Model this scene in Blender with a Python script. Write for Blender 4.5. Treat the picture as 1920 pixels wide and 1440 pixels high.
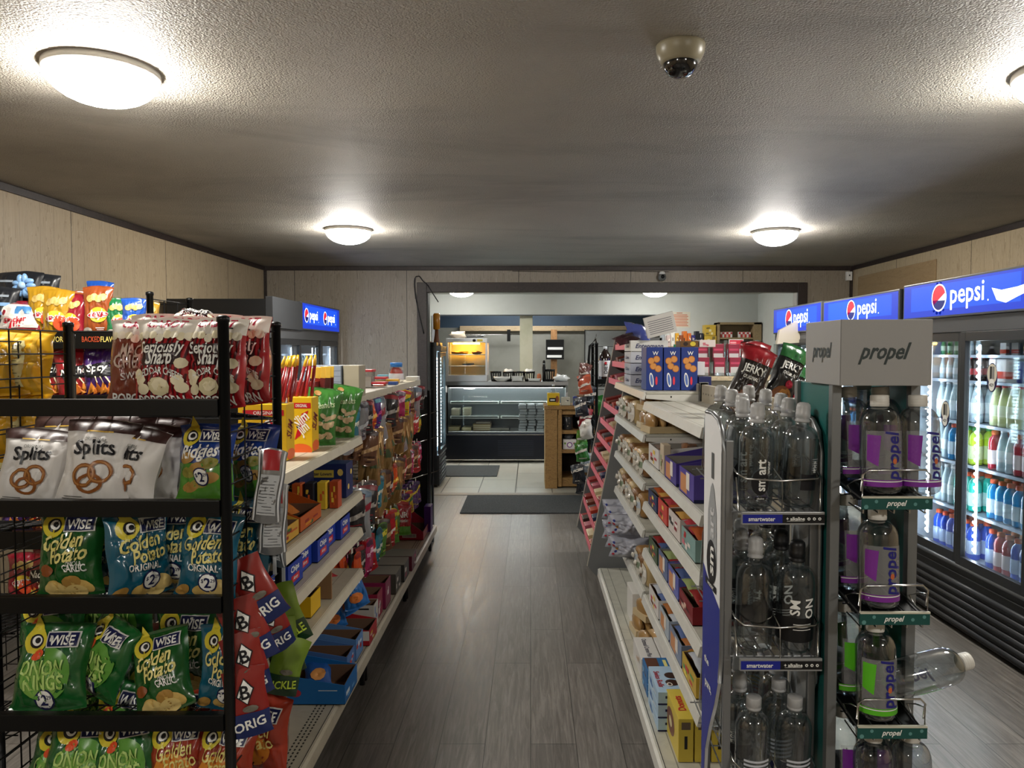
import bpy, bmesh, math, random
from mathutils import Vector, Matrix, noise
for _o in list(bpy.data.objects): bpy.data.objects.remove(_o)
C = bpy.context.scene.collection
SC = bpy.context.scene
PI = math.pi
random.seed(7)

# ---------------- camera, world, exposure ----------------
EYE = 1.55
FPX = 1400.0
TILT = math.atan(60 / FPX)
cam_data = bpy.data.cameras.new('camera')
cam_data.sensor_width = 36.0
cam_data.lens = FPX / 1920 * 36.0
cam_data.shift_x = -35 / 1920
cam_data.clip_start = 0.05
cam = bpy.data.objects.new('camera', cam_data); C.objects.link(cam)
cam.location = (0, 0, EYE)
cam.rotation_euler = (PI / 2 - TILT, 0, 0)
SC.camera = cam
w = bpy.data.worlds.new('world'); SC.world = w; w.use_nodes = True
w.node_tree.nodes['Background'].inputs[0].default_value = (0.55, 0.6, 0.7, 1)
w.node_tree.nodes['Background'].inputs[1].default_value = 0.15
SC.view_settings.view_transform = 'Standard'
SC.view_settings.look = 'None'
SC.view_settings.gamma = 1
SC.view_settings.use_curve_mapping = False
SC.view_settings.exposure = 0.95
LAMP_E = 68.0       # the round ceiling lamps
LED_E = 16.0        # the cooler tubes
SC.cycles.max_bounces = 10
SC.cycles.diffuse_bounces = 4
SC.cycles.glossy_bounces = 4
SC.cycles.transmission_bounces = 10
SC.cycles.transparent_max_bounces = 16
SC.cycles.caustics_reflective = False
SC.cycles.caustics_refractive = False
SC.cycles.sample_clamp_indirect = 6
SC.cycles.use_denoising = True

# ---------------- materials ----------------
def lin(h):
    h = h.lstrip('#')
    r = [int(h[i:i + 2], 16) / 255 for i in (0, 2, 4)]
    return tuple(((c + 0.055) / 1.055) ** 2.4 if c > 0.04045 else c / 12.92 for c in r) + (1,)
_mc = {}
def mat(col, rough=0.5, metal=0.0, emit=0.0, coat=0.0, spec=0.5, trans=0.0, alpha=1.0, ior=1.45):
    key = (col, rough, metal, emit, coat, spec, trans, alpha, ior)
    if key in _mc: return _mc[key]
    m = bpy.data.materials.new('paint'); m.use_nodes = True
    b = m.node_tree.nodes['Principled BSDF']
    b.inputs['Base Color'].default_value = lin(col)
    b.inputs['Roughness'].default_value = rough
    b.inputs['Metallic'].default_value = metal
    b.inputs['Specular IOR Level'].default_value = spec
    b.inputs['Coat Weight'].default_value = coat
    b.inputs['Coat Roughness'].default_value = 0.12
    b.inputs['Transmission Weight'].default_value = trans
    b.inputs['Alpha'].default_value = alpha
    b.inputs['IOR'].default_value = ior
    if emit:
        b.inputs['Emission Color'].default_value = lin(col)
        b.inputs['Base Color'].default_value = tuple(q * .25 for q in lin(col)[:3]) + (1,)
        b.inputs['Emission Strength'].default_value = emit
    _mc[key] = m
    return m
class NT:
    def __init__(s, name):
        s.m = bpy.data.materials.new(name); s.m.use_nodes = True
        s.t = s.m.node_tree; s.b = s.t.nodes['Principled BSDF']
        s.out = s.t.nodes['Material Output']
    def n(s, typ, **kw):
        x = s.t.nodes.new(typ)
        for k, v in kw.items():
            if k.startswith('i_'):
                kk = k[2:].replace('_', ' ')
                x.inputs[int(kk) if kk.isdigit() else kk].default_value = v
            else: setattr(x, k, v)
        return x
    def l(s, a, b): s.t.links.new(a, b)
    def math(s, op, a, b=None, c=None):
        x = s.n('ShaderNodeMath', operation=op)
        for i, q in enumerate((a, b, c)):
            if q is None: continue
            if isinstance(q, (int, float)): x.inputs[i].default_value = q
            else: s.l(q, x.inputs[i])
        return x.outputs[0]
    def ramp(s, fac, stops):
        r = s.n('ShaderNodeValToRGB'); s.l(fac, r.inputs[0])
        e = r.color_ramp.elements
        while len(e) < len(stops): e.new(0.5)
        for q, (p, c) in zip(e, stops): q.position = p; q.color = lin(c) if isinstance(c, str) else c
        return r.outputs[0]
    def mix(s, fac, a, b, mode='MIX'):
        x = s.n('ShaderNodeMix', data_type='RGBA', blend_type=mode)
        for i, q in ((0, fac), (6, a), (7, b)):
            if isinstance(q, (int, float)): x.inputs[i].default_value = q
            elif isinstance(q, str): x.inputs[i].default_value = lin(q)
            elif isinstance(q, tuple): x.inputs[i].default_value = q
            else: s.l(q, x.inputs[i])
        return x.outputs[2]
    def coords(s, scale=(1, 1, 1), kind='Object'):
        tc = s.n('ShaderNodeTexCoord'); mp = s.n('ShaderNodeMapping')
        mp.inputs['Scale'].default_value = scale
        s.l(tc.outputs[kind], mp.inputs[0]); return mp.outputs[0]
    def noise(s, co, scale, detail=4, rough=0.55, dist=0.0):
        x = s.n('ShaderNodeTexNoise'); s.l(co, x.inputs['Vector'])
        x.inputs['Scale'].default_value = scale; x.inputs['Detail'].default_value = detail
        x.inputs['Roughness'].default_value = rough; x.inputs['Distortion'].default_value = dist
        return x.outputs[0]
    def bump(s, h, strength, dist=0.01):
        x = s.n('ShaderNodeBump'); x.inputs['Strength'].default_value = strength
        x.inputs['Distance'].default_value = dist; s.l(h, x.inputs['Height'])
        s.l(x.outputs[0], s.b.inputs['Normal'])

def panel_wall_mat(name, axis, tone):
    t = NT(name)
    tc = t.n('ShaderNodeTexCoord'); sp = t.n('ShaderNodeSeparateXYZ'); t.l(tc.outputs['Object'], sp.inputs[0])
    u = sp.outputs[axis]
    a = t.math('LESS_THAN', t.math('FRACT', t.math('MULTIPLY', u, 1 / 0.305)), 0.012)
    b = t.math('LESS_THAN', t.math('FRACT', t.math('ADD', t.math('MULTIPLY', u, 1 / 0.305), 0.42)), 0.009)
    seam = t.math('LESS_THAN', t.math('FRACT', t.math('ADD', t.math('MULTIPLY', u, 1 / 1.22), 0.11)), 0.006)
    g = t.math('MAXIMUM', a, b)
    co = t.coords((7, 7, 0.5)); n1 = t.noise(co, 2.2, 5, 0.55, 1.2)
    co2 = t.coords((60, 60, 1.4)); n2 = t.noise(co2, 3.0, 3, 0.6)
    ring = t.math('FRACT', t.math('MULTIPLY', n1, 9.0))
    base = t.ramp(ring, [(0.0, tone[0]), (0.25, tone[1]), (0.8, tone[1]), (1.0, tone[2])])
    c = t.mix(t.math('MULTIPLY', n2, 0.35), base, tone[2])
    c = t.mix(t.math('MULTIPLY', g, 0.35), c, '#4c4238')
    c = t.mix(t.math('MULTIPLY', seam, 0.8), c, '#2c2620')
    t.l(c, t.b.inputs['Base Color']); t.b.inputs['Roughness'].default_value = 0.5
    return t.m
def ceiling_mat():
    t = NT('ceiling_texture')
    co = t.coords()
    big = t.noise(co, 0.55, 4, 0.6, 0.5); mid = t.noise(co, 2.3, 3, 0.6)
    c = t.ramp(t.math('ADD', t.math('MULTIPLY', big, 0.75), t.math('MULTIPLY', mid, 0.25)), [(0.3, '#8f8a81'), (0.5, '#aaa59b'), (0.72, '#b9b4a8')])
    sp = t.n('ShaderNodeSeparateXYZ'); t.l(co, sp.inputs[0])
    # soot that has gathered on the ceiling, broken by noise
    s = t.noise(t.coords((0.25, 0.9, 1)), 1.6, 5, 0.65, 0.8)
    c = t.mix(t.ramp(s, [(0.52, (0, 0, 0, 1)), (0.75, (0.6, 0.6, 0.6, 1))]), c, '#77736c')
    t.l(c, t.b.inputs['Base Color']); t.b.inputs['Roughness'].default_value = 0.6
    vo = t.n('ShaderNodeTexVoronoi', feature='F1'); vo.inputs['Scale'].default_value = 130; t.l(t.coords(), vo.inputs['Vector'])
    n = t.noise(co, 95, 3, 0.75)
    h = t.math('ADD', t.math('MULTIPLY', t.math('SUBTRACT', 1.0, vo.outputs['Distance']), 0.6), n)
    t.bump(h, 1.0, 0.007)
    return t.m
def plank_floor_mat():
    t = NT('plank_floor')
    tc = t.n('ShaderNodeTexCoord'); mp = t.n('ShaderNodeMapping'); mp.inputs['Rotation'].default_value = (0, 0, PI / 2)
    t.l(tc.outputs['Object'], mp.inputs[0])
    br = t.n('ShaderNodeTexBrick'); t.l(mp.outputs[0], br.inputs['Vector'])
    br.inputs['Scale'].default_value = 1.0; br.inputs['Brick Width'].default_value = 1.22; br.inputs['Row Height'].default_value = 0.18
    br.inputs['Mortar Size'].default_value = 0.0022; br.inputs['Mortar Smooth'].default_value = 0.3; br.offset = 0.37
    br.inputs['Color1'].default_value = (0.15, 0.15, 0.15, 1); br.inputs['Color2'].default_value = (0.85, 0.85, 0.85, 1)
    br.inputs['Mortar'].default_value = (0, 0, 0, 1)
    g = t.noise(t.coords((26, 1.6, 1)), 2.4, 8, 0.68, 0.9)
    g2 = t.noise(t.coords((5, 0.9, 1)), 1.3, 4, 0.6, 1.2)
    c = t.ramp(g, [(0.28, '#55514d'), (0.5, '#7c7873'), (0.72, '#a29d96')])
    c = t.mix(t.math('MULTIPLY', g2, 0.45), c, '#6b655e')
    c = t.mix(0.32, c, t.mix(1.0, c, br.outputs['Color'], 'MULTIPLY'))
    c = t.mix(t.math('MULTIPLY', br.outputs['Fac'], 0.6), c, '#1c1a19')
    t.l(c, t.b.inputs['Base Color'])
    t.l(t.math('ADD', t.math('MULTIPLY', g, 0.35), 0.2), t.b.inputs['Roughness'])
    t.bump(t.math('SUBTRACT', t.math('MULTIPLY', g, 0.35), br.outputs['Fac']), 0.35, 0.002)
    return t.m
def tile_floor_mat():
    t = NT('tile_floor')
    tc = t.n('ShaderNodeTexCoord'); mp = t.n('ShaderNodeMapping'); mp.inputs['Rotation'].default_value = (0, 0, PI / 2)
    mp.inputs['Location'].default_value = (0, 0.17, 0)
    t.l(tc.outputs['Object'], mp.inputs[0])
    br = t.n('ShaderNodeTexBrick'); t.l(mp.outputs[0], br.inputs['Vector'])
    br.inputs['Scale'].default_value = 1.0; br.inputs['Brick Width'].default_value = 1.0; br.inputs['Row Height'].default_value = 0.41
    br.inputs['Mortar Size'].default_value = 0.006; br.offset = 0.5
    br.inputs['Color1'].default_value = lin('#b9b3a6'); br.inputs['Color2'].default_value = lin('#c6c0b4'); br.inputs['Mortar'].default_value = lin('#3c3832')
    n = t.noise(t.coords((4, 1, 1)), 2.2, 5, 0.6, 0.6)
    c = t.mix(t.math('MULTIPLY', n, 0.35), br.outputs['Color'], '#938b7c')
    t.l(c, t.b.inputs['Base Color']); t.b.inputs['Roughness'].default_value = 0.28
    return t.m
def wood_mat(name, a, b, c3, sc=(1, 1, 1), rough=0.55):
    t = NT(name)
    g = t.noise(t.coords(sc), 3.0, 7, 0.62, 1.4)
    f = t.math('FRACT', t.math('MULTIPLY', g, 5.0))
    c = t.ramp(f, [(0.0, a), (0.35, b), (0.75, b), (1.0, c3)])
    t.l(c, t.b.inputs['Base Color']); t.b.inputs['Roughness'].default_value = rough
    return t.m
def brushed_mat(name, col, rough, metal, sc=(2, 2, 60)):
    t = NT(name)
    g = t.noise(t.coords(sc), 3.0, 3, 0.6)
    t.l(t.mix(t.math('MULTIPLY', g, 0.35), col, '#5c5c5c'), t.b.inputs['Base Color'])
    t.b.inputs['Metallic'].default_value = metal; t.b.inputs['Roughness'].default_value = rough
    return t.m
def worn_mat(name, col, dirt, amt=0.4, rough=0.4, scale=6, metal=0.0):
    t = NT(name)
    g = t.noise(t.coords(), scale, 6, 0.65, 0.4)
    t.l(t.mix(t.ramp(g, [(0.45, (0, 0, 0, 1)), (0.75, (amt, amt, amt, 1))]), col, dirt), t.b.inputs['Base Color'])
    t.b.inputs['Roughness'].default_value = rough; t.b.inputs['Metallic'].default_value = metal
    return t.m
def carpet_mat():
    t = NT('ribbed_mat'); g = t.noise(t.coords(), 140, 3, 0.7)
    t.l(t.ramp(g, [(0.3, '#2a2b2c'), (0.55, '#434546'), (0.75, '#6b6d6e')]), t.b.inputs['Base Color'])
    t.b.inputs['Roughness'].default_value = 0.95; t.bump(g, 0.6, 0.004)
    return t.m
def clear_mat(name, tint='#ffffff', gl=0.05, edge=0.6, rough=0.03):
    # thin clear plastic or window glass: see-through, with a mirror share that rises at grazing angles
    t = NT(name); t.t.nodes.remove(t.b)
    tr = t.n('ShaderNodeBsdfTransparent'); tr.inputs[0].default_value = lin(tint)
    gl_ = t.n('ShaderNodeBsdfGlossy'); gl_.inputs['Roughness'].default_value = rough
    lw = t.n('ShaderNodeLayerWeight'); lw.inputs[0].default_value = 0.35
    f = t.math('ADD', t.math('MULTIPLY', lw.outputs['Facing'], edge), gl)
    mx = t.n('ShaderNodeMixShader'); t.l(f, mx.inputs[0]); t.l(tr.outputs[0], mx.inputs[1]); t.l(gl_.outputs[0], mx.inputs[2])
    t.l(mx.outputs[0], t.out.inputs[0])
    return t.m

# ---------------- object helpers ----------------
def put(o, parent=None):
    C.objects.link(o)
    if parent is not None: o.parent = parent
    return o
def tag(o, label=None, cat=None, group=None, kind=None):
    if label: o['label'] = label
    if cat: o['category'] = cat
    if group: o['group'] = group
    if kind: o['kind'] = kind
    return o
def thing(name, label, cat, loc=(0, 0, 0), rz=0, group=None):
    o = bpy.data.objects.new(name, None); o.empty_display_size = 0.05
    o.location = loc; o.rotation_euler = (0, 0, rz); put(o)
    return tag(o, label, cat, group)
def dup(root, loc=None, rot=None, label=None, group=None, scale=None):
    r = root.copy(); C.objects.link(r)
    if loc is not None: r.location = loc
    if rot is not None: r.rotation_euler = rot
    if scale is not None: r.scale = scale
    if label: r['label'] = label
    if group: r['group'] = group
    for ch in list(root.children):
        c = ch.copy(); C.objects.link(c); c.parent = r
        for g in ch.children:
            d = g.copy(); C.objects.link(d); d.parent = c
    return r
def refine(vs, fs, L):
    # split long edges so flat artwork can follow a curved surface
    if not vs: return vs, fs
    bm = bmesh.new(); bv = [bm.verts.new((v[0], v[1], 0)) for v in vs]
    for f in fs:
        try: bm.faces.new([bv[i] for i in f])
        except ValueError: pass
    bmesh.ops.triangulate(bm, faces=bm.faces[:])
    for _ in range(3):
        le = [e for e in bm.edges if e.calc_length() > L]
        if not le: break
        bmesh.ops.subdivide_edges(bm, edges=le, cuts=1); bmesh.ops.triangulate(bm, faces=bm.faces[:])
    bm.verts.index_update()
    out = [tuple(v.co) for v in bm.verts], [tuple(v.index for v in f.verts) for f in bm.faces]
    bm.free(); return out
_tc = {}
def text_geo(s, shear=0.0, bold=0.0):
    key = (s, shear, bold)
    if key in _tc: return _tc[key]
    cu = bpy.data.curves.new('t', 'FONT'); cu.body = s; cu.size = 1.0; cu.shear = shear; cu.offset = bold
    cu.resolution_u = 2; cu.fill_mode = 'FRONT'
    o = bpy.data.objects.new('t', cu); C.objects.link(o)
    me = o.to_mesh()
    vs = [tuple(v.co) for v in me.vertices]; fs = [tuple(p.vertices) for p in me.polygons]
    o.to_mesh_clear(); bpy.data.objects.remove(o); bpy.data.curves.remove(cu)
    vs, fs = refine(vs, fs, .16)
    if vs:
        x0 = min(v[0] for v in vs); x1 = max(v[0] for v in vs); y0 = min(v[1] for v in vs); y1 = max(v[1] for v in vs)
    else: x0 = y0 = 0; x1 = y1 = 1
    _tc[key] = (vs, fs, x0, x1, y0, y1)
    return _tc[key]

class MB:
    def __init__(s, res=0): s.v = []; s.f = []; s.mi = []; s.sm = []; s.mats = []; s.res = res
    def mid(s, m):
        if m not in s.mats: s.mats.append(m)
        return s.mats.index(m)
    def add(s, vs, fs, m, smooth=False):
        b = len(s.v); s.v += [tuple(v) for v in vs]; i = s.mid(m)
        for f in fs: s.f.append(tuple(b + k for k in f)); s.mi.append(i); s.sm.append(smooth)
    def box(s, x0, y0, z0, x1, y1, z1, m):
        vs = [(x, y, z) for z in (z0, z1) for y in (y0, y1) for x in (x0, x1)]
        s.add(vs, [(0, 2, 3, 1), (4, 5, 7, 6), (0, 1, 5, 4), (2, 6, 7, 3), (0, 4, 6, 2), (1, 3, 7, 5)], m)
        return s
    def cbox(s, c, d, m): return s.box(c[0] - d[0] / 2, c[1] - d[1] / 2, c[2] - d[2] / 2, c[0] + d[0] / 2, c[1] + d[1] / 2, c[2] + d[2] / 2, m)
    def rbox(s, x0, y0, z0, x1, y1, z1, m, r=0.004):
        # box with chamfered edges
        r = min(r, (x1 - x0) / 2.01, (y1 - y0) / 2.01, (z1 - z0) / 2.01)
        bm = bmesh.new(); bmesh.ops.create_cube(bm, size=1)
        for v in bm.verts: v.co = Vector(((x0 + x1) / 2 + v.co.x * (x1 - x0), (y0 + y1) / 2 + v.co.y * (y1 - y0), (z0 + z1) / 2 + v.co.z * (z1 - z0)))
        bmesh.ops.bevel(bm, geom=bm.edges[:], offset=r, segments=2, affect='EDGES', profile=0.6)
        bm.verts.index_update()
        s.add([v.co[:] for v in bm.verts], [tuple(v.index for v in f.verts) for f in bm.faces], m, False); bm.free()
        return s
    def prism(s, pts, a0, a1, m, axis='y', smooth=False):
        n = len(pts)
        def P(p, a): return {'y': (p[0], a, p[1]), 'x': (a, p[0], p[1]), 'z': (p[0], p[1], a)}[axis]
        vs = [P(p, a0) for p in pts] + [P(p, a1) for p in pts]
        fs = [tuple(range(n)), tuple(range(2 * n - 1, n - 1, -1))] + [(i, (i + 1) % n, n + (i + 1) % n, n + i) for i in range(n)]
        s.add(vs, fs, m, smooth); return s
    def tube(s, path, r, m, n=8, closed=False):
        path = [Vector(p) for p in path]; k = len(path); vs = []
        for i, p in enumerate(path):
            if closed: d = path[(i + 1) % k] - path[i - 1]
            else: d = path[min(i + 1, k - 1)] - path[max(i - 1, 0)]
            d.normalize()
            up = Vector((0, 0, 1)) if abs(d.z) < 0.9 else Vector((1, 0, 0))
            a = d.cross(up).normalized(); b = d.cross(a)
            for j in range(n):
                t = 2 * PI * j / n; vs.append(p + a * r * math.cos(t) + b * r * math.sin(t))
        fs = []
        for i in range(k if closed else k - 1):
            for j in range(n):
                fs.append((i * n + j, i * n + (j + 1) % n, ((i + 1) % k) * n + (j + 1) % n, ((i + 1) % k) * n + j))
        if not closed: fs += [tuple(range(n)), tuple((k - 1) * n + j for j in range(n - 1, -1, -1))]
        s.add(vs, fs, m, n > 5); return s
    def lathe(s, prof, m, c=(0, 0, 0), n=20, axis='z', cap=True, smooth=True):
        vs = []
        for (r, h) in prof:
            for j in range(n):
                t = 2 * PI * j / n; a, b = r * math.cos(t), r * math.sin(t)
                vs.append({'z': (c[0] + a, c[1] + b, c[2] + h), 'y': (c[0] + a, c[1] + h, c[2] + b), 'x': (c[0] + h, c[1] + a, c[2] + b)}[axis])
        fs = [(i * n + j, i * n + (j + 1) % n, (i + 1) * n + (j + 1) % n, (i + 1) * n + j) for i in range(len(prof) - 1) for j in range(n)]
        if cap:
            if prof[0][0] > 1e-5: fs.append(tuple(range(n - 1, -1, -1)))
            if prof[-1][0] > 1e-5: fs.append(tuple((len(prof) - 1) * n + j for j in range(n)))
        s.add(vs, fs, m, smooth); return s
    def grid(s, fn, nu, nv, m, smooth=True, flip=False):
        vs = [fn(i / nu, j / nv) for j in range(nv + 1) for i in range(nu + 1)]
        fs = [(j * (nu + 1) + i, j * (nu + 1) + i + 1, (j + 1) * (nu + 1) + i + 1, (j + 1) * (nu + 1) + i) for j in range(nv) for i in range(nu)]
        if flip: fs = [f[::-1] for f in fs]
        s.add(vs, fs, m if not callable(m) else m, smooth); return s
    def blob(s, c, r, m, seed=0, amp=0.15, nu=12, nv=8):
        o = Vector((seed * 3.1, seed * 1.7, 0))
        def fn(u, v):
            t = u * 2 * PI; p = (v - .5) * PI
            d = Vector((math.cos(p) * math.cos(t), math.cos(p) * math.sin(t), math.sin(p)))
            k = 1 + amp * noise.noise(d * 1.7 + o) * 2
            return (c[0] + d.x * r[0] * k, c[1] + d.y * r[1] * k, c[2] + d.z * r[2] * k)
        return s.grid(fn, nu, nv, m)
    # flat artwork on a surface: fn(x, y, lift) gives the point
    def a_rect(s, fn, x0, y0, x1, y1, m, k=1, n=1, ny=None):
        ny = ny or n
        if s.res: n = max(n, math.ceil(abs(x1 - x0) / s.res)); ny = max(ny, math.ceil(abs(y1 - y0) / s.res))
        return s.grid(lambda u, v: fn(x0 + (x1 - x0) * u, y0 + (y1 - y0) * v, k), n, ny, m, True)
    def a_ell(s, fn, cx, cy, rx, ry, m, k=1, n=18, rot=0, r0=0.0):
        ca, sa = math.cos(rot), math.sin(rot)
        def q(u, v):
            t = 2 * PI * u; rr = r0 + (1 - r0) * v
            x, y = rx * rr * math.cos(t), ry * rr * math.sin(t)
            return fn(cx + x * ca - y * sa, cy + x * sa + y * ca, k)
        return s.grid(q, n, max(3, math.ceil(max(rx, ry) / s.res)) if s.res else 3, m, True)
    def a_poly(s, fn, pts, m, k=1):
        d = max(max(p[0] for p in pts) - min(p[0] for p in pts), max(p[1] for p in pts) - min(p[1] for p in pts))
        vs, fs = refine([(x, y, 0) for x, y in pts], [tuple(range(len(pts)))], max(d / 6, .006)) if d < .35 else ([(x, y, 0) for x, y in pts], [tuple(range(len(pts)))])
        s.add([fn(x, y, k) for x, y, _ in vs], fs, m); return s
    def a_text(s, fn, txt, cx, cy, h, m, k=2, w=None, rot=0, shear=0.0, bold=0.01, arc=0.0):
        vs, fs, x0, x1, y0, y1 = text_geo(txt, shear, min(bold, .022))
        if not vs: return s
        sc = h / 0.70; wx = (x1 - x0) * sc; sx = sc
        if w and wx > w: sx = sc * w / wx
        elif w and wx < w * 0.6: sx = sc * w * 0.8 / wx
        ca, sa = math.cos(rot), math.sin(rot); ym = (0.35 if y0 > -0.1 else 0.25)
        out = []
        for (x, y, z) in vs:
            X = (x - (x0 + x1) / 2) * sx; Y = (y - ym) * sc
            if arc: Y -= arc * X * X
            out.append(fn(cx + X * ca - Y * sa, cy + X * sa + Y * ca, k))
        s.add(out, fs, m); return s
    def build(s, name, parent=None, loc=None, bevel=0):
        me = bpy.data.meshes.new(name); me.from_pydata(s.v, [], s.f)
        for m in s.mats: me.materials.append(m)
        me.polygons.foreach_set('material_index', s.mi); me.polygons.foreach_set('use_smooth', s.sm)
        me.update()
        o = bpy.data.objects.new(name, me)
        if loc is not None: o.location = loc
        put(o, parent)
        if bevel:
            b = o.modifiers.new('b', 'BEVEL'); b.width = bevel; b.segments = 2; b.limit_method = 'ANGLE'
        return o
def face_fn(side, x0, y0, z0, x1, y1, z1, lift=0.0006):
    # artwork coordinates (0..width, 0..height) on a face of an upright box, seen from outside
    if side == '-y': return lambda a, b, k: (x0 + a, y0 - lift * k, z0 + b)
    if side == '-x': return lambda a, b, k: (x0 - lift * k, y1 - a, z0 + b)
    if side == '+x': return lambda a, b, k: (x1 + lift * k, y0 + a, z0 + b)
    if side == '+y': return lambda a, b, k: (x1 - a, y1 + lift * k, z0 + b)
    if side == 'top': return lambda a, b, k: (x0 + a, y0 + b, z1 + lift * k)
def struct(name, mb, parent=None, bevel=0):
    o = mb.build(name, parent, bevel=bevel); o['kind'] = 'structure'; return o
ORD = ['', 'first', 'second', 'third', 'fourth', 'fifth', 'sixth', 'seventh', 'eighth', 'ninth', 'tenth', 'eleventh', 'twelfth', 'thirteenth', 'fourteenth', 'fifteenth', 'sixteenth', 'seventeenth', 'eighteenth', 'nineteenth', 'twentieth']
BLACK = mat('#08090a', 0.38, spec=.35); BLACKM = mat('#0b0c0d', 0.45, spec=.35)
WHITE = mat('#e8e8e6', 0.5); DARK = mat('#1d1d1f', 0.5)
CHROME = mat('#c9c9c6', 0.22, 1.0); STEEL = brushed_mat('brushed_steel', '#b4b6b8', 0.3, 0.9)
# ---------------- the room ----------------
XL, XR, YB, YF, H = -2.9, 3.5, 8.17, -1.9, 2.48
WY = 11.6          # far wall of the back room
WT = 0.12
wallm_y = panel_wall_mat('wood_panel_side', 1, ('#8a7759', '#ae9c7f', '#bbab90'))
wallm_x = panel_wall_mat('wood_panel_back', 0, ('#6b6153', '#8f8576', '#a0978a'))
ceilm = ceiling_mat(); floorm = plank_floor_mat(); tilem = tile_floor_mat()
trimm = wood_mat('dark_trim_wood', '#1f1815', '#2e2421', '#3a2f2b', (3, 3, 3), 0.5)
paintw = worn_mat('white_wall_paint', '#c9ccc8', '#b4b6ae', 0.4, 0.6, 2)
m = MB(); m.box(XL - .1, YF - .1, -0.1, XR + .1, 8.02, 0, floorm); struct('floor', m)
m = MB(); m.box(XL - .1, 8.14, -0.1, XR + 2, 15.0, 0.0, tilem); struct('floor_tiles', m)
m = MB(); m.rbox(-1.3, 8.02, -0.05, 3.1, 8.14, 0.008, wood_mat('threshold_wood', '#6e6459', '#857a6c', '#958a7b', (1, 12, 1))); struct('trim_1', m)
m = MB(); m.box(XL - .1, YF - .1, H, XR + .1, YB + .02, H + .1, ceilm); struct('ceiling', m)
m = MB(); m.box(XL - .1, YF, -0.02, XL, YB + WT, H, wallm_y); struct('wall_left', m)
m = MB(); m.box(XR, YF, -0.02, XR + .1, YB + WT, H, wallm_y); struct('wall_right', m)
m = MB(); m.box(XL - .1, YF - .1, -0.02, XR + .1, YF, H, wallm_x); struct('wall_front', m)
OX0, OX1, OZ = -1.13, 2.90, 2.20
m = MB()
m.box(XL, YB, 0, OX0, YB + WT, H, wallm_x); m.box(OX1, YB, 0, XR, YB + WT, H, wallm_x); m.box(OX0, YB, OZ, OX1, YB + WT, H, wallm_x)
struct('wall_back', m)
# dark boards round the opening
m = MB(); t_ = 0.105
m.rbox(OX0 - t_, YB - .03, 0, OX0 + .0, YB, OZ + t_, trimm); struct('trim_2', m)
m = MB(); m.rbox(OX1, YB - .03, 0, OX1 + t_, YB, OZ + t_, trimm); struct('trim_3', m)
m = MB(); m.rbox(OX0, YB - .03, OZ, OX1, YB, OZ + t_, trimm); struct('trim_4', m)
m = MB(); m.box(OX0 - .004, YB - .01, 0, OX0 + .012, YB + WT + .02, OZ, mat('#3a3a3a', .6)); struct('trim_5', m)
# crown strips and corner strips
c_ = 0.045
m = MB(); m.rbox(XL, YB - .014, H - c_, XR, YB, H, trimm); struct('trim_6', m)
m = MB(); m.rbox(XL, YF, H - c_, XL + .014, YB, H, trimm); struct('trim_7', m)
m = MB(); m.rbox(XR - .014, YF, H - c_, XR, YB, H, trimm); struct('trim_8', m)
m = MB(); m.box(XL, YB - .02, 0, XL + .028, YB, H - c_, trimm); struct('trim_9', m)
m = MB(); m.box(XR - .028, YB - .02, 0, XR, YB, H - c_, trimm); struct('trim_10', m)
for i_, (x_, y0_, y1_) in enumerate(((XL, YF, YB), (XR - .012, YF, YB))):
    m = MB(); m.box(x_, y0_, 0, x_ + .012, y1_, .09, trimm); struct('baseboard_' + ('left', 'right')[i_], m)
m = MB(); m.box(XL, YB - .012, 0, OX0 - t_, YB, .09, trimm); struct('baseboard_back', m)
# plywood patch on the right wall
m = MB(); m.rbox(XR - .012, 6.47, 1.9, XR, 8.0, 2.35, wood_mat('plywood_patch', '#8c7453', '#9c8361', '#a48c6a', (1, 1, 6)))
tag(m.build('wall_patch'), 'tan plywood patch on the right wall above the far coolers', 'board')

# back room: white walls, kitchen hatch
KX0, KX1, KZ = -1.47, 2.02, 2.115
m = MB(); m.box(-3.0, WY, 0, KX0, WY + .1, H, paintw); m.box(KX1, WY, 0, 3.6, WY + .1, H, paintw); m.box(KX0, WY, KZ, KX1, WY + .1, 2.44, paintw)
m.box(KX0, WY, 0, KX1, WY + .1, .70, paintw)
struct('wall_kitchen', m)
m = MB(); m.box(XL - .1, YB + WT, 2.44, 5.6, 15, H + .1, paintw); struct('ceiling_kitchen', m)
m = MB(); m.box(XL - .1, YB + WT, 0, XL, WY, H, paintw); struct('wall_far_left', m)
m = MB(); m.box(3.52, YB + WT, 0, 3.62, WY, H, paintw); struct('wall_far_right', m)
m = MB(); m.box(3.40, 9.6, 1.36, 3.52, WY, 1.40, mat('#8a8d8c', .6)); m.box(3.5, 8.3, 0, 3.52, WY, 1.36, mat('#8f9392', .6)); struct('trim_11', m)
m = MB(); m.rbox(KX0 - .0, WY - .02, KZ, KX1 + .04, WY, KZ + .012, mat('#3a4046', .5)); struct('trim_12', m)
m = MB(); m.rbox(KX0 - .06, WY - .03, .95, KX0, WY, KZ, mat('#b9bec4', .35, .6)); struct('trim_13', m)
m = MB(); m.rbox(KX1, WY - .03, .95, KX1 + .05, WY, KZ, mat('#aab2b9', .35, .6)); struct('trim_14', m)
greyk = worn_mat('kitchen_grey_panel', '#8b8b82', '#6f6f67', 0.6, 0.5, 2.5)
bluek = worn_mat('kitchen_blue_paint', '#33475a', '#26343f', 0.5, 0.6, 2)
m = MB(); m.box(-3, 13.6, 0, 5.6, 13.7, 1.99, greyk); m.box(-3, 13.6, 1.99, 5.6, 13.7, H, bluek); struct('wall_kitchen_rear', m)
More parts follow.
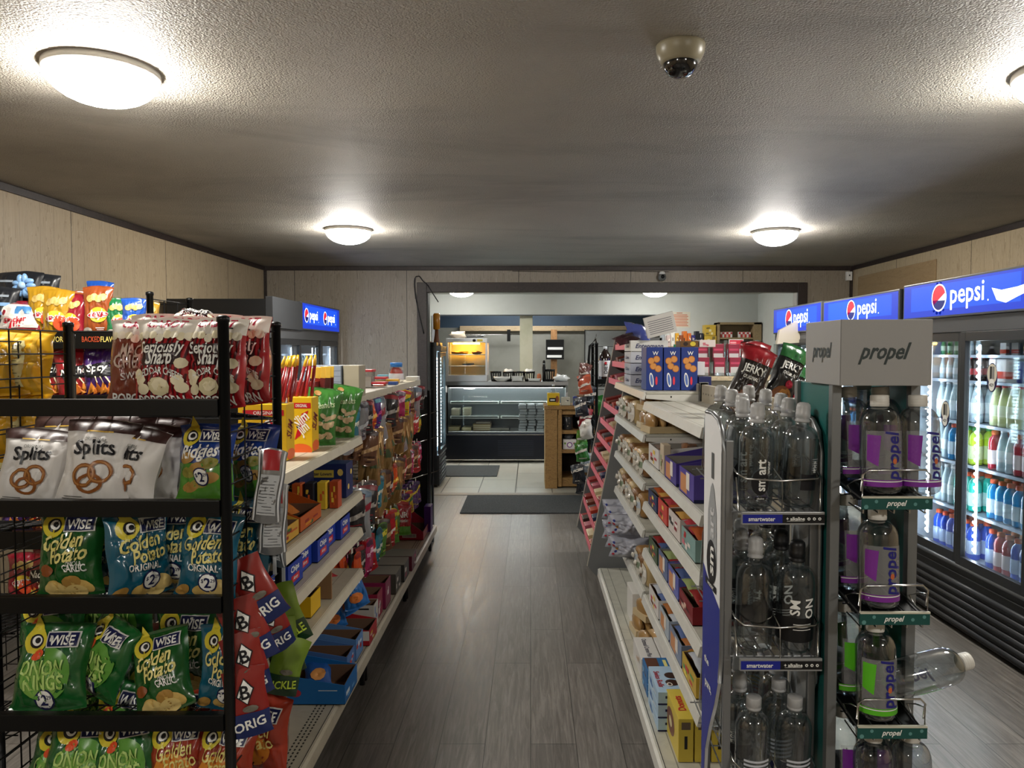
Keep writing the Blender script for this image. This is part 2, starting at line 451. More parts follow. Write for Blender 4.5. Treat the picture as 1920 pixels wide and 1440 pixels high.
m = MB(); m.box(-3.0, WY + .1, 0, -2.95, 13.6, H, bluek); m.box(5.5, WY + .1, 0, 5.6, 13.6, H, paintw); struct('wall_kitchen_side', m)
tanm = wood_mat('tan_trim_wood', '#a08a68', '#b8a280', '#c4b090', (1, 8, 8))
m = MB(); m.rbox(-1.28, 13.5, 1.93, 2.6, 13.6, 2.02, tanm); m.rbox(-1.28, 13.5, 1.0, -1.2, 13.6, 1.93, tanm); struct('trim_15', m)
m = MB(); m.rbox(-.17, 11.72, .9, .03, 11.9, H, worn_mat('cream_column', '#cfcdb8', '#a9ad84', .5, .5, 3)); struct('column', m)
m = MB(); m.rbox(.36, 13.3, .9, .47, 13.42, 1.95, wood_mat('post_wood', '#8a6238', '#a5784a', '#b5885a', (4, 4, 1))); struct('post', m)
m = MB()
m.rbox(.98, 13.5, .0, 1.98, 13.58, 1.95, worn_mat('grey_door_metal', '#9a9d9b', '#7d807e', .5, .4, 3, .4)); m.box(.97, 13.49, 1.0, .985, 13.5, 1.95, DARK)
d_ = struct('door_1', m)
m = MB(); m.tube([(1.0, 13.46, 1.35), (1.25, 13.46, 1.35)], .012, CHROME); m.box(1.0, 13.45, 1.3, 1.03, 13.5, 1.4, CHROME); m.build('door_handle', d_)
# rod with a hook in front of the grey kitchen wall
m = MB(); m.tube([(-1.2, 13.35, 1.86), (-.1, 13.35, 1.86)], .006, CHROME); m.box(-.42, 13.33, 1.74, -.36, 13.37, 1.95, BLACK)
tag(m.build('utensil_rail'), 'thin steel rail with a black clip on the grey kitchen wall', 'rail')

# mats
mm = carpet_mat()
m = MB(); m.rbox(-.68, 7.1, .001, .95, 7.98, .012, mm); tag(m.build('floor_mat'), 'dark grey carpet mat lying in the aisle before the threshold', 'mat')
m = MB(); m.rbox(-1.15, 9.22, .001, -.42, 10.1, .012, mm); tag(m.build('floor_mat'), 'dark mat on the cream tiles in front of the deli case', 'mat')

# ---------------- ceiling lamps ----------------
lampm = mat('#fffaf1', .4, 0, LAMP_E); lampw = mat('#fffdf6', .4, 0, LAMP_E * .55)
ringm = mat('#d8d4cc', .5)
def make_lamp(D=.335, mt=lampm):
    t = thing('ceiling_lamp', '', 'ceiling lamp')
    r = D / 2
    m = MB(); m.lathe([(r + .006, 0), (r + .008, -.018), (r, -.024)], ringm, n=40); m.build('rim', t)
    m = MB(); m.lathe([(r * math.cos(a), -.022 - .093 * math.sin(a) ** 1.0) for a in [PI / 2 * i / 8 for i in range(9)]], mt, n=40, cap=False); m.build('diffuser', t)
    return t
lamp = make_lamp(); lampb = make_lamp(.36, lampw)
spots = [(-1.41, 2.50, 'glowing round ceiling lamp over the black wire snack rack'),
         (-1.38, 5.70, 'glowing round ceiling lamp on the left before the back wall'),
         (1.88, 5.78, 'glowing round ceiling lamp on the right near the blue lit signs'),
         (1.785, 2.50, 'glowing round ceiling lamp cut by the right picture edge'),
         (-1.38, -.82, 'round ceiling lamp behind the viewer on the left'), (1.86, -.82, 'round ceiling lamp behind the viewer on the right')]
for i_, (x, y, lb) in enumerate(spots):
    o = lamp if i_ == 0 else dup(lamp)
    o.location = (x, y, H); o['label'] = lb
for i_, (x, y, lb) in enumerate(((-.98, 10.6, 'glowing round lamp beyond the opening above the hot food case'), (1.76, 10.6, 'glowing round lamp beyond the opening above the paper notice'))):
    o = lampb if i_ == 0 else dup(lampb)
    o.location = (x, y, 2.44); o['label'] = lb
# kitchen tube light
m = MB(); m.box(-1.0, 12.6, 2.38, .6, 12.75, 2.44, mat('#ffffff', .5, 0, 14)); tag(m.build('tube_light'), 'kitchen tube light on the ceiling behind the hatch', 'light')

# ---------------- cameras on ceiling and wall ----------------
t = thing('dome_camera', 'beige dome security camera with black glass bowl on the ceiling', 'security camera', (.455, 2.31, H))
m = MB(); m.lathe([(.074, 0), (.074, -.008), (.071, -.027), (.06, -.048), (.052, -.055)], worn_mat('aged_beige_plastic', '#a09880', '#7f765e', .5, .35, 9), n=36); m.build('housing', t)
m = MB(); m.lathe([(.052 * math.cos(a), -.053 - .045 * math.sin(a)) for a in [PI / 2 * i / 10 for i in range(11)]], mat('#0c0c0e', .05, 0, coat=1.0), n=36, cap=False); m.build('dome', t)
t = thing('wall_camera', 'small round security camera under the crown strip above the opening', 'security camera', (1.42, YB - .06, 2.36))
m = MB(); m.lathe([(.02, .06), (.03, .05), (.035, .02)], WHITE, n=16); m.build('bracket', t)
m = MB(); m.blob((0, 0, 0), (.045, .045, .045), mat('#6e706e', .3), amp=0, nu=16, nv=10); m.lathe([(.02, -.045), (.022, -.03)], BLACK, axis='y', n=12); m.build('ball', t)
m = MB(); m.rbox(-.03, -.02, -.05, .03, .02, .045, WHITE); m.box(-.006, -.022, -.005, .006, -.02, .012, DARK)
o = m.build('junction_box', loc=(XR - .05, YB - .03, 2.375)); tag(o, 'small white junction box in the right back corner by the ceiling', 'box')
m = MB(); pts = []
for i in range(25):
    q = i / 24
    pts.append((-1.13 - .10 * math.sin(q * PI) * (1 if q < .8 else .6) - .03 + .16 * max(0, q - .7) / .3, YB - .045, 1.75 + .62 * math.sin(min(q, .75) / .75 * PI / 2) - .28 * max(0, q - .75) / .25))
m.tube(pts, .006, BLACK, 6); tag(m.build('cable'), 'black cable looping over the left corner of the dark opening trim', 'cable')
m = MB()
m.tube([(x, YB - .018, H - .055 - .004 * math.sin(x * 5)) for x in [-.2 + .1 * i for i in range(18)]], .003, DARK, 5); tag(m.build('cable'), 'thin cable under the crown strip leading to the wall camera', 'cable')
# ---------------- filled foil bags ----------------
def bag_fn(w, h, t, seed, pinch=.10, crumple=1.0, flop=0.0, taper=0.0):
    o = Vector((seed * 7.31, seed * 3.17, seed * 1.91))
    def g(r): return max(0.0, math.sin(PI * min(max((r - .045) / .91, 0), 1))) ** .55
    def f(x, y, k, side=-1):
        s = max(-1, min(1, x / (w / 2))); r = max(0, min(1, y / h)); G = g(r)
        d = t / 2 * G * max(0.0, 1 - abs(s) ** 2.6) ** .62
        n = noise.noise(Vector((s * 1.6, r * 2.2, side)) + o)
        n2 = noise.noise(Vector((s * 5.0 + r * 2, r * 4.2, side * 3)) + o)
        ends = math.exp(-r / .13) + math.exp(-(1 - r) / .13)
        wr = math.sin(s * 15 + 6 * n + seed) * ends * .10
        fold = abs(noise.noise(Vector((s * 2.6 - r * 1.3, r * 3.1 + s, 9 + side)) + o))
        d += t * crumple * (.17 * n + .08 * n2 + wr * .42 - .11 * max(0, 1 - fold / .2) ** 2) * (G * .9 + .12) * (1 - abs(s) ** 6)
        X = x * (1 - pinch * G) * (1 - taper * r)
        wob = .018 * w * math.sin(r * 9 + seed * 2) * crumple
        yy = side * d + flop * max(0, r - .7) ** 2 * 3 * h
        zz = y - (.03 * h * abs(s) ** 2 * (-1 if r > .5 else 1) * -abs(2 * r - 1) ** 6 * crumple)
        return (X + wob * (1 - ends), yy + side * ((.0018 if k else 0) + .0010 * k), zz + .012 * h * n * crumple * (1 if r > .9 else 0))
    return f
def make_bag(name, w, h, t, seed, base, art=None, back=None, nu=28, nv=36, **kw):
    f = bag_fn(w, h, t, seed, **kw); m = MB(.008 if nu > 16 else .014)
    m.grid(lambda u, v: f((u - .5) * w, v * h, 0), nu, nv, base)
    m.grid(lambda u, v: f((u - .5) * w, v * h, 0, 1), nu // 2, nv // 2, back or base, flip=True)
    if art: art(m, lambda x, y, k: f(x, y, k), w, h)
    return m.build(name)
def foil(c, r=.27): return mat(c, r, 0, coat=.55, spec=.6)
TW = mat('#f3f3ee', .4); TK = mat('#15151a', .4); TY = mat('#e8dd8a', .4); TR = mat('#c3182a', .35); NAVY = mat('#141a4a', .35)
CREAM = mat('#eadfbe', .5); CHIP = mat('#cfae62', .5); CHIPD = mat('#a8803c', .55); RED = foil('#b3202a'); ORG = mat('#e4562f', .4)
def wise_logo(m, f, cx, cy, s):
    m.a_ell(f, cx - .030 * s, cy - .002 * s, .030 * s, .030 * s, mat('#d8c83a', .35), 2)
    m.a_poly(f, [(cx - .045 * s, cy + .018 * s), (cx - .038 * s, cy + .062 * s), (cx - .022 * s, cy + .036 * s), (cx - .010 * s, cy + .018 * s)], mat('#d8c83a', .35), 2)
    m.a_ell(f, cx - .026 * s, cy - .002 * s, .018 * s, .017 * s, TK, 3); m.a_ell(f, cx - .024 * s, cy - .001 * s, .0125 * s, .012 * s, TW, 4); m.a_ell(f, cx - .022 * s, cy, .007 * s, .007 * s, TK, 5)
    m.a_rect(f, cx + .0 * s, cy - .018 * s, cx + .078 * s, cy + .020 * s, mat('#d6d6d0', .4), 3, 3)
    m.a_rect(f, cx + .003 * s, cy - .015 * s, cx + .075 * s, cy + .017 * s, NAVY, 4.5, 3)
    m.a_text(f, 'WISE', cx + .039 * s, cy, .022 * s, TW, 7.5, w=.062 * s, bold=.03)
def price_dot(m, f, x, y, s):
    m.a_ell(f, x, y, .026 * s, .026 * s, NAVY, 3); m.a_ell(f, x, y, .022 * s, .022 * s, TW, 4)
    m.a_text(f, '$2.29'[0], x - .014 * s, y + .003 * s, .010 * s, NAVY, 5); m.a_text(f, '2', x, y, .026 * s, NAVY, 5, bold=.05); m.a_text(f, '29', x + .014 * s, y + .006 * s, .009 * s, NAVY, 5)
def chips_art(m, f, w, h, n, seed, c=CHIP, y1=.2):
    rr = random.Random(seed)
    for i in range(n):
        x = rr.uniform(-.36, .36) * w; y = rr.uniform(.06, y1) * h; q = rr.uniform(.09, .15) * w
        m.a_ell(f, x, y, q * 1.25, q * .8, (c, CHIPD, mat('#dcc27c', .5))[i % 3], 1 + (i % 3) * .5, rot=rr.uniform(-.6, .6))
def art_golden(main, flav, dark):
    def A(m, f, w, h):
        m.a_rect(f, -w * .5, h * .0, w * .5, h * .035, dark, 1, 12, 1); m.a_rect(f, -w * .5, h * .965, w * .5, h, dark, 1, 12, 1)
        chips_art(m, f, w, h, 7, 3 if flav else 5)
        wise_logo(m, f, -.006, h * .82, w / .17)
        m.a_text(f, 'Golden', -.004, h * .64, .036 * w / .17, TY, 4.5, w=w * .66, rot=.13, shear=.35, bold=.02)
        m.a_text(f, 'Potato', .014, h * .50, .036 * w / .17, TY, 4.5, w=w * .58, rot=.13, shear=.35, bold=.02)
        if flav:
            m.a_text(f, 'ONION &', w * .2, h * .395, .012, TW, 3, w=w * .22); m.a_text(f, 'GARLIC', w * .19, h * .345, .019, TW, 3, w=w * .33, bold=.03)
            m.a_ell(f, -w * .3, h * .31, .020, .016, mat('#8a4a1e', .5), 3)
        else:
            m.a_text(f, 'ORIGINAL', 0, h * .36, .018, TW, 3, w=w * .52, bold=.03); price_dot(m, f, w * .1, h * .2, w / .17)
    return A
def art_rings(m, f, w, h):
    m.a_ell(f, 0, h * .42, w * .34, h * .3, mat('#5f9a3c', .3), 1); m.a_ell(f, -.01, h * .36, w * .27, h * .22, mat('#7aa84a', .3), 1.6)
    wise_logo(m, f, -.012, h * .80, w / .18)
    m.a_text(f, 'ONION', -.01, h * .50, .034, mat('#2c6a2a', .4), 3, w=w * .6, bold=.09); m.a_text(f, 'ONION', -.01, h * .50, .034, mat('#b7d67a', .4), 4, w=w * .59, bold=.02)
    m.a_text(f, 'RINGS', 0, h * .335, .034, mat('#2c6a2a', .4), 3, w=w * .56, bold=.09); m.a_text(f, 'RINGS', 0, h * .335, .034, mat('#b7d67a', .4), 4, w=w * .55, bold=.02)
    m.a_ell(f, -w * .16, h * .64, .016, .012, ORG, 3, rot=.6)
    price_dot(m, f, 0, h * .14, w / .18)
def art_red_wise(m, f, w, h):
    m.a_ell(f, -.01, h * .35, w * .32, h * .22, mat('#d9892f', .35), 1)
    wise_logo(m, f, -.01, h * .78, w / .17)
    m.a_text(f, 'Golden', 0, h * .6, .036, TY, 3, w=w * .62, rot=.1, shear=.35); m.a_text(f, 'Potato', .01, h * .46, .036, TY, 3, w=w * .55, rot=.1, shear=.35)
def art_popcorn(brown):
    def A(m, f, w, h):
        m.a_rect(f, -w * .5, h * .80, w * .5, h * 1.0, mat('#ece6dc', .35), .6, 14, 5)
        if not brown:
            for i in range(-9, 12):
                x = i * w * .085
                pts = [(x, h * .10), (x + w * .03, h * .10), (x + w * .2, h * .78), (x + w * .17, h * .78)]
                for q in range(5):
                    a = q / 5; b = (q + 1) / 5
                    P = [(pts[0][0] + (pts[3][0] - pts[0][0]) * a, h * (.1 + .68 * a)), (pts[1][0] + (pts[2][0] - pts[1][0]) * a, h * (.1 + .68 * a)), (pts[1][0] + (pts[2][0] - pts[1][0]) * b, h * (.1 + .68 * b)), (pts[0][0] + (pts[3][0] - pts[0][0]) * b, h * (.1 + .68 * b))]
                    if all(abs(p[0]) < w * .47 for p in P): m.a_poly(f, P, mat('#4a1016', .4), 1)
        m.a_text(f, 'CABOT', 0, h * .93, .022, mat('#c2204a', .4), 2, w=w * .62, bold=.04)
        rr = random.Random(5)
        for i in range(8):
            m.a_ell(f, (-.4 + .115 * i) * w, h * rr.uniform(.755, .80), .012, .011, (CREAM, mat('#f4ecd6', .5))[i % 2], 2.5 + (i % 3) * .4, 10, rot=rr.random() * 3)
        if brown:
            m.a_text(f, 'MAC &', 0, h * .62, .034, mat('#c9b6a6', .4), 3, w=w * .5, bold=.04); m.a_text(f, 'CHEESE', 0, h * .49, .034, mat('#c9b6a6', .4), 3, w=w * .7, bold=.04)
            m.a_text(f, 'SWEET', 0, h * .34, .018, TW, 3, w=w * .5, arc=4)
        else:
            m.a_poly(f, [(-w * .36, h * .685), (w * .3, h * .70), (w * .34, h * .47), (-w * .28, h * .45)], mat('#2a0d12', .4), 1.6)
            m.a_text(f, 'Seriously', 0, h * .635, .030, TW, 5, w=w * .74, rot=.03, shear=.2, bold=.015)
            m.a_text(f, 'Sharp', 0, h * .525, .036, TW, 5, w=w * .42, rot=.03, shear=.2, bold=.03)
            m.a_text(f, 'CHEDDAR CHEESE', 0, h * .40, .017, TW, 3, w=w * .78, arc=5, bold=.02)
            m.a_ell(f, 0, h * .23, w * .17, h * .10, mat('#d9cda6', .5), 3, 9); m.a_ell(f, w * .02, h * .25, w * .12, h * .07, CREAM, 3.6, 7, rot=.4)
            for x, y in ((-.3, .3), (-.26, .2), (.3, .3), (.36, .22), (.34, .48), (-.36, .36)):
                m.a_ell(f, w * x, h * y, .014, .017, CREAM, 3, 9, rot=x * 5)
        m.a_text(f, 'POPCORN', 0, h * .085, .024, TW, 3, w=w * .74, bold=.05)
    return A
def art_splits(m, f, w, h):
    m.a_rect(f, -w * .5, h * .84, w * .5, h, mat('#3a2320', .4), .8, 14, 4); m.a_rect(f, -w * .2, h * .835, w * .2, h * .85, mat('#c9a23c', .4), 1, 5, 1)
    m.a_text(f, 'ORIGINAL', 0, h * .745, .009, mat('#8a8a86', .5), 2, w=w * .3)
    m.a_text(f, 'Splits', 0, h * .635, .034, TK, 2, w=w * .56, rot=.05, bold=.05)
    br = mat('#8a5326', .35); br2 = mat('#b07a44', .35); cy = h * .33
    m.a_ell(f, -w * .09, cy + .002, w * .17, h * .13, br, 2, rot=.5, r0=.68); m.a_ell(f, w * .12, cy + .012, w * .17, h * .13, br, 2.4, rot=-.2, r0=.68); m.a_ell(f, 0, cy - .015, w * .18, h * .11, br, 2.8, rot=.1, r0=.72)
    m.a_ell(f, -w * .09, cy + .002, w * .155, h * .115, br2, 3, rot=.5, r0=.86); m.a_ell(f, w * .12, cy + .012, w * .155, h * .115, br2, 3.2, rot=-.2, r0=.86)
    m.a_rect(f, -w * .38, h * .08, -w * .05, h * .09, mat('#6a6a66', .5), 2, 3, 1); m.a_rect(f, -w * .36, h * .105, -w * .1, h * .112, mat('#6a6a66', .5), 2, 3, 1)
def art_ridgies(m, f, w, h):
    m.a_rect(f, -w * .5, 0, w * .5, h * .5, foil('#4f8a2e'), .8, 14, 8)
    for i in range(7): m.a_ell(f, (-.22 + (i % 3) * .2) * w, h * (.2 + .06 * i), w * .16, h * .07, (CHIPD, mat('#8f8a3c', .5))[i % 2], 1.5 + i * .2, 12, rot=.2)
    wise_logo(m, f, -.01, h * .84, w / .18); m.a_text(f, 'Ridgies', 0, h * .63, .034, TW, 3, w=w * .66, shear=.3, rot=.08, bold=.03); price_dot(m, f, w * .02, h * .33, w / .17)
def art_lays(cmain):
    def A(m, f, w, h):
        for i in range(4): m.a_ell(f, (-.2 + .15 * i) * w, h * (.75 + .03 * (i % 2)), w * .13, h * .07, (CHIP, mat('#dcc27c', .5))[i % 2], 1 + .3 * i, 12)
        m.a_ell(f, w * .08, h * .45, w * .30, h * .14, mat('#eacb3a', .35), 2, 20)
        m.a_ell(f, w * .08, h * .45, w * .36, h * .062, mat('#f2f0ea', .35), 3, 20, rot=.08); m.a_ell(f, w * .08, h * .45, w * .34, h * .052, mat('#b3182c', .35), 3.6, 20, rot=.08)
        m.a_text(f, "Lay's", w * .08, h * .45, .032, TW, 5, w=w * .5, rot=.08, shear=.2, bold=.03)
        m.a_ell(f, -w * .28, h * .12, .022, .022, mat('#b8b0a4', .4), 2, 14); m.a_rect(f, w * .0, h * .20, w * .3, h * .215, TW, 2, 4, 1); m.a_rect(f, w * .02, h * .17, w * .27, h * .18, TW, 2, 4, 1)
    return A
def art_sticker(base):
    def A(m, f, w, h):
        base(m, f, w, h); m.a_ell(f, w * .22, h * .36, .030, .030, ORG, 6, 12); m.a_text(f, '3', w * .22, h * .36, .022, TR, 7, bold=.03)
    return A
def art_triangle(word):
    def A(m, f, w, h):
        m.a_poly(f, [(-w * .4, h * .62), (w * .42, h * .72), (w * .34, h * .46), (-w * .3, h * .42)], TK, 1)
        m.a_text(f, word, 0, h * .58, .03, TW, 3, w=w * .84, rot=.08, shear=.2, bold=.03)
        for i in range(4):
            x = (-.3 + i * .17) * w; m.a_poly(f, [(x, h * .14), (x + w * .26, h * .2), (x + w * .1, h * .36)], (mat('#d98a34', .5), mat('#c26a24', .5))[i % 2], 2 + i * .3)
        for i in range(3): m.a_poly(f, [((-.1 + i * .16) * w, h * .45), ((-.07 + i * .16) * w, h * .46), ((.02 + i * .16) * w, h * .34), (-.01 * w + i * .16 * w, h * .335)], CREAM, 3)
    return A
def art_heluva(m, f, w, h):
    m.a_poly(f, [(-w * .45, h * .5), (-w * .3, h * .9), (w * .45, h * .86), (w * .45, h * .3), (-w * .4, h * .25)], mat('#e9e4e0', .35), 1)
    m.a_rect(f, -w * .05, h * .62, w * .3, h * .82, mat('#4a86c0', .35), 2, 3); m.a_text(f, 'Cracker', -w * .05, h * .48, .022, TR, 3, w=w * .6, rot=.1, bold=.03); m.a_text(f, 'Jill', -w * .02, h * .35, .026, TR, 3, w=w * .36, rot=.1, bold=.03)
    m.a_ell(f, -w * .05, h * .14, w * .24, h * .07, mat('#8a5a34', .5), 2, 12)
def art_back(m, f0, w, h):
    f = lambda x, y, k: f0(x + w * .26, y, k)
    m.a_rect(f, -w * .42, h * .12, -w * .04, h * .8, mat('#e9dfa0', .4), 1, 3, 6)
    for i in range(13): m.a_rect(f, -w * .39, h * (.17 + .045 * i), -w * (.07 + .04 * (i % 3)), h * (.178 + .045 * i), mat('#5c5020', .5), 2, 2, 1)
    m.a_rect(f, -w * .36, h * .66, -w * .12, h * .76, mat('#f0ead0', .4), 2, 2); 
    for i in range(6): m.a_rect(f, w * (-.34 + .035 * i), h * .67, w * (-.33 + .035 * i), h * .75, TK, 3, 1, 2)
    m.a_rect(f0, w * .3, h * .05, w * .36, h * .95, mat('#b8902a', .3), 1, 1, 12)

def bag_at(proto, x, y, z, rz=0, rx=0, ry=0, sc=1.0, label='', group=None, cat='snack bag', first=set()):
    if proto.name not in first:
        first.add(proto.name); o = proto
    else: o = dup(proto)
    o.location = (x, y, z); o.rotation_euler = (rx, ry, rz); o.scale = (sc, sc, sc)
    return tag(o, label, cat, group)

# ---------------- near black wire rack ----------------
RX0, RX1, RY0, RY1 = -1.372, -.756, 1.84, 2.22
def wire_panel(m, p0, p1, z0, z1, dz, dx, r=.0022):
    # upright wire mesh between two posts
    p0 = Vector(p0); p1 = Vector(p1); L = (p1 - p0).length; d = (p1 - p0) / L
    n = int((z1 - z0) / dz)
    for i in range(n + 1):
        z = z1 - i * dz; m.tube([(p0.x, p0.y, z), (p1.x, p1.y, z)], r, BLACKM, 5)
    k = max(1, int(round(L / dx)))
    for i in range(1, k):
        q = p0 + d * (L * i / k); m.tube([(q.x, q.y, z0), (q.x, q.y, z1)], r, BLACKM, 5)
def wire_rack(label, x0, x1, y0, y1, top, lips, lip_h=.042, slope=.05, depth=None, post=.0135, back=True, zb=.05, mid=None):
    t = thing('wire_rack', label, 'display rack', ((x0 + x1) / 2, (y0 + y1) / 2, 0))
    ox, oy = -(x0 + x1) / 2, -(y0 + y1) / 2
    def T(m): 
        m.v = [(v[0] + ox, v[1] + oy, v[2]) for v in m.v]; return m
    for x in (x0, x1):
        for y in (y0, y1):
            m = MB(); m.tube([(x, y, .0), (x, y, top)], post, BLACK, 12); m.lathe([(post * 1.15, 0), (post * 1.15, .012), (post * .6, .016)], BLACK, (x, y, top - .006), 12); T(m).build('post', t)
    for x in (x0, x1):
        m = MB(); wire_panel(m, (x, y0, 0), (x, y1, 0), zb, top - .02, .0655, .125); T(m).build('side_mesh', t)
    if back:
        m = MB(); wire_panel(m, (x0, y1, 0), (x1, y1, 0), zb, top - .02, .13, .15); T(m).build('back_mesh', t)
    for z in lips:
        s = MB(); n = 14
        for i in range(n + 1):
            x = x0 + .01 + (x1 - x0 - .02) * i / n; s.tube([(x, y0 + .0, z - .03), (x, y1 - .005, z - .03 - slope)], .0022, BLACKM, 5)
        for i in range(6):
            q = i / 5; s.tube([(x0, y0 + (y1 - y0) * q, z - .033 - slope * q), (x1, y0 + (y1 - y0) * q, z - .033 - slope * q)], .0025, BLACKM, 5)
        sh = T(s).build('shelf', t)
        s = MB(); s.rbox(x0 + .012, y0 - .012, z - lip_h, x1 - .012, y0 - .004, z, BLACK, .002); s.box(x0 + .012, y0 - .004, z - .004, x1 - .012, y0 + .012, z, BLACK); T(s).build('lip', sh)
    return t
rack1 = wire_rack('tall black wire rack in the left foreground filled with snack bags', RX0, RX1, RY0, RY1, 1.63, (1.434, 1.184, .942, .643, .40))
# ---- bags on the near rack ----
POP1 = make_bag('popcorn_bag', .165, .235, .085, 1, foil('#a81c26'), art_popcorn(False))
POP2 = make_bag('popcorn_bag', .165, .235, .085, 2, foil('#a81c26'), art_popcorn(False))
POPB = make_bag('popcorn_bag', .165, .235, .085, 3, foil('#7c3a28'), art_popcorn(True))
SPL1 = make_bag('pretzel_bag', .165, .205, .085, 4, mat('#dcd9d6', .42, spec=.4), art_splits, flop=.25)
SPL2 = make_bag('pretzel_bag', .165, .205, .085, 5, mat('#dcd9d6', .42, spec=.4), art_splits, flop=.1)
RID = make_bag('chip_bag', .16, .21, .075, 6, foil('#173a86'), art_ridgies)
GOG = make_bag('chip_bag', .175, .23, .08, 7, foil('#185420'), art_golden(None, True, foil('#134a1e')))
GOT1 = make_bag('chip_bag', .165, .225, .08, 8, foil('#0d566e'), art_golden(None, False, foil('#0b4a60')))
GOT2 = make_bag('chip_bag', .165, .225, .08, 9, foil('#0d566e'), art_golden(None, False, foil('#0b4a60')), crumple=1.2)
ONR1 = make_bag('onion_ring_bag', .18, .21, .085, 10, foil('#155a26'), art_rings)
ONR2 = make_bag('onion_ring_bag', .18, .21, .085, 11, foil('#155a26'), art_rings, crumple=1.3)
RDW = make_bag('chip_bag', .165, .21, .08, 12, foil('#96301a'), art_red_wise)
def R1(p, u, z, dy=.03, rz=0, lean=-.18, ry=0, sc=1.0, label='', group=None, cat='snack bag'):
    y = RY0 + dy + .035; x = (u - 995) / FPX * y
    return bag_at(p, x, y, z, rz, lean, ry, sc, label, group, cat)
z = 1.405
R1(POPB, 258, z, .10, .15, -.16, .03, 1.0, 'brown popcorn bag half behind a red one on top shelf of near black rack', cat='popcorn')
R1(POP1, 308, z, .02, -.03, -.16, .0, 1.0, 'red and white popcorn bag in full view on top shelf of near black rack', cat='popcorn')
R1(POP2, 402, z, .02, -.12, -.14, .0, 1.0, 'red and white popcorn bag crossed by the front post of the black wire rack', cat='popcorn')
R1(POP1, 350, z, .14, .10, -.10, .03, 1.04, 'red popcorn bag standing in the second row between the two front popcorn bags', cat='popcorn')
R1(POP2, 455, z, .15, -.25, -.1, -.03, 1.04, 'red popcorn bag behind the side mesh at the right end of the top shelf', cat='popcorn')
R1(POP1, 305, z, .24, .05, -.02, .02, 1.08, 'rearmost red popcorn bag at the left of the top shelf of the black rack', cat='popcorn')
R1(POP2, 400, z, .25, -.1, -.02, 0, 1.08, 'rearmost red popcorn bag near the back post on the top shelf', cat='popcorn')
o = R1(POP1, 355, 1.6, .15, .3, -1.35, .1, .9, 'popcorn bag lying flat on top of the standing popcorn bags', cat='popcorn')
z = 1.152
R1(SPL1, 45, z, .03, .25, -.22, .10, 1.0, 'white pretzel bag at the left end of the second shelf of the black rack', cat='pretzel bag')
R1(SPL2, 165, z, .02, .12, -.26, .08, 1.12, 'white pretzel bag front and centre on the second shelf of the black rack', cat='pretzel bag')
R1(SPL1, 232, z, .06, -.3, -.2, .12, 1.0, 'white pretzel bag turned aside just right of the central pretzel bag', cat='pretzel bag')
R1(SPL2, 270, z, .12, .1, -.12, .06, 1.0, 'white pretzel bag with a red bottom edge next to the blue and green chip bag', cat='pretzel bag')
R1(SPL1, 112, z + .01, .14, -.1, -.1, -.05, 1.08, 'white pretzel bag in the second row showing its dark brown top at the left', cat='pretzel bag')
R1(SPL2, 215, z + .01, .17, .15, -.1, .05, 1.12, 'white pretzel bag in the second row behind the central one', cat='pretzel bag')
R1(SPL1, 150, z + .01, .26, .1, -.05, .0, 1.12, 'rearmost pretzel bag with brown top on the second shelf', cat='pretzel bag')
R1(SPL2, 300, z + .01, .24, -.1, -.05, .0, 1.0, 'pretzel bag at the back beside the blue chip bag', cat='pretzel bag')
R1(RID, 380, z, .08, -.08, -.14, .0, 1.0, 'blue and green ridged chip bag at the right end of the second shelf', cat='chip bag')
R1(RID, 470, z - .01, .2, -.3, -.1, .0, 1.0, 'blue and green ridged chip bag behind the side mesh of the black rack', cat='chip bag')
z = .915
R1(GOG, 122, z, .04, .02, -.12, -.02, 1.0, 'green onion and garlic potato chip bag at the left of the third shelf', cat='chip bag')
R1(GOT1, 205, z, .12, .3, -.08, -.02, 1.0, 'teal potato chip bag half hidden behind the sideways teal bag on the third shelf', cat='chip bag')
R1(GOT2, 255, z, .03, .85, -.16, .02, 1.0, 'teal potato chip bag turned sideways showing its white seam on the third shelf', cat='chip bag')
R1(GOT1, 320, z, .13, -.1, -.1, .0, 1.02, 'teal potato chip bag set back between two front teal bags on the third shelf', cat='chip bag')
R1(GOT2, 375, z, .02, -.08, -.2, .05, 1.0, 'glossy teal original chip bag at the right front of the third shelf', cat='chip bag')
R1(GOT1, 455, z, .14, -.5, -.1, .0, 1.05, 'teal chip bag pressed against the side mesh at the third shelf', cat='chip bag')
z = .615
R1(ONR1, 70, z, .03, .12, -.32, .02, 1.06, 'green onion ring bag lying back at the left front of the fourth shelf', cat='onion ring bag')
R1(ONR2, 160, z + .01, .10, -.5, -.3, .2, 1.0, 'green onion ring bag tilted on its side right of the front onion ring bag', cat='onion ring bag')
R1(ONR1, 85, z + .05, .17, .2, -.25, -.1, 1.0, 'green onion ring bag in the second row at the left of the fourth shelf', cat='onion ring bag')
R1(ONR2, 150, z + .06, .26, .1, -.15, .1, 1.05, 'green onion ring bag in the back row at the left of the fourth shelf', cat='onion ring bag')
R1(ONR1, 225, z + .05, .27, -.1, -.15, -.1, 1.05, 'dark green onion ring bag in the back row at the middle of the fourth shelf', cat='onion ring bag')
R1(GOG, 298, z, .02, .02, -.4, -.28, .93, 'green onion and garlic chip bag slumped in front on the fourth shelf', cat='chip bag')
R1(GOG, 335, z + .0, .16, -.05, -.08, .0, 1.0, 'green onion and garlic chip bag standing upright behind the slumped one', cat='chip bag')
R1(GOT1, 412, z, .04, -.1, -.14, .0, .98, 'teal original chip bag crossed by the post on the fourth shelf', cat='chip bag')
z = .37
R1(ONR1, 120, z, .03, .3, -.4, .1, 1.05, 'green onion ring bag at the front left of the lowest visible shelf', cat='onion ring bag')
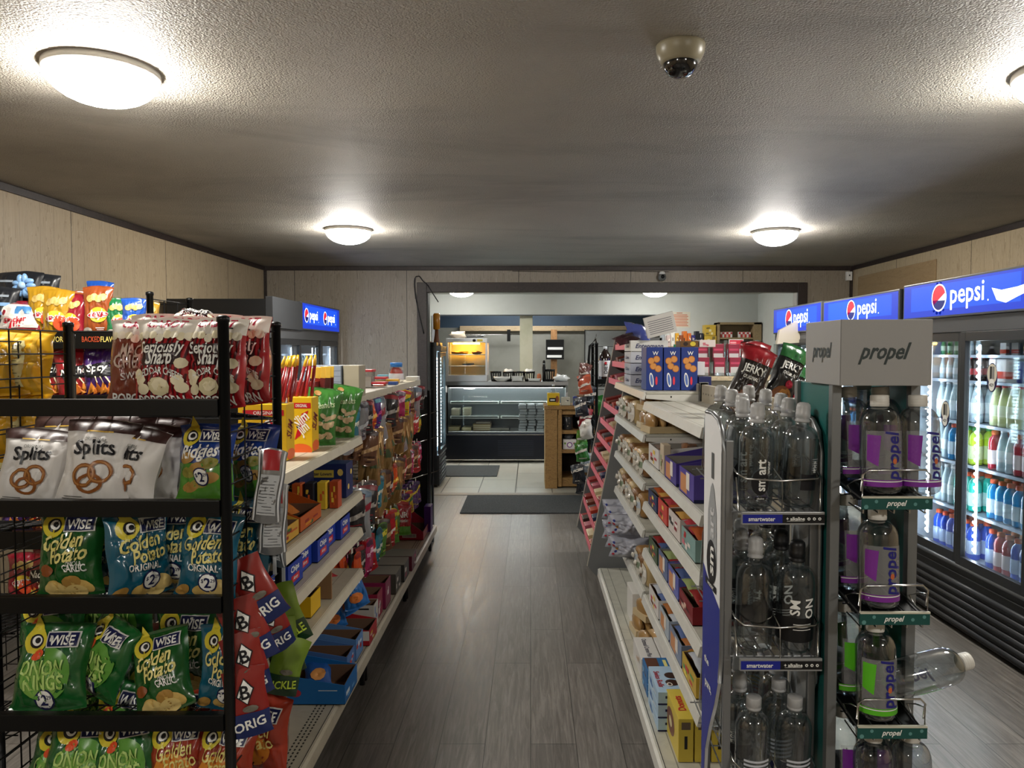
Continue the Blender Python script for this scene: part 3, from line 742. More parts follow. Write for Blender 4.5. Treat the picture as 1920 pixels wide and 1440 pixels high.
R1(ONR2, 60, z - .02, .03, .1, -.5, .2, 1.0, 'green onion ring bag at the bottom left corner of the picture', cat='onion ring bag')
R1(ONR2, 190, z + .05, .12, -.1, -.3, .15, 1.05, 'green onion ring bag in the second row of the lowest visible shelf', cat='onion ring bag')
R1(ONR1, 225, z, .04, .1, -.35, -.15, 1.05, 'green onion ring bag at the middle front of the lowest visible shelf', cat='onion ring bag')
R1(ONR2, 130, z + .07, .22, .1, -.3, .05, 1.05, 'green onion ring bag leaning in the back row of the lowest visible shelf', cat='onion ring bag')
R1(ONR1, 265, z + .07, .22, .1, -.2, .05, 1.0, 'green onion ring bag in the back row beside the red chip bags', cat='onion ring bag')
R1(RDW, 320, z, .05, .1, -.3, -.08, 1.0, 'red and orange chip bag left of the post on the lowest visible shelf', cat='chip bag')
R1(RDW, 395, z, .03, -.1, -.3, .05, 1.0, 'red and orange chip bag directly left of the front post at the bottom', cat='chip bag')
R1(RDW, 350, z + .04, .18, .2, -.1, .05, 1.0, 'red chip bag in the back row of the lowest visible shelf', cat='chip bag')
R1(RDW, 475, z + .02, .14, -.3, -.1, .05, 1.05, 'red chip bag behind the side mesh at the bottom of the black rack', cat='chip bag')

# ---- packets on clip strips at the rack's aisle side ----
def art_seed(word, top, low, diamond=True):
    def A(m, f, w, h):
        m.a_rect(f, -w * .5, 0, w * .5, h * .36, low, .8, 8, 5)
        if diamond:
            m.a_poly(f, [(0, h * .86), (w * .24, h * .70), (0, h * .48), (-w * .24, h * .62)], TK, 1.5); m.a_poly(f, [(0, h * .84), (w * .20, h * .70), (0, h * .50), (-w * .20, h * .62)], TW, 2); m.a_text(f, 'B', 0, h * .67, .03, TK, 3, bold=.05)
        m.a_text(f, word, 0, h * .2, .022, TW if diamond else mat('#c8e04a', .4), 3, w=w * .84, rot=.15, bold=.04)
        m.a_ell(f, w * .05, h * .42, w * .2, h * .05, mat('#6f6a5e', .5), 2, 10)
    return A
SEED1 = make_bag('seed_packet', .095, .16, .022, 21, foil('#8a1f1a'), art_seed('ORIG', None, foil('#16265e')), back=foil('#8f9296'), nu=12, nv=16)
PICK1 = make_bag('seed_packet', .095, .16, .022, 22, foil('#6a8424'), art_seed('PICKLE', None, foil('#1c3a22'), False), back=foil('#3a4a2a'), nu=12, nv=16)
def art_info(m, f, w, h):
    m.a_rect(f, -w * .46, h * .01, -w * .40, h * .99, mat('#d4d6d8', .3), 1, 1, 8); m.a_rect(f, w * .40, h * .01, w * .46, h * .99, mat('#d4d6d8', .3), 1, 1, 8)
    m.a_rect(f, -w * .3, h * .72, w * .3, h * .98, mat('#a01c22', .3), 1, 3, 3)
    m.a_rect(f, -w * .34, h * .12, w * .34, h * .66, mat('#b9bcbe', .4), 1, 3, 6)
    for i in range(12): m.a_rect(f, -w * .31, h * (.15 + .042 * i), w * (.3 - .05 * (i % 3)), h * (.157 + .042 * i), TK, 2, 2, 1)
SILV = make_bag('jerky_packet', .075, .20, .030, 23, mat('#9a9c9e', .28, .8), art_info, nu=10, nv=16, crumple=1.6)
def strip(px, y, z0, z1, label):
    m = MB(); m.rbox(px - .005, y - .001, z1, px + .005, y + .001, z0, mat('#d9dde0', .3, alpha=.6)); m.tube([(px, y, z0), (px - .01, y, z0 + .03), (px - .03, y, z0 + .02)], .0018, CHROME, 5)
    return tag(m.build('clip_strip'), label, 'clip strip')
strip(-.690, 1.99, 1.22, .95, 'clear clip strip carrying silver jerky packets beside the front post')
strip(-.690, 2.06, 1.0, .55, 'clear clip strip carrying red seed packets on the rack side')
for i, (u, v, Y, rz, ry, sc) in enumerate(((493, 985, 1.93, .15, .12, 1.0), (505, 1045, 1.97, .3, .05, .98), (516, 1068, 2.0, -.6, .05, .92))):
    x = (u - 995) / FPX * Y; z = EYE - (v - 660) / FPX * Y
    bag_at(SILV, x, Y, z, rz, 0, ry, sc, ('silver jerky packet hanging highest on the clip strip, nutrition panel outward', 'silver jerky packet hanging lower behind the first one', 'narrow silver and red jerky packet turned edgewise at the right')[i], cat='jerky packet')
for i, (u, v, Y, rz, ry, sc) in enumerate(((505, 1170, 1.92, .2, .50, 1.15), (480, 1250, 1.90, .35, .35, 1.12), (468, 1320, 1.88, .45, .2, 1.1), (462, 1395, 1.86, .3, .12, 1.12), (520, 1230, 2.0, .6, .3, 1.0))):
    x = (u - 995) / FPX * Y; z = EYE - (v - 660) / FPX * Y
    bag_at(SEED1, x, Y, z, rz, -.05, -ry, sc, ('red and navy seed packet hanging topmost on the rack side', 'red and navy seed packet overlapped by the topmost one', 'red and navy seed packet in the middle of the hanging strip', 'lowest red and navy seed packet beside the front post', 'red and navy seed packet turned away behind the strip')[i], cat='seed packet')
for i, (u, v, Y, rz, ry, sc) in enumerate(((548, 1215, 2.05, .15, .35, 1.1), (535, 1275, 2.03, .25, .2, 1.0), (512, 1315, 2.0, .3, -.3, 1.0))):
    x = (u - 995) / FPX * Y; z = EYE - (v - 660) / FPX * Y
    bag_at(PICK1, x, Y, z, rz, -.05, -ry, sc, ('lime green pickle seed packet hanging topmost toward the aisle', 'lime green pickle seed packet just below the topmost green one', 'lowest lime green pickle seed packet tilted against the strip')[i], cat='seed packet')

# ---------------- second black rack with chips behind ----------------
rack2 = wire_rack('black wire rack of potato chips standing against the left wall', -2.62, -1.575, 3.1, 3.46, 1.79, (1.638, 1.372, 1.07, .8, .5), lip_h=.075, back=True)
m = MB(); fl = face_fn('-y', -2.56, 3.088, 1.563, -1.63, 3.09, 1.638)
for i in range(4):
    m.a_text(fl, 'FLAVOR', .12 + i * .235, .04, .022, mat('#d8c56a', .4), 2, w=.08); m.a_text(fl, 'BACKED', .04 + i * .235, .04, .022, mat('#b34a2a', .4), 2, w=.075)
tag(m.build('shelf_strip'), 'printed flavor strip along the chip rack lip under the potato chips', 'shelf strip')
LG = make_bag('potato_chip_bag', .125, .225, .06, 31, foil('#b58a20'), art_sticker(art_lays(0)))
LR = make_bag('potato_chip_bag', .125, .225, .06, 32, foil('#8f1d2c'), art_sticker(art_lays(0)))
LO = make_bag('potato_chip_bag', .125, .225, .06, 33, foil('#94481f'), art_lays(0))
LGr = make_bag('potato_chip_bag', .11, .19, .055, 34, foil('#156a3c'), art_sticker(art_lays(0)))
LB = make_bag('potato_chip_bag', .11, .19, .055, 35, foil('#1c4ea6'), art_sticker(art_lays(0)))
CJ = make_bag('caramel_corn_bag', .19, .17, .08, 36, foil('#8a1d2c'), art_heluva)
DP = make_bag('tortilla_chip_bag', .17, .24, .085, 37, foil('#3c1d62'), art_triangle('Spicy'))
DR = make_bag('tortilla_chip_bag', .17, .24, .085, 38, foil('#8f1a22'), art_triangle('Nachos'))
YB_ = make_bag('yellow_chip_bag', .24, .21, .10, 39, foil('#cf9c1c'), art_back, crumple=1.3)
def R2(p, u, Y, z, rz, lean, ry, sc, label, cat='chip bag'):
    sc = sc * 1.0
    return bag_at(p, (u - 995) / FPX * Y, Y, z, rz, lean, ry, sc, label, None, cat)
z = 1.603
R2(CJ, 38, 3.13, z - .005, .1, -.2, .0, 1.0, 'white and red caramel corn bag at the left end of the upper chip rack shelf')
R2(LG, 84, 3.16, z, .25, -.05, .0, 1.0, 'gold potato chip bag with orange price sticker partly behind the caramel corn')
R2(LG, 108, 3.14, z - .02, .1, -.08, .02, 1.03, 'tall gold potato chip bag with brown top on the upper chip rack shelf')
R2(LR, 136, 3.14, z - .02, -.1, -.14, -.04, .95, 'dark red potato chip bag with orange sticker beside the tall gold bag')
R2(LO, 160, 3.22, z - .01, .5, -.05, .0, .98, 'brown potato chip bag turned sideways behind the orange brown one')
R2(LO, 186, 3.14, z, .1, -.05, .0, 1.0, 'orange brown potato chip bag in the middle of the upper chip rack shelf')
R2(LB, 186, 3.28, z + .06, .1, -.05, .05, 1.05, 'blue topped potato chip bag peeking out behind the orange brown one')
R2(LGr, 224, 3.15, z + .0, .35, -.05, .0, .92, 'dark green potato chip bag left of the blue one')
R2(LB, 253, 3.14, z + .0, .2, -.05, .0, .92, 'bright blue potato chip bag at the right end of the upper chip rack shelf')
R2(LG, 280, 3.3, z + .0, .3, -.05, .0, .75, 'small yellow chip bag beside the chip rack post')
z = 1.337
R2(DR, 95, 3.16, z, .3, -.1, .1, 1.0, 'red tortilla chip bag at the left of the second chip rack shelf')
R2(DR, 135, 3.2, z, -.2, -.05, .0, 1.0, 'red tortilla chip bag behind the rack post on the second shelf')
R2(DP, 190, 3.14, z, .0, -.08, .0, 1.02, 'purple tortilla chip bag on the second chip rack shelf')
R2(DR, 150, 3.15, z, .5, -.1, -.1, .95, 'orange red tortilla chip bag next to the purple one')
R2(DP, 232, 3.22, z, .2, -.08, .0, 1.0, 'purple tortilla chip bag in the back behind the popcorn bags')
R2(CJ, 75, 3.12, z, .5, -.5, .4, 1.0, 'blue and white snack bag slumped on the second chip rack shelf')
z = 1.035
for i, (u, p, lb) in enumerate(((70, LB, 'blue and white snack bag glimpsed under the top shelf of the near rack'), (110, LG, 'yellow chip bag glimpsed under the top shelf of the near rack'), (185, LG, 'yellow chip bag glimpsed between the pretzel bags and the shelf above'), (235, LR, 'red chip bag glimpsed behind the pretzel bags'), (20, LR, 'red chip bag glimpsed at the far left behind the yellow bags'))):
    R2(p, u, 3.16, z, .2 * (-1) ** i, -.1, 0, 1.0, lb)
z = .765
for i, (u, p, lb) in enumerate(((30, DP, 'purple snack bag glimpsed through the side mesh left of the green chip bag'), (75, DR, 'red snack bag glimpsed through the side mesh'), (140, LO, 'orange snack bag glimpsed under the third shelf'), (205, LG, 'gold snack bag glimpsed under the third shelf'))):
    R2(p, u, 3.16, z, .2 * (-1) ** i, -.1, 0, 1.0, lb)
z = .465
for i, (u, p, lb) in enumerate(((30, LR, 'red snack bag glimpsed low behind the onion ring bags at the left'), (75, DR, 'red and white snack bag glimpsed low behind the onion ring bags'))):
    R2(p, u, 3.16, z, .2 * (-1) ** i, -.1, 0, 1.0, lb)
# ---------------- party favours above: dark rack at far left ----------------
m = MB()
for i in range(9):
    a = i * 2 * PI / 9; m.blob((math.cos(a) * .03, -.008, math.sin(a) * .03), (.022, .012, .012) if abs(math.cos(a)) > .6 else (.013, .012, .022), mat('#86b4e6', .3, coat=.6), amp=0, nu=8, nv=6)
m.blob((0, -.02, 0), (.016, .014, .016), mat('#a9cdf2', .3), amp=0, nu=8, nv=6)
o = m.build('gift_bow', loc=((57 - 995) / FPX * 3.22, 3.2, 1.55 + (660 - 536) / FPX * 3.19)); tag(o, 'pale blue gift bow on the black bags behind the caramel corn', 'bow')
GB = make_bag('gift_bag', .17, .24, .06, 40, mat('#1b1e24', .35, coat=.4), lambda m, f, w, h: (m.a_rect(f, -w * .3, h * .5, w * .3, h * .56, mat('#5a7ea8', .3), 1, 4, 1), m.a_rect(f, -w * .35, h * .66, w * .35, h * .72, mat('#7ea6d2', .3), 1, 4, 1), m.a_rect(f, -w * .3, h * .82, w * .3, h * .86, mat('#8f9aa6', .3), 1, 4, 1)))
for i, (u, Y, dz, lb) in enumerate(((12, 3.24, .05, 'black foil bag with blue bands at the far left end of the chip rack'), (48, 3.28, .06, 'black foil bag behind the blue gift bow'), (78, 3.3, .05, 'black foil bag between the bow and the gold potato chips'), (-2, 3.14, -.02, 'black bag cut by the left picture edge beside the caramel corn'), (62, 3.13, -.14, 'small black box bag below the caramel corn and gold chips'))):
    R2(GB, u, Y, 1.603 + dz - (.0 if dz > 0 else 0), .1 * i, -.03, 0, 1.0 if dz > -.1 else .7, lb, 'foil bag')
# ---------------- yellow bags seen through the left side mesh ----------------
ys = wire_rack('black wire stand of large yellow chip bags at the left picture edge', -1.95, -1.49, 2.05, 2.42, 1.60, (1.43, 1.25, 1.08, .78, .48), back=False, lip_h=.02)
for i, (u, Y, z, rz, lb) in enumerate(((22, 2.2, 1.42, .1, 'large yellow chip bag showing its nutrition panel, topmost of the yellow stack'), (20, 2.21, 1.24, -.1, 'large yellow chip bag second from the top of the yellow stack'),
        (12, 2.2, 1.065, .15, 'large yellow chip bag third from the top of the yellow stack'), (-30, 2.16, 1.42, .3, 'yellow chip bag at the picture edge beside the topmost one'), (-35, 2.16, 1.24, .3, 'yellow chip bag at the picture edge in the second tier'), (-30, 2.16, 1.065, .3, 'yellow chip bag at the picture edge in the third tier'))):
    bag_at(YB_, (u - 995) / FPX * Y, Y, z, rz, -.15, 0, .95, lb, None, 'chip bag')
# ---------------- shelving runs on both sides of the aisle ----------------
lipm = worn_mat('shelf_lip_enamel', '#c9c2ae', '#a39a84', .35, .35, 14)
shelfm = worn_mat('shelf_top_enamel', '#b3ab98', '#8e8674', .5, .4, 7)
whitem = worn_mat('white_shelf_enamel', '#d3d2cb', '#b0aea4', .35, .35, 12)
wornw = worn_mat('worn_white_shelf', '#bdbcb0', '#8f9088', .6, .4, 9)
pegm = worn_mat('pegboard_enamel', '#a89f8c', '#8a8272', .4, .5, 5)
HOLE = mat('#23211e', .8)
def shelving(label, xb, xlip_b, xlip_u, y0, y1, zs, ztop, sgn, lip, top, basez=.2, topshelf=None, other=None, dots=True):
    """sgn +1: shoppers stand at larger x; -1: at smaller x"""
    t = thing('shelving_unit', label, 'shelving', (xb, y0, 0))
    def L(m): m.v = [(v[0] - xb, v[1] - y0, v[2]) for v in m.v]; return m
    def bx(m, xa, ya, za, xc, yc, zc, mt, r=.002): m.rbox(min(xa, xc), ya, za, max(xa, xc), yc, zc, mt, r)
    m = MB(); bx(m, xb - .012, y0, .0, xb + .012, y1, ztop, pegm)
    for i in range(int((y1 - y0) / .05)):
        for k in range(int((ztop - .3) / .05)):
            if k < (4 if ztop < 1.5 else 6) or topshelf is None: pass
            yy = y0 + .03 + i * .05; zz = ztop - .04 - k * .05
            if k < 3 or (topshelf and k < 20):
                X = xb + sgn * .0125
                m.add([(X, yy - .004, zz - .004), (X, yy + .004, zz - .004), (X, yy + .004, zz + .004), (X, yy - .004, zz + .004)], [(0, 1, 2, 3)], HOLE)
    L(m).build('back_panel', t)
    for yy in (y0, y1):
        m = MB(); bx(m, xb - .02, yy - .012, 0, xb + .02, yy + .012, ztop + .01, lip); L(m).build('upright', t)
    # base deck
    m = MB(); bx(m, xb, y0 + .002, basez - .02, xlip_b - sgn * .01, y1 - .002, basez, top)
    if not dots:
        for r in range(4):
            X = xlip_b + .06 + r * .075; m.box(X - .002, y0 + .01, basez, X + .002, y1 - .01, basez + .0006, mat('#85857a', .6))
    if dots:
        for r in range(3):
            X = xlip_b - sgn * (.05 + r * .016)
            for k in range(int((y1 - y0) / .021)):
                yy = y0 + .015 + k * .021; m.add([(X - .003, yy, basez + .0004), (X + .003, yy, basez + .0004), (X + .003, yy + .012, basez + .0004), (X - .003, yy + .012, basez + .0004)], [(0, 1, 2, 3)], HOLE)
    dk = L(m).build('base_deck', t)
    m = MB(); P = [(xlip_b - sgn * .018, basez + .001), (xlip_b, basez - .006), (xlip_b + sgn * .002, basez - .05), (xlip_b - sgn * .018, basez - .055)]
    m.prism(P, y0 + .002, y1 - .002, lip, 'y'); m.box(min(xlip_b - sgn * .0165, xlip_b - sgn * .019), y0 + .002, basez, max(xlip_b - sgn * .0165, xlip_b - sgn * .019), y1 - .002, basez + .0012, HOLE); L(m).build('front_lip', dk)
    m = MB(); bx(m, xb + sgn * .02, y0 + .03, 0, xlip_b - sgn * .10, y1 - .03, basez - .02, BLACKM); L(m).build('kick_plate', t)
    for yy in (y0 + .02, y1 - .03):
        m = MB(); m.lathe([(.012, 0), (.012, basez - .05)], DARK, (xlip_b - sgn * .05, yy, 0), 8); L(m).build('foot', t)
    for z in zs:
        m = MB(); bx(m, xb, y0 + .006, z - .012, xlip_u - sgn * .006, y1 - .006, z, top)
        for k in range(1, 4):
            X = xb + (xlip_u - xb) * k / 4; m.box(X - .0015, y0 + .01, z, X + .0015, y1 - .01, z + .0006, mat('#8d8572', .5))
        s = L(m).build('shelf', t)
        m = MB(); P = [(xlip_u - sgn * .012, z + .001), (xlip_u, z - .003), (xlip_u + sgn * .008, z - .036), (xlip_u - sgn * .004, z - .038)]
        m.prism(P, y0 + .006, y1 - .006, lip, 'y'); L(m).build('price_rail', s)
        for yy in (y0 + .008, y1 - .012):
            m = MB(); P = [(xb, z), (xlip_u - sgn * .01, z), (xlip_u - sgn * .01, z - .032), (xb + (xlip_u - xb) * .45, z - .045), (xb, z - .10)]
            m.prism(P, yy, yy + .003, lip, 'y')
            m.add([(xb + (xlip_u - xb) * .55, yy - .0006, z - .02), (xb + (xlip_u - xb) * .55 + .006, yy - .0006, z - .02), (xb + (xlip_u - xb) * .55 + .006, yy - .0006, z - .028), (xb + (xlip_u - xb) * .55, yy - .0006, z - .028)], [(0, 1, 2, 3)], HOLE)
            L(m).build('bracket', s)
    if topshelf:
        z, xa, xc = topshelf
        m = MB(); bx(m, xa, y0 + .004, z - .015, xc, y1 - .004, z, top); s = L(m).build('top_shelf', t)
        m = MB(); bx(m, (xc if sgn > 0 else xa) - .004, y0 + .004, z - .04, (xc if sgn > 0 else xa) + .004, y1 - .004, z + .002, lip); L(m).build('price_rail', s)
    if other:
        xo, zo = other
        for z in zo:
            m = MB(); bx(m, xb, y0 + .006, z - .012, xo, y1 - .006, z, top); s = L(m).build('rear_shelf', t)
            m = MB(); bx(m, xo - .004, y0 + .006, z - .036, xo + .004, y1 - .006, z + .002, lip); L(m).build('price_rail', s)
    return t
YS = (2.27, 3.45, 4.62, 5.79)
XBL, XBR = -1.08, .80
sl1 = shelving('beige shelving unit left of the aisle nearest the black wire rack', XBL, -.735, -.785, YS[0], YS[1], (1.164, .907, .736, .543), 1.2, 1, lipm, shelfm, other=(-1.45, (.2, .5, .8, 1.1)))
sl2 = shelving('beige pegboard shelving unit in the middle of the left run', XBL, -.735, -.785, YS[1], YS[2], (), 1.31, 1, lipm, shelfm, topshelf=(1.335, -1.35, -.86), other=(-1.45, (.2, .5, .8)))
sl3 = shelving('beige pegboard shelving unit at the far end of the left run', XBL, -.735, -.785, YS[2], YS[3], (), 1.31, 1, lipm, shelfm, topshelf=(1.335, -1.35, -.86), other=(-1.45, (.2, .5, .8)))
sr1 = shelving('white shelving unit right of the aisle nearest the water bottle rack', XBR, .42, .525, YS[0], YS[1], (1.322, 1.05, .858, .64, .42), 1.40, -1, whitem, wornw, dots=False, other=(1.16, (.2, .6, 1.0, 1.22)))
sr2 = shelving('white shelving unit of bread right of the aisle beside the grey candy rack', XBR, .42, .525, YS[1], YS[2], (1.366, 1.167, .94, .72, .43), 1.40, -1, whitem, wornw, dots=False, other=(1.16, (.2, .6, 1.0)))

# ---------------- generic cartons, trays and packets ----------------
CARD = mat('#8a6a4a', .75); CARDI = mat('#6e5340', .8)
def carton(name, x, y, z, dx, dy, dz, col, label, cat='box', art=None, group=None, r=.002, rz=0):
    m = MB(); c = mat(col, .42, spec=.4) if isinstance(col, str) else col
    m.rbox(0, 0, 0, dx, dy, dz, c, r)
    if art:
        for side, fn in art.items(): fn(m, face_fn(side, 0, 0, 0, dx, dy, dz), dx if side in ('-y', '+y', 'top') else dy, dy if side == 'top' else dz)
    o = m.build(name, loc=(x, y, z)); o.rotation_euler = (0, 0, rz); return tag(o, label, cat, group)
def tray(name, x, y, z, dx, dy, dz, col, label, cat='snack tray', art=None, high=None, inner=CARDI, hi_side='+', rz=0, cut=0.0):
    """open display tray; 'high' raises the wall that stands away from the shopper"""
    m = MB(); c = mat(col, .42, spec=.4) if isinstance(col, str) else col; t = .0025; h2 = high or dz
    m.box(0, 0, 0, dx, dy, t, inner)
    L, R = (h2, dz) if hi_side == '-' else (dz, h2)     # heights at x = 0 and x = dx
    def wall(P, a, b, axis, mo): m.prism(P, a, b, mo, axis)
    m.box(0, 0, 0, t, dy, L, c); m.box(t, t, t, 2 * t, dy - t, L - .001, inner)
    m.box(dx - t, 0, 0, dx, dy, R, c); m.box(dx - 2 * t, t, t, dx - t, dy - t, R - .001, inner)
    for ya in (0, dy - t):
        yb = ya + t
        P = [(t, 0), (dx - t, 0), (dx - t, R), (dx * .7 if R > L else dx - t, R), (dx * .3 if L > R else t, L), (t, L)]
        P = [p for i, p in enumerate(P) if p != P[i - 1]]
        wall(P, ya, yb, 'y', c)
    m.box(2 * t, dy - 2 * t, t, dx - 2 * t, dy - t, min(L, R) - .001, inner); m.box(2 * t, t, t, dx - 2 * t, 2 * t, min(L, R) - .001, inner)
    if art:
        for side, fn in art.items(): fn(m, face_fn(side, 0, 0, 0, dx, dy, dz), dx if side in ('-y', '+y', 'top') else dy, dz)
    o = m.build(name, loc=(x, y, z)); o.rotation_euler = (0, 0, rz); return tag(o, label, cat)
def T_(txt, c=TW, h=.6, w=.8, bg=None, cy=.5, sh=0.0, bold=.03):
    def f(m, fn, W, Hh):
        if bg: m.a_rect(fn, W * .06, Hh * (cy - h * .65), W * .94, Hh * (cy + h * .65), mat(bg, .45), 1)
        m.a_text(fn, txt, W * .5, Hh * cy, Hh * h, c, 2, w=W * w, shear=sh, bold=bold)
    return f
def blocks(cols, seed=1, n=5):
    def f(m, fn, W, Hh):
        r = random.Random(seed)
        for i in range(n):
            x = r.uniform(.05, .7) * W; y = r.uniform(.08, .7) * Hh
            m.a_rect(fn, x, y, x + r.uniform(.12, .28) * W, y + r.uniform(.1, .25) * Hh, mat(cols[i % len(cols)], .45), 1 + i * .3)
    return f
def barcode(m, fn, W, Hh):
    m.a_rect(fn, W * .25, Hh * .3, W * .75, Hh * .75, mat('#d8d6d0', .5), 1)
    for i in range(9): m.a_rect(fn, W * (.29 + i * .05), Hh * .36, W * (.31 + i * .05), Hh * .70, TK, 2)
def both(*fs):
    def f(m, fn, W, Hh):
        for g in fs: g(m, fn, W, Hh)
    return f
_pk = {}
def packet(w, h, t, col, seed=1, art=None, name='snack_packet', nu=8, nv=10, **kw):
    key = (w, h, t, col, seed, art, name)
    if key not in _pk: _pk[key] = [make_bag(name, w, h, t, seed, foil(col), art, nu=nu, nv=nv, **kw), False]
    q = _pk[key]
    if not q[1]: q[1] = True; return q[0]
    return dup(q[0])
def place(o, loc, rot, label, cat, group=None, sc=1.0):
    o.location = loc; o.rotation_euler = rot; o.scale = (sc, sc, sc); return tag(o, label, cat, group)

# ---------------- goods on the left run, first unit ----------------
G1 = 'snacks on the first left shelving unit'
slim = {'-y': lambda m, f, W, Hh: (m.a_rect(f, W * .1, Hh * .8, W * .95, Hh * .9, TR, 1), m.a_text(f, 'ORIGINAL', W * .55, Hh * .85, .012, TW, 2, w=W * .5),
        m.a_poly(f, [(W * .25, Hh * .22), (W * .5, Hh * .3), (W * .85, Hh * .76), (W * .55, Hh * .7)], TR, 1), m.a_text(f, 'Slim', W * .5, Hh * .6, .04, TW, 3, w=W * .7, rot=.75, shear=.2, bold=.05), m.a_text(f, 'Jim', W * .62, Hh * .42, .04, TW, 3, w=W * .5, rot=.75, shear=.2, bold=.05),
        m.a_ell(f, W * .5, Hh * .03, W * .5, Hh * .12, mat('#e8662a', .4), 1.5)),
        '+x': lambda m, f, W, Hh: (m.a_text(f, 'SLIM', W * .4, Hh * .55, .05, mat('#7a1a1c', .4), 2, w=W * .7, rot=1.2, bold=.05), m.a_ell(f, W * .5, Hh * .1, W * .5, Hh * .1, mat('#e8662a', .4), 1))}
def stick(loc, rot, lb, i):
    m = MB(); L = .17
    m.lathe([(.006, 0), (.007, .01), (.007, L * .75)], foil('#8f1b1e'), n=8); m.lathe([(.007, L * .75), (.0072, L * .85), (.004, L)], foil('#e5b52a'), n=8)
    o = m.build('meat_stick', loc=loc); o.rotation_euler = rot; return tag(o, lb, 'meat stick', 'red and yellow meat sticks standing in the yellow boxes')
for i, (x, y, dz, lb) in enumerate(((-1.03, 2.62, .20, 'tall yellow meat stick box with orange bottom nearest the black rack'), (-.93, 2.86, .21, 'narrower yellow meat stick box behind the nearest one'))):
    carton('meat_stick_box', x, y, 1.166, .09 if i else .17, .09, dz, '#e0b51e', lb, 'box', slim)
for i in range(16):
    y = 2.64 + (i // 8) * .26; x = -.99 + (i % 8) * .018
    stick((x, y + .02 + (i % 2) * .02, 1.37), (-.1 + .02 * i % .1, .25 - .05 * (i % 4), 0), 'red and yellow meat stick, %s from the left in the %s yellow box' % (ORD[i % 8 + 1], ('nearer', 'farther')[i // 8]), i)
carton('jerky_box', -1.02, 3.12, 1.166, .12, .14, .26, '#7a1c1c', 'dark red jerky display box behind the yellow meat stick boxes', 'box', {'-y': blocks(('#c9a23a', '#e0dcd4'), 4, 3)})
for i in range(10):
    m = MB(); m.rbox(-.011, -.004, 0, .011, .004, .17, foil(('#5e1a16', '#3a1410', '#7a2018')[i % 3]), .002); m.rbox(-.011, -.0045, .14, .011, .0045, .19, foil('#c9a23a'), .002)
    o = m.build('jerky_stick', loc=(-.99 + (i % 5) * .032, 3.16 + (i // 5) * .05, 1.30)); o.rotation_euler = (-.15, .3 - .07 * (i % 5), .2); tag(o, 'brown jerky stick, %s from the left in the %s row of the dark red box' % (ORD[i % 5 + 1], ('front', 'back')[i // 5]), 'jerky stick', 'jerky sticks leaning in the dark red box')
def art_nuts(m, f, w, h):
    rr = random.Random(4)
    for i in range(16): m.a_ell(f, rr.uniform(-.15, .35) * w, h * rr.uniform(.12, .6), .017, .009, mat('#cbb28a', .5), 1 + .2 * i, 10, rot=rr.uniform(-.5, .8))
    m.a_text(f, 'Peanuts', 0, h * .7, .024, mat('#cfe0b0', .4), 4, w=w * .6, rot=.2, shear=.2); m.a_ell(f, -w * .2, h * .9, .015, .012, mat('#b88a4a', .5), 2, 10)
NUT = make_bag('peanut_bag', .15, .24, .08, 51, foil('#3f7d33'), art_nuts)
bag_at(NUT, -.88, 3.06, 1.166, .45, -.05, .16, 1.0, 'green bag of unshelled peanuts standing nearer on the top left shelf', None, 'peanut bag')
bag_at(NUT, -.87, 3.34, 1.166, .35, -.05, .22, 1.0, 'green bag of unshelled peanuts farther back at the shelf end', None, 'peanut bag')
# second shelf
corn = {'-y': lambda m, f, W, Hh: (m.a_rect(f, W * .22, Hh * .6, W * .75, Hh * .82, mat('#c9b24a', .45), 1), m.a_text(f, 'Butter Lovers', W * .48, Hh * .71, .014, NAVY, 2, w=W * .46),
        [m.a_ell(f, W * a, Hh * b, .016, .013, mat('#e0c268', .5), 1.5, 8, rot=a * 9) for a, b in ((.1, .8), (.2, .2), (.45, .25), (.8, .3), (.88, .75), (.1, .45))]),
        '+x': lambda m, f, W, Hh: [m.a_ell(f, W * a, Hh * b, .016, .013, mat('#e0c268', .5), 1.5, 8) for a, b in ((.3, .3), (.7, .7))]}
carton('popcorn_box', -1.03, 3.26, .909, .22, .12, .15, '#1d2a5c', 'navy microwave popcorn carton with yellow popcorn print', 'box', corn)
carton('popcorn_box', -1.04, 3.02, .909, .10, .2, .13, '#20264a', 'small navy carton left of the popcorn carton', 'box', {'-y': T_('CRACKERS', TY, .12, .8, None, .7)})
for i in range(4):
    carton('snack_bar_box', -.96 + .045 * i, 2.98 + .02 * i, .909, .035, .06, .11, ('#c05a2a', '#22252e', '#e3c03a', '#b04a28')[i], ('orange', 'black', 'yellow', 'rust')[i] + ' snack bar carton standing before the navy popcorn carton', 'box', {'-y': blocks(('#e8c84a', '#d8622a'), i)})
tray('snack_tray', -1.03, 2.62, .909, .215, .26, .055, '#b5551e', 'orange snack cake tray at the lip of the second left shelf', art={'+x': both(blocks(('#8a1d1d', '#2c5a34', '#c8841e'), 3, 4))}, high=.11, hi_side='-')
tray('snack_tray', -1.03, 2.34, .909, .215, .26, .055, '#c79a3a', 'mustard snack cake tray nearest the wire rack on the second left shelf', art={'+x': both(blocks(('#8a1d1d', '#3c6a34', '#b5551e'), 5, 4))}, high=.11, hi_side='-')
for i in range(10):
    place(packet(.06, .11, .03, ('#b8672e', '#c97a3c')[i % 2], 3 + i % 2, name='snack_cake'), (-.99 + .05 * (i % 2) + .04, 2.40 + .05 * i, .93), (-1.2, 0, 1.3), 'orange wrapped snack cake, %s from the near end on the second left shelf' % ORD[i + 1], 'snack cake', 'wrapped snack cakes in the second shelf trays')
place(packet(.09, .15, .02, '#5a6f96', 6), (-.86, 3.12, .915), (-1.45, 0, .5), 'flat blue grey snack packet lying at the far lip of the second left shelf', 'snack packet')
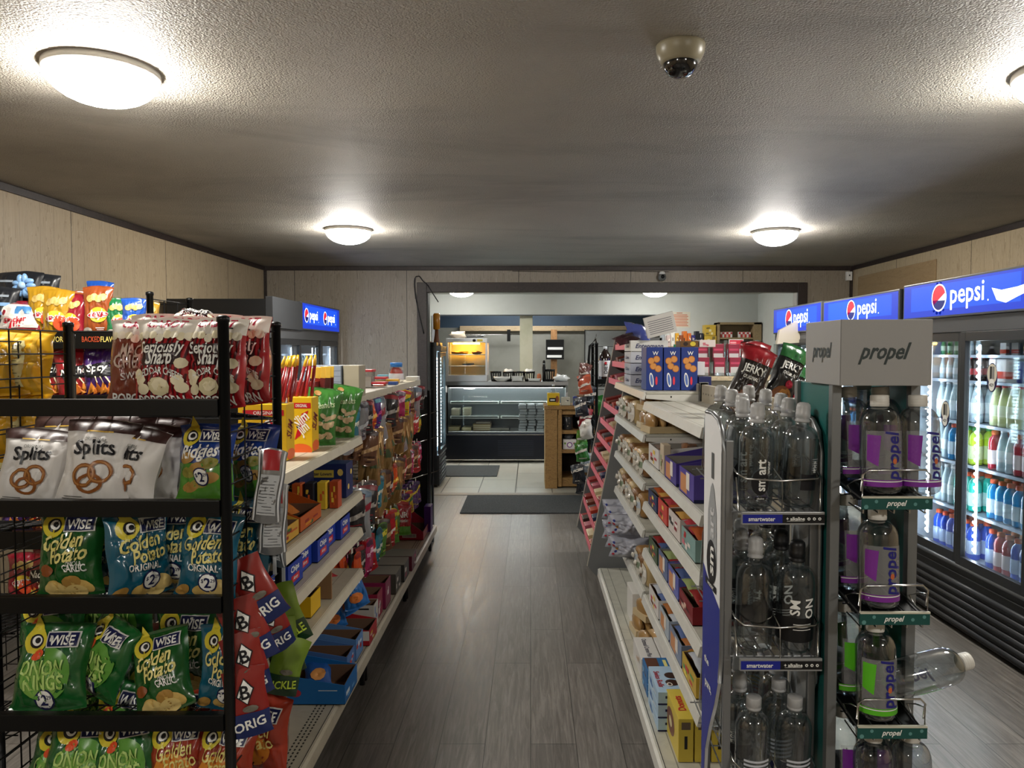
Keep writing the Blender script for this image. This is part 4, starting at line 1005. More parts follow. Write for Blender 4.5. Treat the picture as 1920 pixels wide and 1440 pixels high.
# third shelf: blue trays
blue = {'+x': lambda m, f, W, Hh: (m.a_text(f, 'Chips', W * .45, Hh * .72, .020, TW, 2, w=W * .7, bold=.05), m.a_rect(f, W * .2, Hh * .2, W * .75, Hh * .48, TR, 1), m.a_text(f, 'Ahoy', W * .48, Hh * .34, .012, TW, 2, w=W * .4)), '-y': T_('Chips', TW, .3, .6)}
for i in range(6):
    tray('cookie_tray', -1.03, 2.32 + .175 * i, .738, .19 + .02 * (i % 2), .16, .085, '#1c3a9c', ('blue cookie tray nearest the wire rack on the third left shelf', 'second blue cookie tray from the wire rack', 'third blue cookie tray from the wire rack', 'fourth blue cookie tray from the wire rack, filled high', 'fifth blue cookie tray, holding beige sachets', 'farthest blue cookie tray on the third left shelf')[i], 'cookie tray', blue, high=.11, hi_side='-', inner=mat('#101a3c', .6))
    place(packet(.09, .10, .03, '#14265e', 9), (-.95, 2.40 + .175 * i, .76), (-.9, 0, 1.3), 'dark blue cookie sachet in the %s blue tray from the wire rack' % ORD[i + 1], 'cookie sachet', 'dark blue sachets in the blue trays')
# fourth shelf
tray('snack_tray', -.99, 2.78, .545, .16, .13, .08, '#d3a80e', 'bright yellow open carton on the fourth left shelf', art={'-y': lambda m, f, W, Hh: [m.a_rect(f, W * .1, Hh * (.15 + .1 * i), W * .75, Hh * (.18 + .1 * i), mat('#9a7c1a', .5), 1) for i in range(6)]}, high=.08)
carton('display_card', -.98, 3.0, .545, .17, .01, .15, CARD, 'brown cardboard back of a display behind the yellow carton', 'display box')
for i in range(9):
    place(packet(.10, .14, .022, ('#a81d26', '#c22b30')[i % 2], 12 + i % 2, crumple=1.6), (-.90 + .02 * (i % 3), 3.12 + .035 * i, .55 + .014 * i), (-1.35, .1 * (i % 3), .9 + .1 * i), 'crumpled red candy bag, %s from the bottom of the heap on the fourth left shelf' % ORD[i + 1], 'candy bag', 'red candy bags heaped on the fourth left shelf')
# base deck
tray('snack_tray', -1.0, 2.80, .202, .29, .20, .075, '#1c6ab0', 'bright blue open snack carton at the front of the left base shelf', art={'-y': lambda m, f, W, Hh: (m.a_ell(f, W * .35, Hh * .6, .022, .015, mat('#b03040', .4), 1, 12), m.a_rect(f, W * .65, Hh * .72, W * .9, Hh * .75, TW, 1)), '+x': blocks(('#6aa6dc', '#d8e6f0'), 4, 3)}, high=.11, hi_side='-')
place(packet(.11, .14, .04, '#1f4f94', 14, lambda m, f, w, h: m.a_ell(f, 0, h * .4, w * .3, h * .2, mat('#c98a4a', .5), 1, 10)), (-.84, 2.9, .22), (-1.1, 0, .3), 'blue cookie packet lying in the bright blue carton', 'snack packet')
tray('snack_tray', -.98, 3.04, .202, .22, .13, .085, '#4a72ae', 'blue and white open carton behind the bright blue one', art={'+x': blocks(('#c8d6ea', '#c03a3a'), 2, 4)}, high=.11, hi_side='-')
tray('snack_tray', -.96, 3.20, .202, .20, .13, .095, '#5a86be', 'light blue open carton third from the front on the left base shelf', art={'+x': blocks(('#e2e8f0', '#b33a3a'), 6, 4)}, high=.12, hi_side='-')
tray('peanut_cup_tray', -.99, 3.37, .202, .25, .17, .07, '#a81f28', 'red and white open tray straddling the first shelf seam', art={'-y': lambda m, f, W, Hh: (m.a_rect(f, 0, Hh * .35, W, Hh * .98, mat('#d9d6cf', .5), .5), barcode(m, f, W, Hh)), '+x': blocks(('#e4dcd8', '#c8a03a'), 21, 4)}, high=.10, hi_side='-')
tray('snack_tray', -1.0, 3.57, .202, .24, .10, .12, '#bcbab2', 'tall white and blue tray behind the red and white one', art={'+x': blocks(('#2a56a6', '#2a56a6'), 8, 5), '-y': lambda m, f, W, Hh: (m.a_rect(f, W * .3, Hh * .82, W * .9, Hh * .88, TK, 1))})
tray('snack_tray', -.97, 3.70, .202, .2, .13, .13, '#8a1f3a', 'maroon and white tray fourth beyond the red one', art={'+x': blocks(('#e4dcd8', '#5a1a2a'), 9, 5), '-y': blocks(('#e4dcd8',), 3, 3)})
tray('snack_tray', -.97, 3.86, .202, .21, .14, .14, '#7d2148', 'magenta tray with white side on the left base shelf', art={'+x': both(blocks(('#e9e6e2',), 11, 3))})
for i in range(3):
    tray('candy_tray', -.99 + .01 * i, 4.10 + .22 * i, .202, .24, .17, .11 - .01 * i, ('#4a4640', '#3c3a38', '#6a2438')[i], ('grey topped black candy tray nearest of three on the left base shelf', 'grey topped black candy tray in the middle of three', 'grey topped candy tray with pink front, farthest of three')[i], art={'+x': blocks((('#d8d4cc', '#2a2a2a'), ('#e0dcd4', '#a02850'), ('#c83a6a', '#e8e4dc'))[i], 13 + i, 5)})
    m = MB(); m.rbox(0, 0, 0, .235, .165, .003, mat('#7d7a72', .6), .001); o = m.build('cardboard_flap', loc=(-.985 + .01 * i, 4.103 + .22 * i, .313 - .01 * i)); tag(o, ('grey cardboard flap closing the nearest candy tray', 'grey cardboard flap closing the middle candy tray', 'grey cardboard flap closing the farthest candy tray')[i], 'cardboard')
tray('candy_tray', -.97, 5.3, .202, .2, .3, .06, '#a02038', 'red and purple candy tray at the far end of the left base shelf', art={'-y': both(barcode), '+x': blocks(('#5a2a8a', '#5a2a8a'), 15, 4)}, high=.16, hi_side='-')
carton('candy_box', -.80, 5.55, .202, .05, .12, .19, '#4a2470', 'purple candy display box at the far corner of the left base shelf', 'box')

# ---------------- things on top of the pegboard run ----------------
m = MB(); m.rbox(0, 0, 0, .16, .14, .15, mat('#8b95a3', .55), .003)
for i in range(5): m.box(.0, -.0008, .02 + i * .026, .16, -.0004, .0225 + i * .026, mat('#6f7986', .6))
tag(m.build('carton_stack', loc=(-1.05, 3.50, 1.337)), 'pale blue grey stacked cartons at the near end of the top shelf', 'box')
m = MB(); m.rbox(0, 0, 0, .075, .14, .15, mat('#a39b85', .55), .003)
tag(m.build('carton_stack', loc=(-.945 + .06, 3.52, 1.337)), 'beige cartons right of the pale blue cartons on the top shelf', 'box')
jarm = clear_mat('clear_jar_plastic', '#f2f2f2', .06, .5)
def tub(loc, w, d, h, fill, lb):
    t = thing('snack_tub', lb, 'tub', loc)
    m = MB(); m.rbox(-w / 2, -d / 2, 0, w / 2, d / 2, h - .008, jarm, .006); m.build('body', t)
    m = MB(); m.rbox(-w / 2 + .006, -d / 2 + .006, .004, w / 2 - .006, d / 2 - .006, h * .6, mat(fill, .6), .004); m.build('contents', t)
    m = MB(); m.rbox(-w / 2 - .004, -d / 2 - .004, h - .012, w / 2 + .004, d / 2 + .004, h + .003, mat('#c02a34', .35), .003); m.build('lid', t)
    return t
tub((-1.0, 4.55, 1.337), .085, .1, .105, '#b9b0a6', 'tall clear tub with red lid on the left top shelf')
tub((-.98, 4.10, 1.337), .11, .1, .045, '#c8a85a', 'low clear tub with red lid in front of the tall tub')
tub((-.92, 4.55, 1.337), .08, .08, .03, '#b5562a', 'flat red lidded tub right of the tall tub')
tub((-1.0, 4.98, 1.337), .08, .08, .045, '#c9a24a', 'small red lidded tub before the blue lidded jar')
t = thing('gum_jar', 'round clear jar of red sweets with a blue lid on the top shelf', 'jar', (-.95, 5.28, 1.337))
m = MB(); m.lathe([(.044, 0), (.05, .008), (.05, .085), (.044, .105), (.034, .112)], jarm, n=24); m.build('body', t)
m = MB(); m.blob((0, 0, .055), (.045, .045, .05), mat('#c8402e', .5), 3, .1); m.build('contents', t)
m = MB(); m.lathe([(.0505, .02), (.0515, .022), (.0515, .06), (.0505, .062)], mat('#e3e0e4', .4), n=24, cap=False); m.build('label', t)
m = MB(); m.lathe([(.042, .108), (.043, .135), (.04, .138)], mat('#2f78c8', .35), n=24); m.build('lid', t)
carton('gum_box', -1.06, 5.15, 1.337, .07, .06, .055, '#6fb4cf', 'small light blue box left of the blue lidded jar', 'box', {'-y': blocks(('#e8eef0',), 3, 2)})
carton('candy_box', -.99, 5.08, 1.337, .09, .05, .028, '#d7a83a', 'flat orange yellow box in front of the round jar', 'box')
carton('candy_box', -.93, 4.85, 1.337, .06, .06, .02, '#2a4a8c', 'flat blue box beside the red lidded tubs', 'box')
carton('candy_box', -1.03, 4.02, 1.337, .05, .05, .025, '#2a3a8c', 'small navy box at the left of the low red lidded tub', 'box')
carton('white_box', -.93, 5.55, 1.337, .09, .1, .03, '#dcdcd8', 'flat white box at the far end of the left top shelf', 'box')

# ---------------- hanging packets on the pegboard ----------------
def peg(unit, y, z, L=.20):
    ux, uy = unit.location.x, unit.location.y
    m = MB(); m.tube([(XBL + .012 - ux, y - uy, z), (XBL + L - ux, y - uy, z), (XBL + L + .015 - ux, y - uy, z + .012)], .0022, CHROME, 5)
    m.rbox(XBL + L + .012 - ux, y - uy - .012, z + .004, XBL + L + .016 - ux, y - uy + .012, z + .03, mat('#d8d4c6', .5), .001); m.build('peg_hook', unit)
def art_band(c1, c2, word=None):
    def A(m, f, w, h):
        if c1 == '#b8965e': m.a_rect(f, -w * .3, h * .34, w * .3, h * .5, mat('#4a5a3a', .4), 1, 6, 3); m.a_rect(f, -w * .44, h * .86, w * .44, h * .95, mat(c2, .4), 1, 4, 2); return
        r_ = random.Random(c1 + c2); a_ = r_.uniform(-.15, .2)
        m.a_poly(f, [(-w * .48, h * (.42 + a_)), (w * .48, h * (.56 + a_)), (w * .48, h * (.70 + a_)), (-w * .48, h * (.52 + a_))], mat(c1, .4), 1)
        for q_ in range(3): m.a_rect(f, w * r_.uniform(-.4, 0), h * (.1 + .07 * q_), w * r_.uniform(.05, .4), h * (.13 + .07 * q_), mat(c1 if q_ % 2 else c2, .4), 1.2, 3, 1)
        m.a_rect(f, -w * .48, h * .84, w * .48, h * .97, mat(c2, .4), 1, 4, 2)
        if word: m.a_text(f, word, 0, h * .53, w * .3, TW, 3, w=w * .62)
    return A
KN = [('silver', '#a9abae', '#8c2030', '#5a6a7a', .24), ('grey', '#8f9194', '#b6b8ba', '#2a2a30', .23), ('orange', '#d2501e', '#e8b23a', '#8a2018', .18), ('purple', '#4a2a78', '#c84a8a', '#2a8a9a', .21), ('dark', '#2c2a2c', '#b0aaa2', '#7a2024', .20),
      ('magenta', '#a82a5a', '#e0b0c8', '#4a1a3a', .19), ('yellow', '#d8b82e', '#3a7a4a', '#a0281e', .19), ('brown', '#6e4a34', '#c8a070', '#3a2018', .20), ('tan', '#a5824e', '#b8965e', '#6a4a28', .30), ('teal', '#2a7a8c', '#d8d8c8', '#1a4a5a', .20),
      ('red', '#b32228', '#ece6dc', '#7a1418', .20), ('green', '#5a8a3a', '#d8c83a', '#2a4a22', .20), ('violet', '#5c2c6e', '#d8c23a', '#2c1440', .18)]
KD = {}
for i, (nm, c, c1, c2, hh) in enumerate(KN):
    KD[nm] = (make_bag('hanging_' + ('candy_bag' if nm not in ('tan', 'brown', 'dark') else 'snack_bag'), .105 if nm != 'tan' else .085, hh, .035 if nm != 'tan' else .05, 60 + i, mat(c, .26, .45 if nm in ('silver', 'grey', 'tan') else .1, coat=.6), art_band(c1, c2), nu=12, nv=16, crumple=2.0), hh)
rows = [(1.29, 3.52, .117, ['teal', 'silver', 'grey', 'dark', 'orange', 'purple', 'silver', 'grey', 'dark', 'brown', 'magenta', 'magenta', 'yellow', 'purple', 'dark', 'brown', 'silver', 'brown', 'dark'], 'top'),
        (1.13, 3.90, .125, ['brown', 'tan', 'tan', 'dark', 'tan', 'tan', 'brown', 'tan', 'silver', 'tan', 'tan', 'red', 'red', 'red', 'yellow'], 'second'),
        (.86, 3.58, .122, ['dark', 'silver', 'dark', 'brown', 'teal', 'tan', 'brown', 'dark', 'orange', 'tan', 'brown', 'red', 'brown', 'magenta', 'red', 'brown', 'red', 'magenta'], 'third'),
        (.57, 3.58, .125, ['orange', 'dark', 'magenta', 'red', 'teal', 'green', 'brown', 'red', 'yellow', 'green', 'yellow', 'violet', 'violet', 'yellow', 'violet', 'violet', 'violet'], 'lowest')]
rr = random.Random(11)
for z, y0, dy, cols, rn in rows:
    for i, cn in enumerate(cols):
        y = y0 + dy * i
        if y > 5.74: break
        unit = sl2 if y < YS[2] else sl3
        peg(unit, y, z)
        proto, hh = KD[cn]
        for k in range(3 if cn != 'tan' else 2):
            o = dup(proto) if KD[cn][0].get('used') else proto
            proto['used'] = 1; o['used'] = 1
            o.location = (XBL + .235 - .048 * k - rr.uniform(0, .01), y + rr.uniform(-.008, .008), z - hh + .012 - .0 * k)
            o.rotation_euler = (rr.uniform(-.10, .10), rr.uniform(-.12, .12), PI / 2 - rr.uniform(-.1, 1.15)); q_ = rr.uniform(.8, 1.12); o.scale = (q_ * .92, q_, q_); o.location.z = z - hh * q_ + .012
            tag(o, '%s packet hanging %s on %s hook of the %s peg row' % (cn, ('outermost', 'midway', 'innermost')[k], ORD[i + 1], rn), 'hanging packet', 'packets hanging on the pegboard')
for nm in KD:
    if not KD[nm][0].get('used'): bpy.data.objects.remove(KD[nm][0])
for o in bpy.data.objects:
    if 'used' in o: del o['used']
# loose bags at the foot of the pegboard
AIR = make_bag('candy_bag', .13, .20, .05, 80, foil('#a51c22'), lambda m, f, w, h: (m.a_rect(f, -w * .5, 0, w * .5, h * .3, foil('#5f9a3a'), .8, 8, 4), m.a_text(f, 'AIR', 0, h * .68, .035, TW, 3, w=w * .6, bold=.04), m.a_text(f, 'heads', 0, h * .5, .022, TW, 3, w=w * .6)), crumple=1.2)
bag_at(AIR, -.90, 4.72, .33, .5, -.1, .1, 1.0, 'red and green candy bag hanging lower left of the pair before the pegboard', None, 'candy bag')
bag_at(AIR, -.84, 4.80, .36, .3, -.1, .05, 1.0, 'red and green candy bag nearest the aisle before the pegboard', None, 'candy bag')
MAX = make_bag('candy_bag', .12, .18, .05, 81, foil('#2a6ab0'), lambda m, f, w, h: (m.a_text(f, 'MAX', 0, h * .72, .03, TW, 3, w=w * .6, bold=.04), m.a_ell(f, 0, h * .3, w * .3, h * .14, mat('#d87a3a', .4), 2, 10)), crumple=1.5)
for i, (x, y, z, rz) in enumerate(((-.80, 3.42, .36, .4), (-.86, 3.50, .30, .7), (-.91, 3.44, .25, .3))):
    bag_at(MAX, x, y, z, rz, -.15, -.25, 1.0, ('blue candy bag hanging topmost at the end of the fourth left shelf', 'blue candy bag hanging behind the topmost blue one', 'lowest blue candy bag above the base trays')[i], None, 'candy bag')
# wire fence at the run's far end
m = MB()
for y in (5.83, 6.05): m.tube([(-.80, y, 0), (-.80, y, 1.25)], .011, BLACK, 8)
t = thing('end_rack', 'narrow black wire end rack at the far end of the left run', 'display rack', (-.93, 5.94, 0))
m.v = [(v[0] + .93, v[1] - 5.94, v[2]) for v in m.v]; m.build('posts', t)
m = MB()
for z in (.55, .82, 1.02): m.tube([(-.95 + .93, 5.83 - 5.94, z), (-.72 + .93, 5.83 - 5.94, z + .07)], .004, CHROME, 6)
m.build('arms', t)
m = MB(); m.rbox(-.14, -.09, .02, .12, .09, 1.2, BLACKM, .004); m.build('back_panel', t)
# goods on the far side of the left run
for i in range(9):
    carton('candy_box', -1.42, 2.35 + .13 * i, (.202, .502, .802)[i % 3], .2, .1, .1, ('#4a2a7a', '#8a2430', '#c8b43a')[(i + i // 3) % 3], ('purple', 'red', 'yellow')[(i + i // 3) % 3] + ' candy carton on the hidden side of the left run, %s from the near end' % ORD[i + 1], 'box', {'-y': blocks(('#e8e4da', '#2a2a2a'), i, 4)})
# ---------------- goods on the right run ----------------
def loaf(name, w, h, L, crust, seed, ends='#dfe6ee', stripes=True):
    """sliced bread in a clear bag: length along local y, twisted end at -x when turned"""
    m = MB(); c = mat(crust, .5, coat=.25); n = 16
    def f(u, v):
        t = u * 2 * PI; r = v
        k = .5 + .5 * math.sin(t); cx = math.cos(t); sz = math.sin(t)
        X = w / 2 * (abs(cx) ** .45) * (1 if cx > 0 else -1); Z = h / 2 * (abs(sz) ** .5) * (1 if sz > 0 else -1)
        e = min(1, min(r, 1 - r) * 16) ** .35 if 0 < r < 1 else 0.02
        rip = 1 + .02 * math.sin(r * L / .012 * 2 * PI / 2) + .03 * noise.noise(Vector((u * 5, v * 6, seed)))
        return (X * (.35 + .65 * e) * rip, (r - .5) * L, h / 2 + Z * (.3 + .7 * e) * rip)
    m.grid(f, 26, 26, c)
    o = m
    if stripes: 
        m.a_rect(lambda x, y, k: (-w / 2 * 1.04, (x - .5) * L, h / 2 + (y - .5) * h), .2, .25, .75, .8, mat(ends, .35, coat=.5), 1)
    tw = mat('#cfcabd', .3, coat=.6)
    ef = lambda x, y, k: (x, -L / 2 - .001 * k - .006 * math.cos(x * 60), h * .5 + y)
    m.a_ell(ef, 0, 0, w * .42, h * .42, tw, 1, 18); m.a_rect(ef, -w * .34, -h * .08, w * .34, h * .2, mat(ends, .4), 2, 6)
    m.blob((0, -L / 2 - .012, h * .62), (w * .16, .012, h * .12), tw, seed, .3, 8, 6)
    return m.build(name)
LF = [loaf('bread_loaf', .11, .11, .24, '#96703f', 1, '#b9c4cf'), loaf('bread_loaf', .115, .11, .26, '#7c5630', 2, '#8a9a80'), loaf('bread_loaf', .12, .12, .25, '#b39a6c', 3, '#e9e6df')]
_m = MB()
for _i in range(5): _m.blob((-.085 + .042 * _i, 0, .047), (.0235, .075, .047), mat(('#a07c4a', '#b08c58')[_i % 2], .4, coat=.5), _i, .06, 14, 12)
_m.prism([(-.112, 0), (.112, 0), (.110, .03), (-.110, .03)], -.07, .07, mat('#c9b48c', .4, coat=.5), 'y'); BUN = _m.build('bun_pack')
WON = make_bag('white_bread_bag', .23, .12, .12, 90, mat('#adafba', .35, coat=.5), lambda m, f, w, h: [m.a_ell(f, w * (-.42 + .03 * (i % 3)), h * (.2 + .14 * i), .008, .007, mat(('#b32a3a', '#2a3a8a', '#c88a2a')[i % 3], .4), 1, 8) for i in range(5)], crumple=1.2)
_u = set()
def use(p, x, y, z, rot, label, cat, sc=1.0):
    if p.name in _u: o = dup(p)
    else: _u.add(p.name); o = p
    return place(o, (x, y, z), rot, label, cat, None, sc)
# bread unit (second right unit); loaves lie across the shelf, one end at the lip
def crossloaf(i, y, z, lb, sc=1.0, dx=0): use(LF[i], .665 + dx, y, z, (0, 0, -PI / 2 + .05), lb, 'bread', sc)
for k, (y, lb) in enumerate(((4.50, 'bread loaf farthest back on the upper bread shelf beside the grey rack'), (4.36, 'second bread loaf from the grey rack on the upper bread shelf'), (4.22, 'third bread loaf from the grey rack on the upper bread shelf'), (4.08, 'fourth bread loaf from the grey rack on the upper bread shelf'), (3.94, 'fifth bread loaf from the grey rack on the upper bread shelf'))):
    crossloaf((0, 2, 1, 0, 2)[k], y, 1.169, lb, 1.05)
use(BUN, .66, 3.76, 1.169, (0, 0, .1), 'pack of long buns near the front of the upper bread shelf', 'buns'); use(BUN, .66, 3.56, 1.169, (0, 0, .15), 'pack of long buns at the near end of the upper bread shelf', 'buns', 1.05)
use(BUN, .66, 3.74, 1.257, (.05, 0, .2), 'pack of buns stacked on top of the long buns', 'buns')
for k in range(7):
    crossloaf((1, 0, 2)[k % 3], 4.50 - .145 * k, .942, ('bread loaf farthest back', 'second bread loaf from the back', 'third bread loaf from the back', 'fourth bread loaf from the back', 'fifth bread loaf from the back', 'sixth bread loaf from the back', 'nearest bread loaf')[k] + ' on the middle bread shelf', 'bread' and 1.0)
for k in range(6):
    crossloaf((2, 1, 0)[k % 3], 4.48 - .15 * k, .722, ('brown bread loaf farthest back', 'second loaf from the back', 'third loaf from the back', 'fourth loaf from the back', 'fifth loaf from the back', 'nearest loaf')[k] + ' on the bread shelf at knee height', 1.05)
for k, (y, z, lb) in enumerate(((4.42, .432, 'white bread bag with coloured dots at the back, lower of the stack'), (4.42, .555, 'white bread bag with coloured dots at the back, upper of the stack'), (4.22, .432, 'white bread bag with coloured dots in the middle, lower of the stack'), (4.22, .555, 'white bread bag with coloured dots in the middle, upper of the stack'), (4.02, .432, 'white bread bag with coloured dots nearest the viewer, lower of the stack'), (4.02, .55, 'white bread bag with coloured dots nearest the viewer, upper of the stack'))):
    use(WON, .54, y, z, (0, 0, -.1), lb, 'bread bag')
for k in range(3): crossloaf(k, 3.84 - .15 * k, .432, ('golden loaf', 'dark brown loaf', 'pale loaf')[k] + ' on the lowest bread shelf near the seam')
use(BUN, .60, 3.55, .202, (0, 0, .1), 'golden bun pack on the right base shelf by the seam', 'buns'); use(BUN, .60, 3.33, .202, (0, 0, .2), 'golden bun pack in front on the right base shelf', 'buns')
use(BUN, .62, 3.52, .29, (0, 0, .3), 'bun pack stacked on the base shelf bun packs', 'buns')
carton('pastry_box', .50, 3.62, .202, .08, .2, .16, '#dcdad4', 'white and red pastry carton at the back of the right base shelf', 'box', {'-y': both(blocks(('#a8222e',), 2, 3))})
carton('pastry_box', .60, 3.48, .202, .14, .24, .19, '#232f7a', 'blue and red pastry carton behind the white oatmeal boxes', 'box', {'-y': both(T_('Little', TW, .14, .6, None, .7), T_('Oh', TW, .2, .5, None, .4)), '-x': blocks(('#b3262e', '#e6e2da'), 5, 4)})
# blue cracker cartons standing on the bread unit
def art_crack(m, f, W, Hh):
    for a, b in ((.3, .68), (.62, .72), (.42, .56), (.72, .5)): m.a_ell(f, W * a, Hh * b, .017, .017, mat('#a8622a', .5), 1, 14); m.a_ell(f, W * a, Hh * b, .014, .014, mat('#d2904a', .5), 2, 14)
    m.a_ell(f, W * .32, Hh * .24, W * .13, Hh * .17, TW, 2, 18, rot=.12); m.a_ell(f, W * .32, Hh * .24, W * .08, Hh * .13, mat('#5a76b8', .4), 3, 18, rot=.12); m.a_ell(f, W * .62, Hh * .22, W * .07, Hh * .10, mat('#e03a4a', .4), 2, 14)
    m.a_text(f, 'W', W * .55, Hh * .86, .018, TW, 2)
for k in range(3): carton('cracker_box', .64 - .0 + .083 * k - .09, 3.55, 1.368, .078, .16, .205, '#263a80', ('tall blue cracker carton left of three', 'tall blue cracker carton middle of three', 'tall blue cracker carton right of three')[k] + ' on the bread unit', 'box', {'-y': art_crack})
SIDEc = {'-y': both(T_('Entenmann', mat('#2a3260', .4), .4, .8, None, .5, .3)), '-x': T_('Cakes', mat('#2a3260', .4), .3, .7, None, .5, .3)}
for k in range(4): carton('cake_box', .535, 4.0, 1.368 + .062 * k, .20, .26, .058, ('#b9bcc8', '#a8acba', '#c2c5ce', '#d9d9d6')[k], ('lowest', 'second', 'third', 'topmost')[k] + ' silver cake carton in the stack left of the blue cracker cartons', 'box', SIDEc)
for k in range(3): carton('cookie_box', .80 - .02 * k, 3.55 + .05 * k, 1.368 + .07 * k, .06, .10, .065, ('#232a5c', '#e2e2e2', '#1d2a60')[k], ('navy carton right of the blue cracker cartons', 'white carton on the navy one by the crackers', 'navy carton on top right of the crackers')[k], 'box')
use(packet(.16, .14, .06, '#4a56a0', 71, crumple=1.8), .60, 4.15, 1.62, (-.9, .3, .2), 'crumpled blue violet snack bag lying on the cake cartons', 'snack bag')
use(packet(.13, .10, .05, '#3a1a22', 72, crumple=1.8), .54, 4.05, 1.60, (-1.1, -.3, .3), 'crumpled maroon snack bag left of the blue one on the cake cartons', 'snack bag')
o = carton('paper_pack', .62, 3.95, 1.62, .16, .02, .11, '#cfcdc8', 'white pack with printed grey lines tilted on top of the cake cartons', 'box', {'-y': lambda m, f, W, Hh: [m.a_rect(f, W * .1, Hh * (.15 + .1 * i), W * .9, Hh * (.18 + .1 * i), mat('#6a6a70', .5), 1) for i in range(7)]}); o.rotation_euler = (.1, -.25, 0)
carton('pie_box', .74, 3.70, 1.575, .09, .12, .03, '#6a4a24', 'brown and yellow pie carton lying over the blue cracker cartons', 'box', {'-y': lambda m, f, W, Hh: (m.a_ell(f, W * .3, Hh * .5, .012, .010, mat('#2c1a10', .5), 1), m.a_ell(f, W * .7, Hh * .5, .014, .011, mat('#d8c23a', .5), 1))})
carton('pie_box', .835, 3.70, 1.575, .08, .12, .035, '#d9cfcb', 'pale pink carton lying right of the brown pie carton', 'box', {'-y': blocks(('#c86a7a',), 3, 3)})
# first right unit: trays
LD = lambda c='#e4e1dc': {'-y': lambda m, f, W, Hh: (m.a_poly(f, [(W * .12, Hh * .5), (W * .5, Hh * .6), (W * .62, Hh * .85), (W * .1, Hh * .78)], mat('#9c1f34', .4), 1), m.a_text(f, 'Little Debbie', W * .36, Hh * .68, .011, TW, 2, w=W * .44, rot=.05)), '-x': blocks(('#c83a4a', '#e8c85a', '#6a3a1c'), 3, 5)}
PUR = {'-x': lambda m, f, W, Hh: (m.a_rect(f, W * .1, Hh * .1, W * .55, Hh * .8, mat('#c88a5a', .45), 1), m.a_rect(f, W * .5, Hh * .3, W * .72, Hh * .95, mat('#e4dcd2', .45), 1.4)), '-y': lambda m, f, W, Hh: m.a_rect(f, 0, Hh * .0, W, Hh * .12, NAVY, 1)}
HRT = {'-y': lambda m, f, W, Hh: (m.a_poly(f, [(W * .15, Hh * .78), (W * .7, Hh * .82), (W * .7, Hh * .95), (W * .15, Hh * .92)], mat('#b3262e', .4), 1), m.a_text(f, 'Little Debbie', W * .42, Hh * .865, .010, TW, 2, w=W * .5), m.a_ell(f, W * .42, Hh * .5, .012, .011, mat('#c23a62', .4), 1, 10), m.a_ell(f, W * .53, Hh * .5, .012, .011, mat('#c23a62', .4), 1.2, 10), m.a_poly(f, [(W * .34, Hh * .46), (W * .475, Hh * .22), (W * .61, Hh * .46), (W * .475, Hh * .6)], mat('#c23a62', .4), 1.4)), '-x': blocks(('#b3262e', '#c86a7a', '#e4d8d2'), 8, 6)}
def rt(y, z, dy, dz, col, lb, art, high=None, x=.537, dx=.25, inner=CARDI): return tray('snack_tray', x, y, z, dx, dy, dz, col, lb, art=art, high=high, hi_side='+', inner=inner)
gry = mat('#8a857e', .7)
rt(3.12, 1.052, .26, .085, '#d5d2cf', 'white open snack cake tray with a red name ribbon on the upper right shelf', LD(), .10, inner=gry)
rt(2.74, 1.052, .23, .085, '#4a3c8c', 'purple open carton farther of two on the upper right shelf', PUR, .12, inner=gry)
rt(2.44, 1.052, .24, .09, '#54469a', 'purple open carton nearer of two on the upper right shelf', PUR, .12, inner=gry)
carton('snack_box', .54, 3.02, 1.052, .03, .08, .12, '#c8b8a0', 'slim standing carton between the white tray and the purple carton', 'box', {'-x': blocks(('#6a8a5a', '#8a5a3a'), 3, 4)})
rt(3.16, .86, .22, .07, '#26365e', 'navy open tray at the back of the middle right shelf', LD(), .09, inner=gry)
rt(2.92, .86, .2, .08, '#c8443a', 'red and cream tray of cakes on the middle right shelf', LD(), .09)
rt(2.66, .86, .22, .085, '#cfc6c0', 'white and red open tray before the teal carton', {'-x': blocks(('#8a1d34', '#2a2a2a', '#e4dcd8'), 6, 6)}, .10)
rt(2.41, .86, .22, .075, '#7fa09c', 'teal grey open carton with a pink heart on the middle right shelf', HRT, .085, inner=mat('#a88a8a', .7))
rt(3.14, .642, .22, .075, '#3c5238', 'dark green open tray at the back of the lower right shelf', LD(), .09, inner=gry)
rt(2.9, .642, .2, .085, '#5a6a94', 'grey blue open tray on the lower right shelf', PUR, .10, inner=gry)
rt(2.68, .642, .2, .085, '#5a62b0', 'periwinkle open tray on the lower right shelf', PUR, .10, inner=gry)
rt(2.44, .642, .22, .06, '#7c1620', 'dark red open tray of wrapped cakes on the lower right shelf', {'-y': lambda m, f, W, Hh: m.a_ell(f, W * .5, Hh * .45, .012, .010, mat('#a86a5a', .4), 1), '-x': blocks(('#d8b8a8', '#3a1014'), 9, 5)}, .08)
rt(3.1, .422, .24, .08, '#d8d4d0', 'white open tray at the back of the lowest right shelf', LD(), .09)
rt(2.86, .422, .2, .08, '#aab6c2', 'silver blue open tray on the lowest right shelf', PUR, .09, inner=gry)
rt(2.62, .422, .22, .08, '#7c8aa6', 'blue grey tray of silver packets on the lowest right shelf', PUR, .09, inner=gry)
rt(2.38, .422, .22, .07, '#c3a23a', 'yellow green tray with a red front on the lowest right shelf', {'-y': lambda m, f, W, Hh: m.a_rect(f, W * .06, Hh * .2, W * .94, Hh * .7, mat('#b3302a', .45), 1), '-x': blocks(('#e8d85a', '#4a9a5a', '#c83a3a'), 4, 6)}, .08)
fillc = {1.052: ['#7c6a60', '#8a6248', '#5c4236'], .86: ['#a8542e', '#c2944e', '#b04048'], .642: ['#8a2a2a', '#4a5a86', '#93a06a'], .422: ['#b8bcc4', '#5a6c9c', '#a86a3c']}
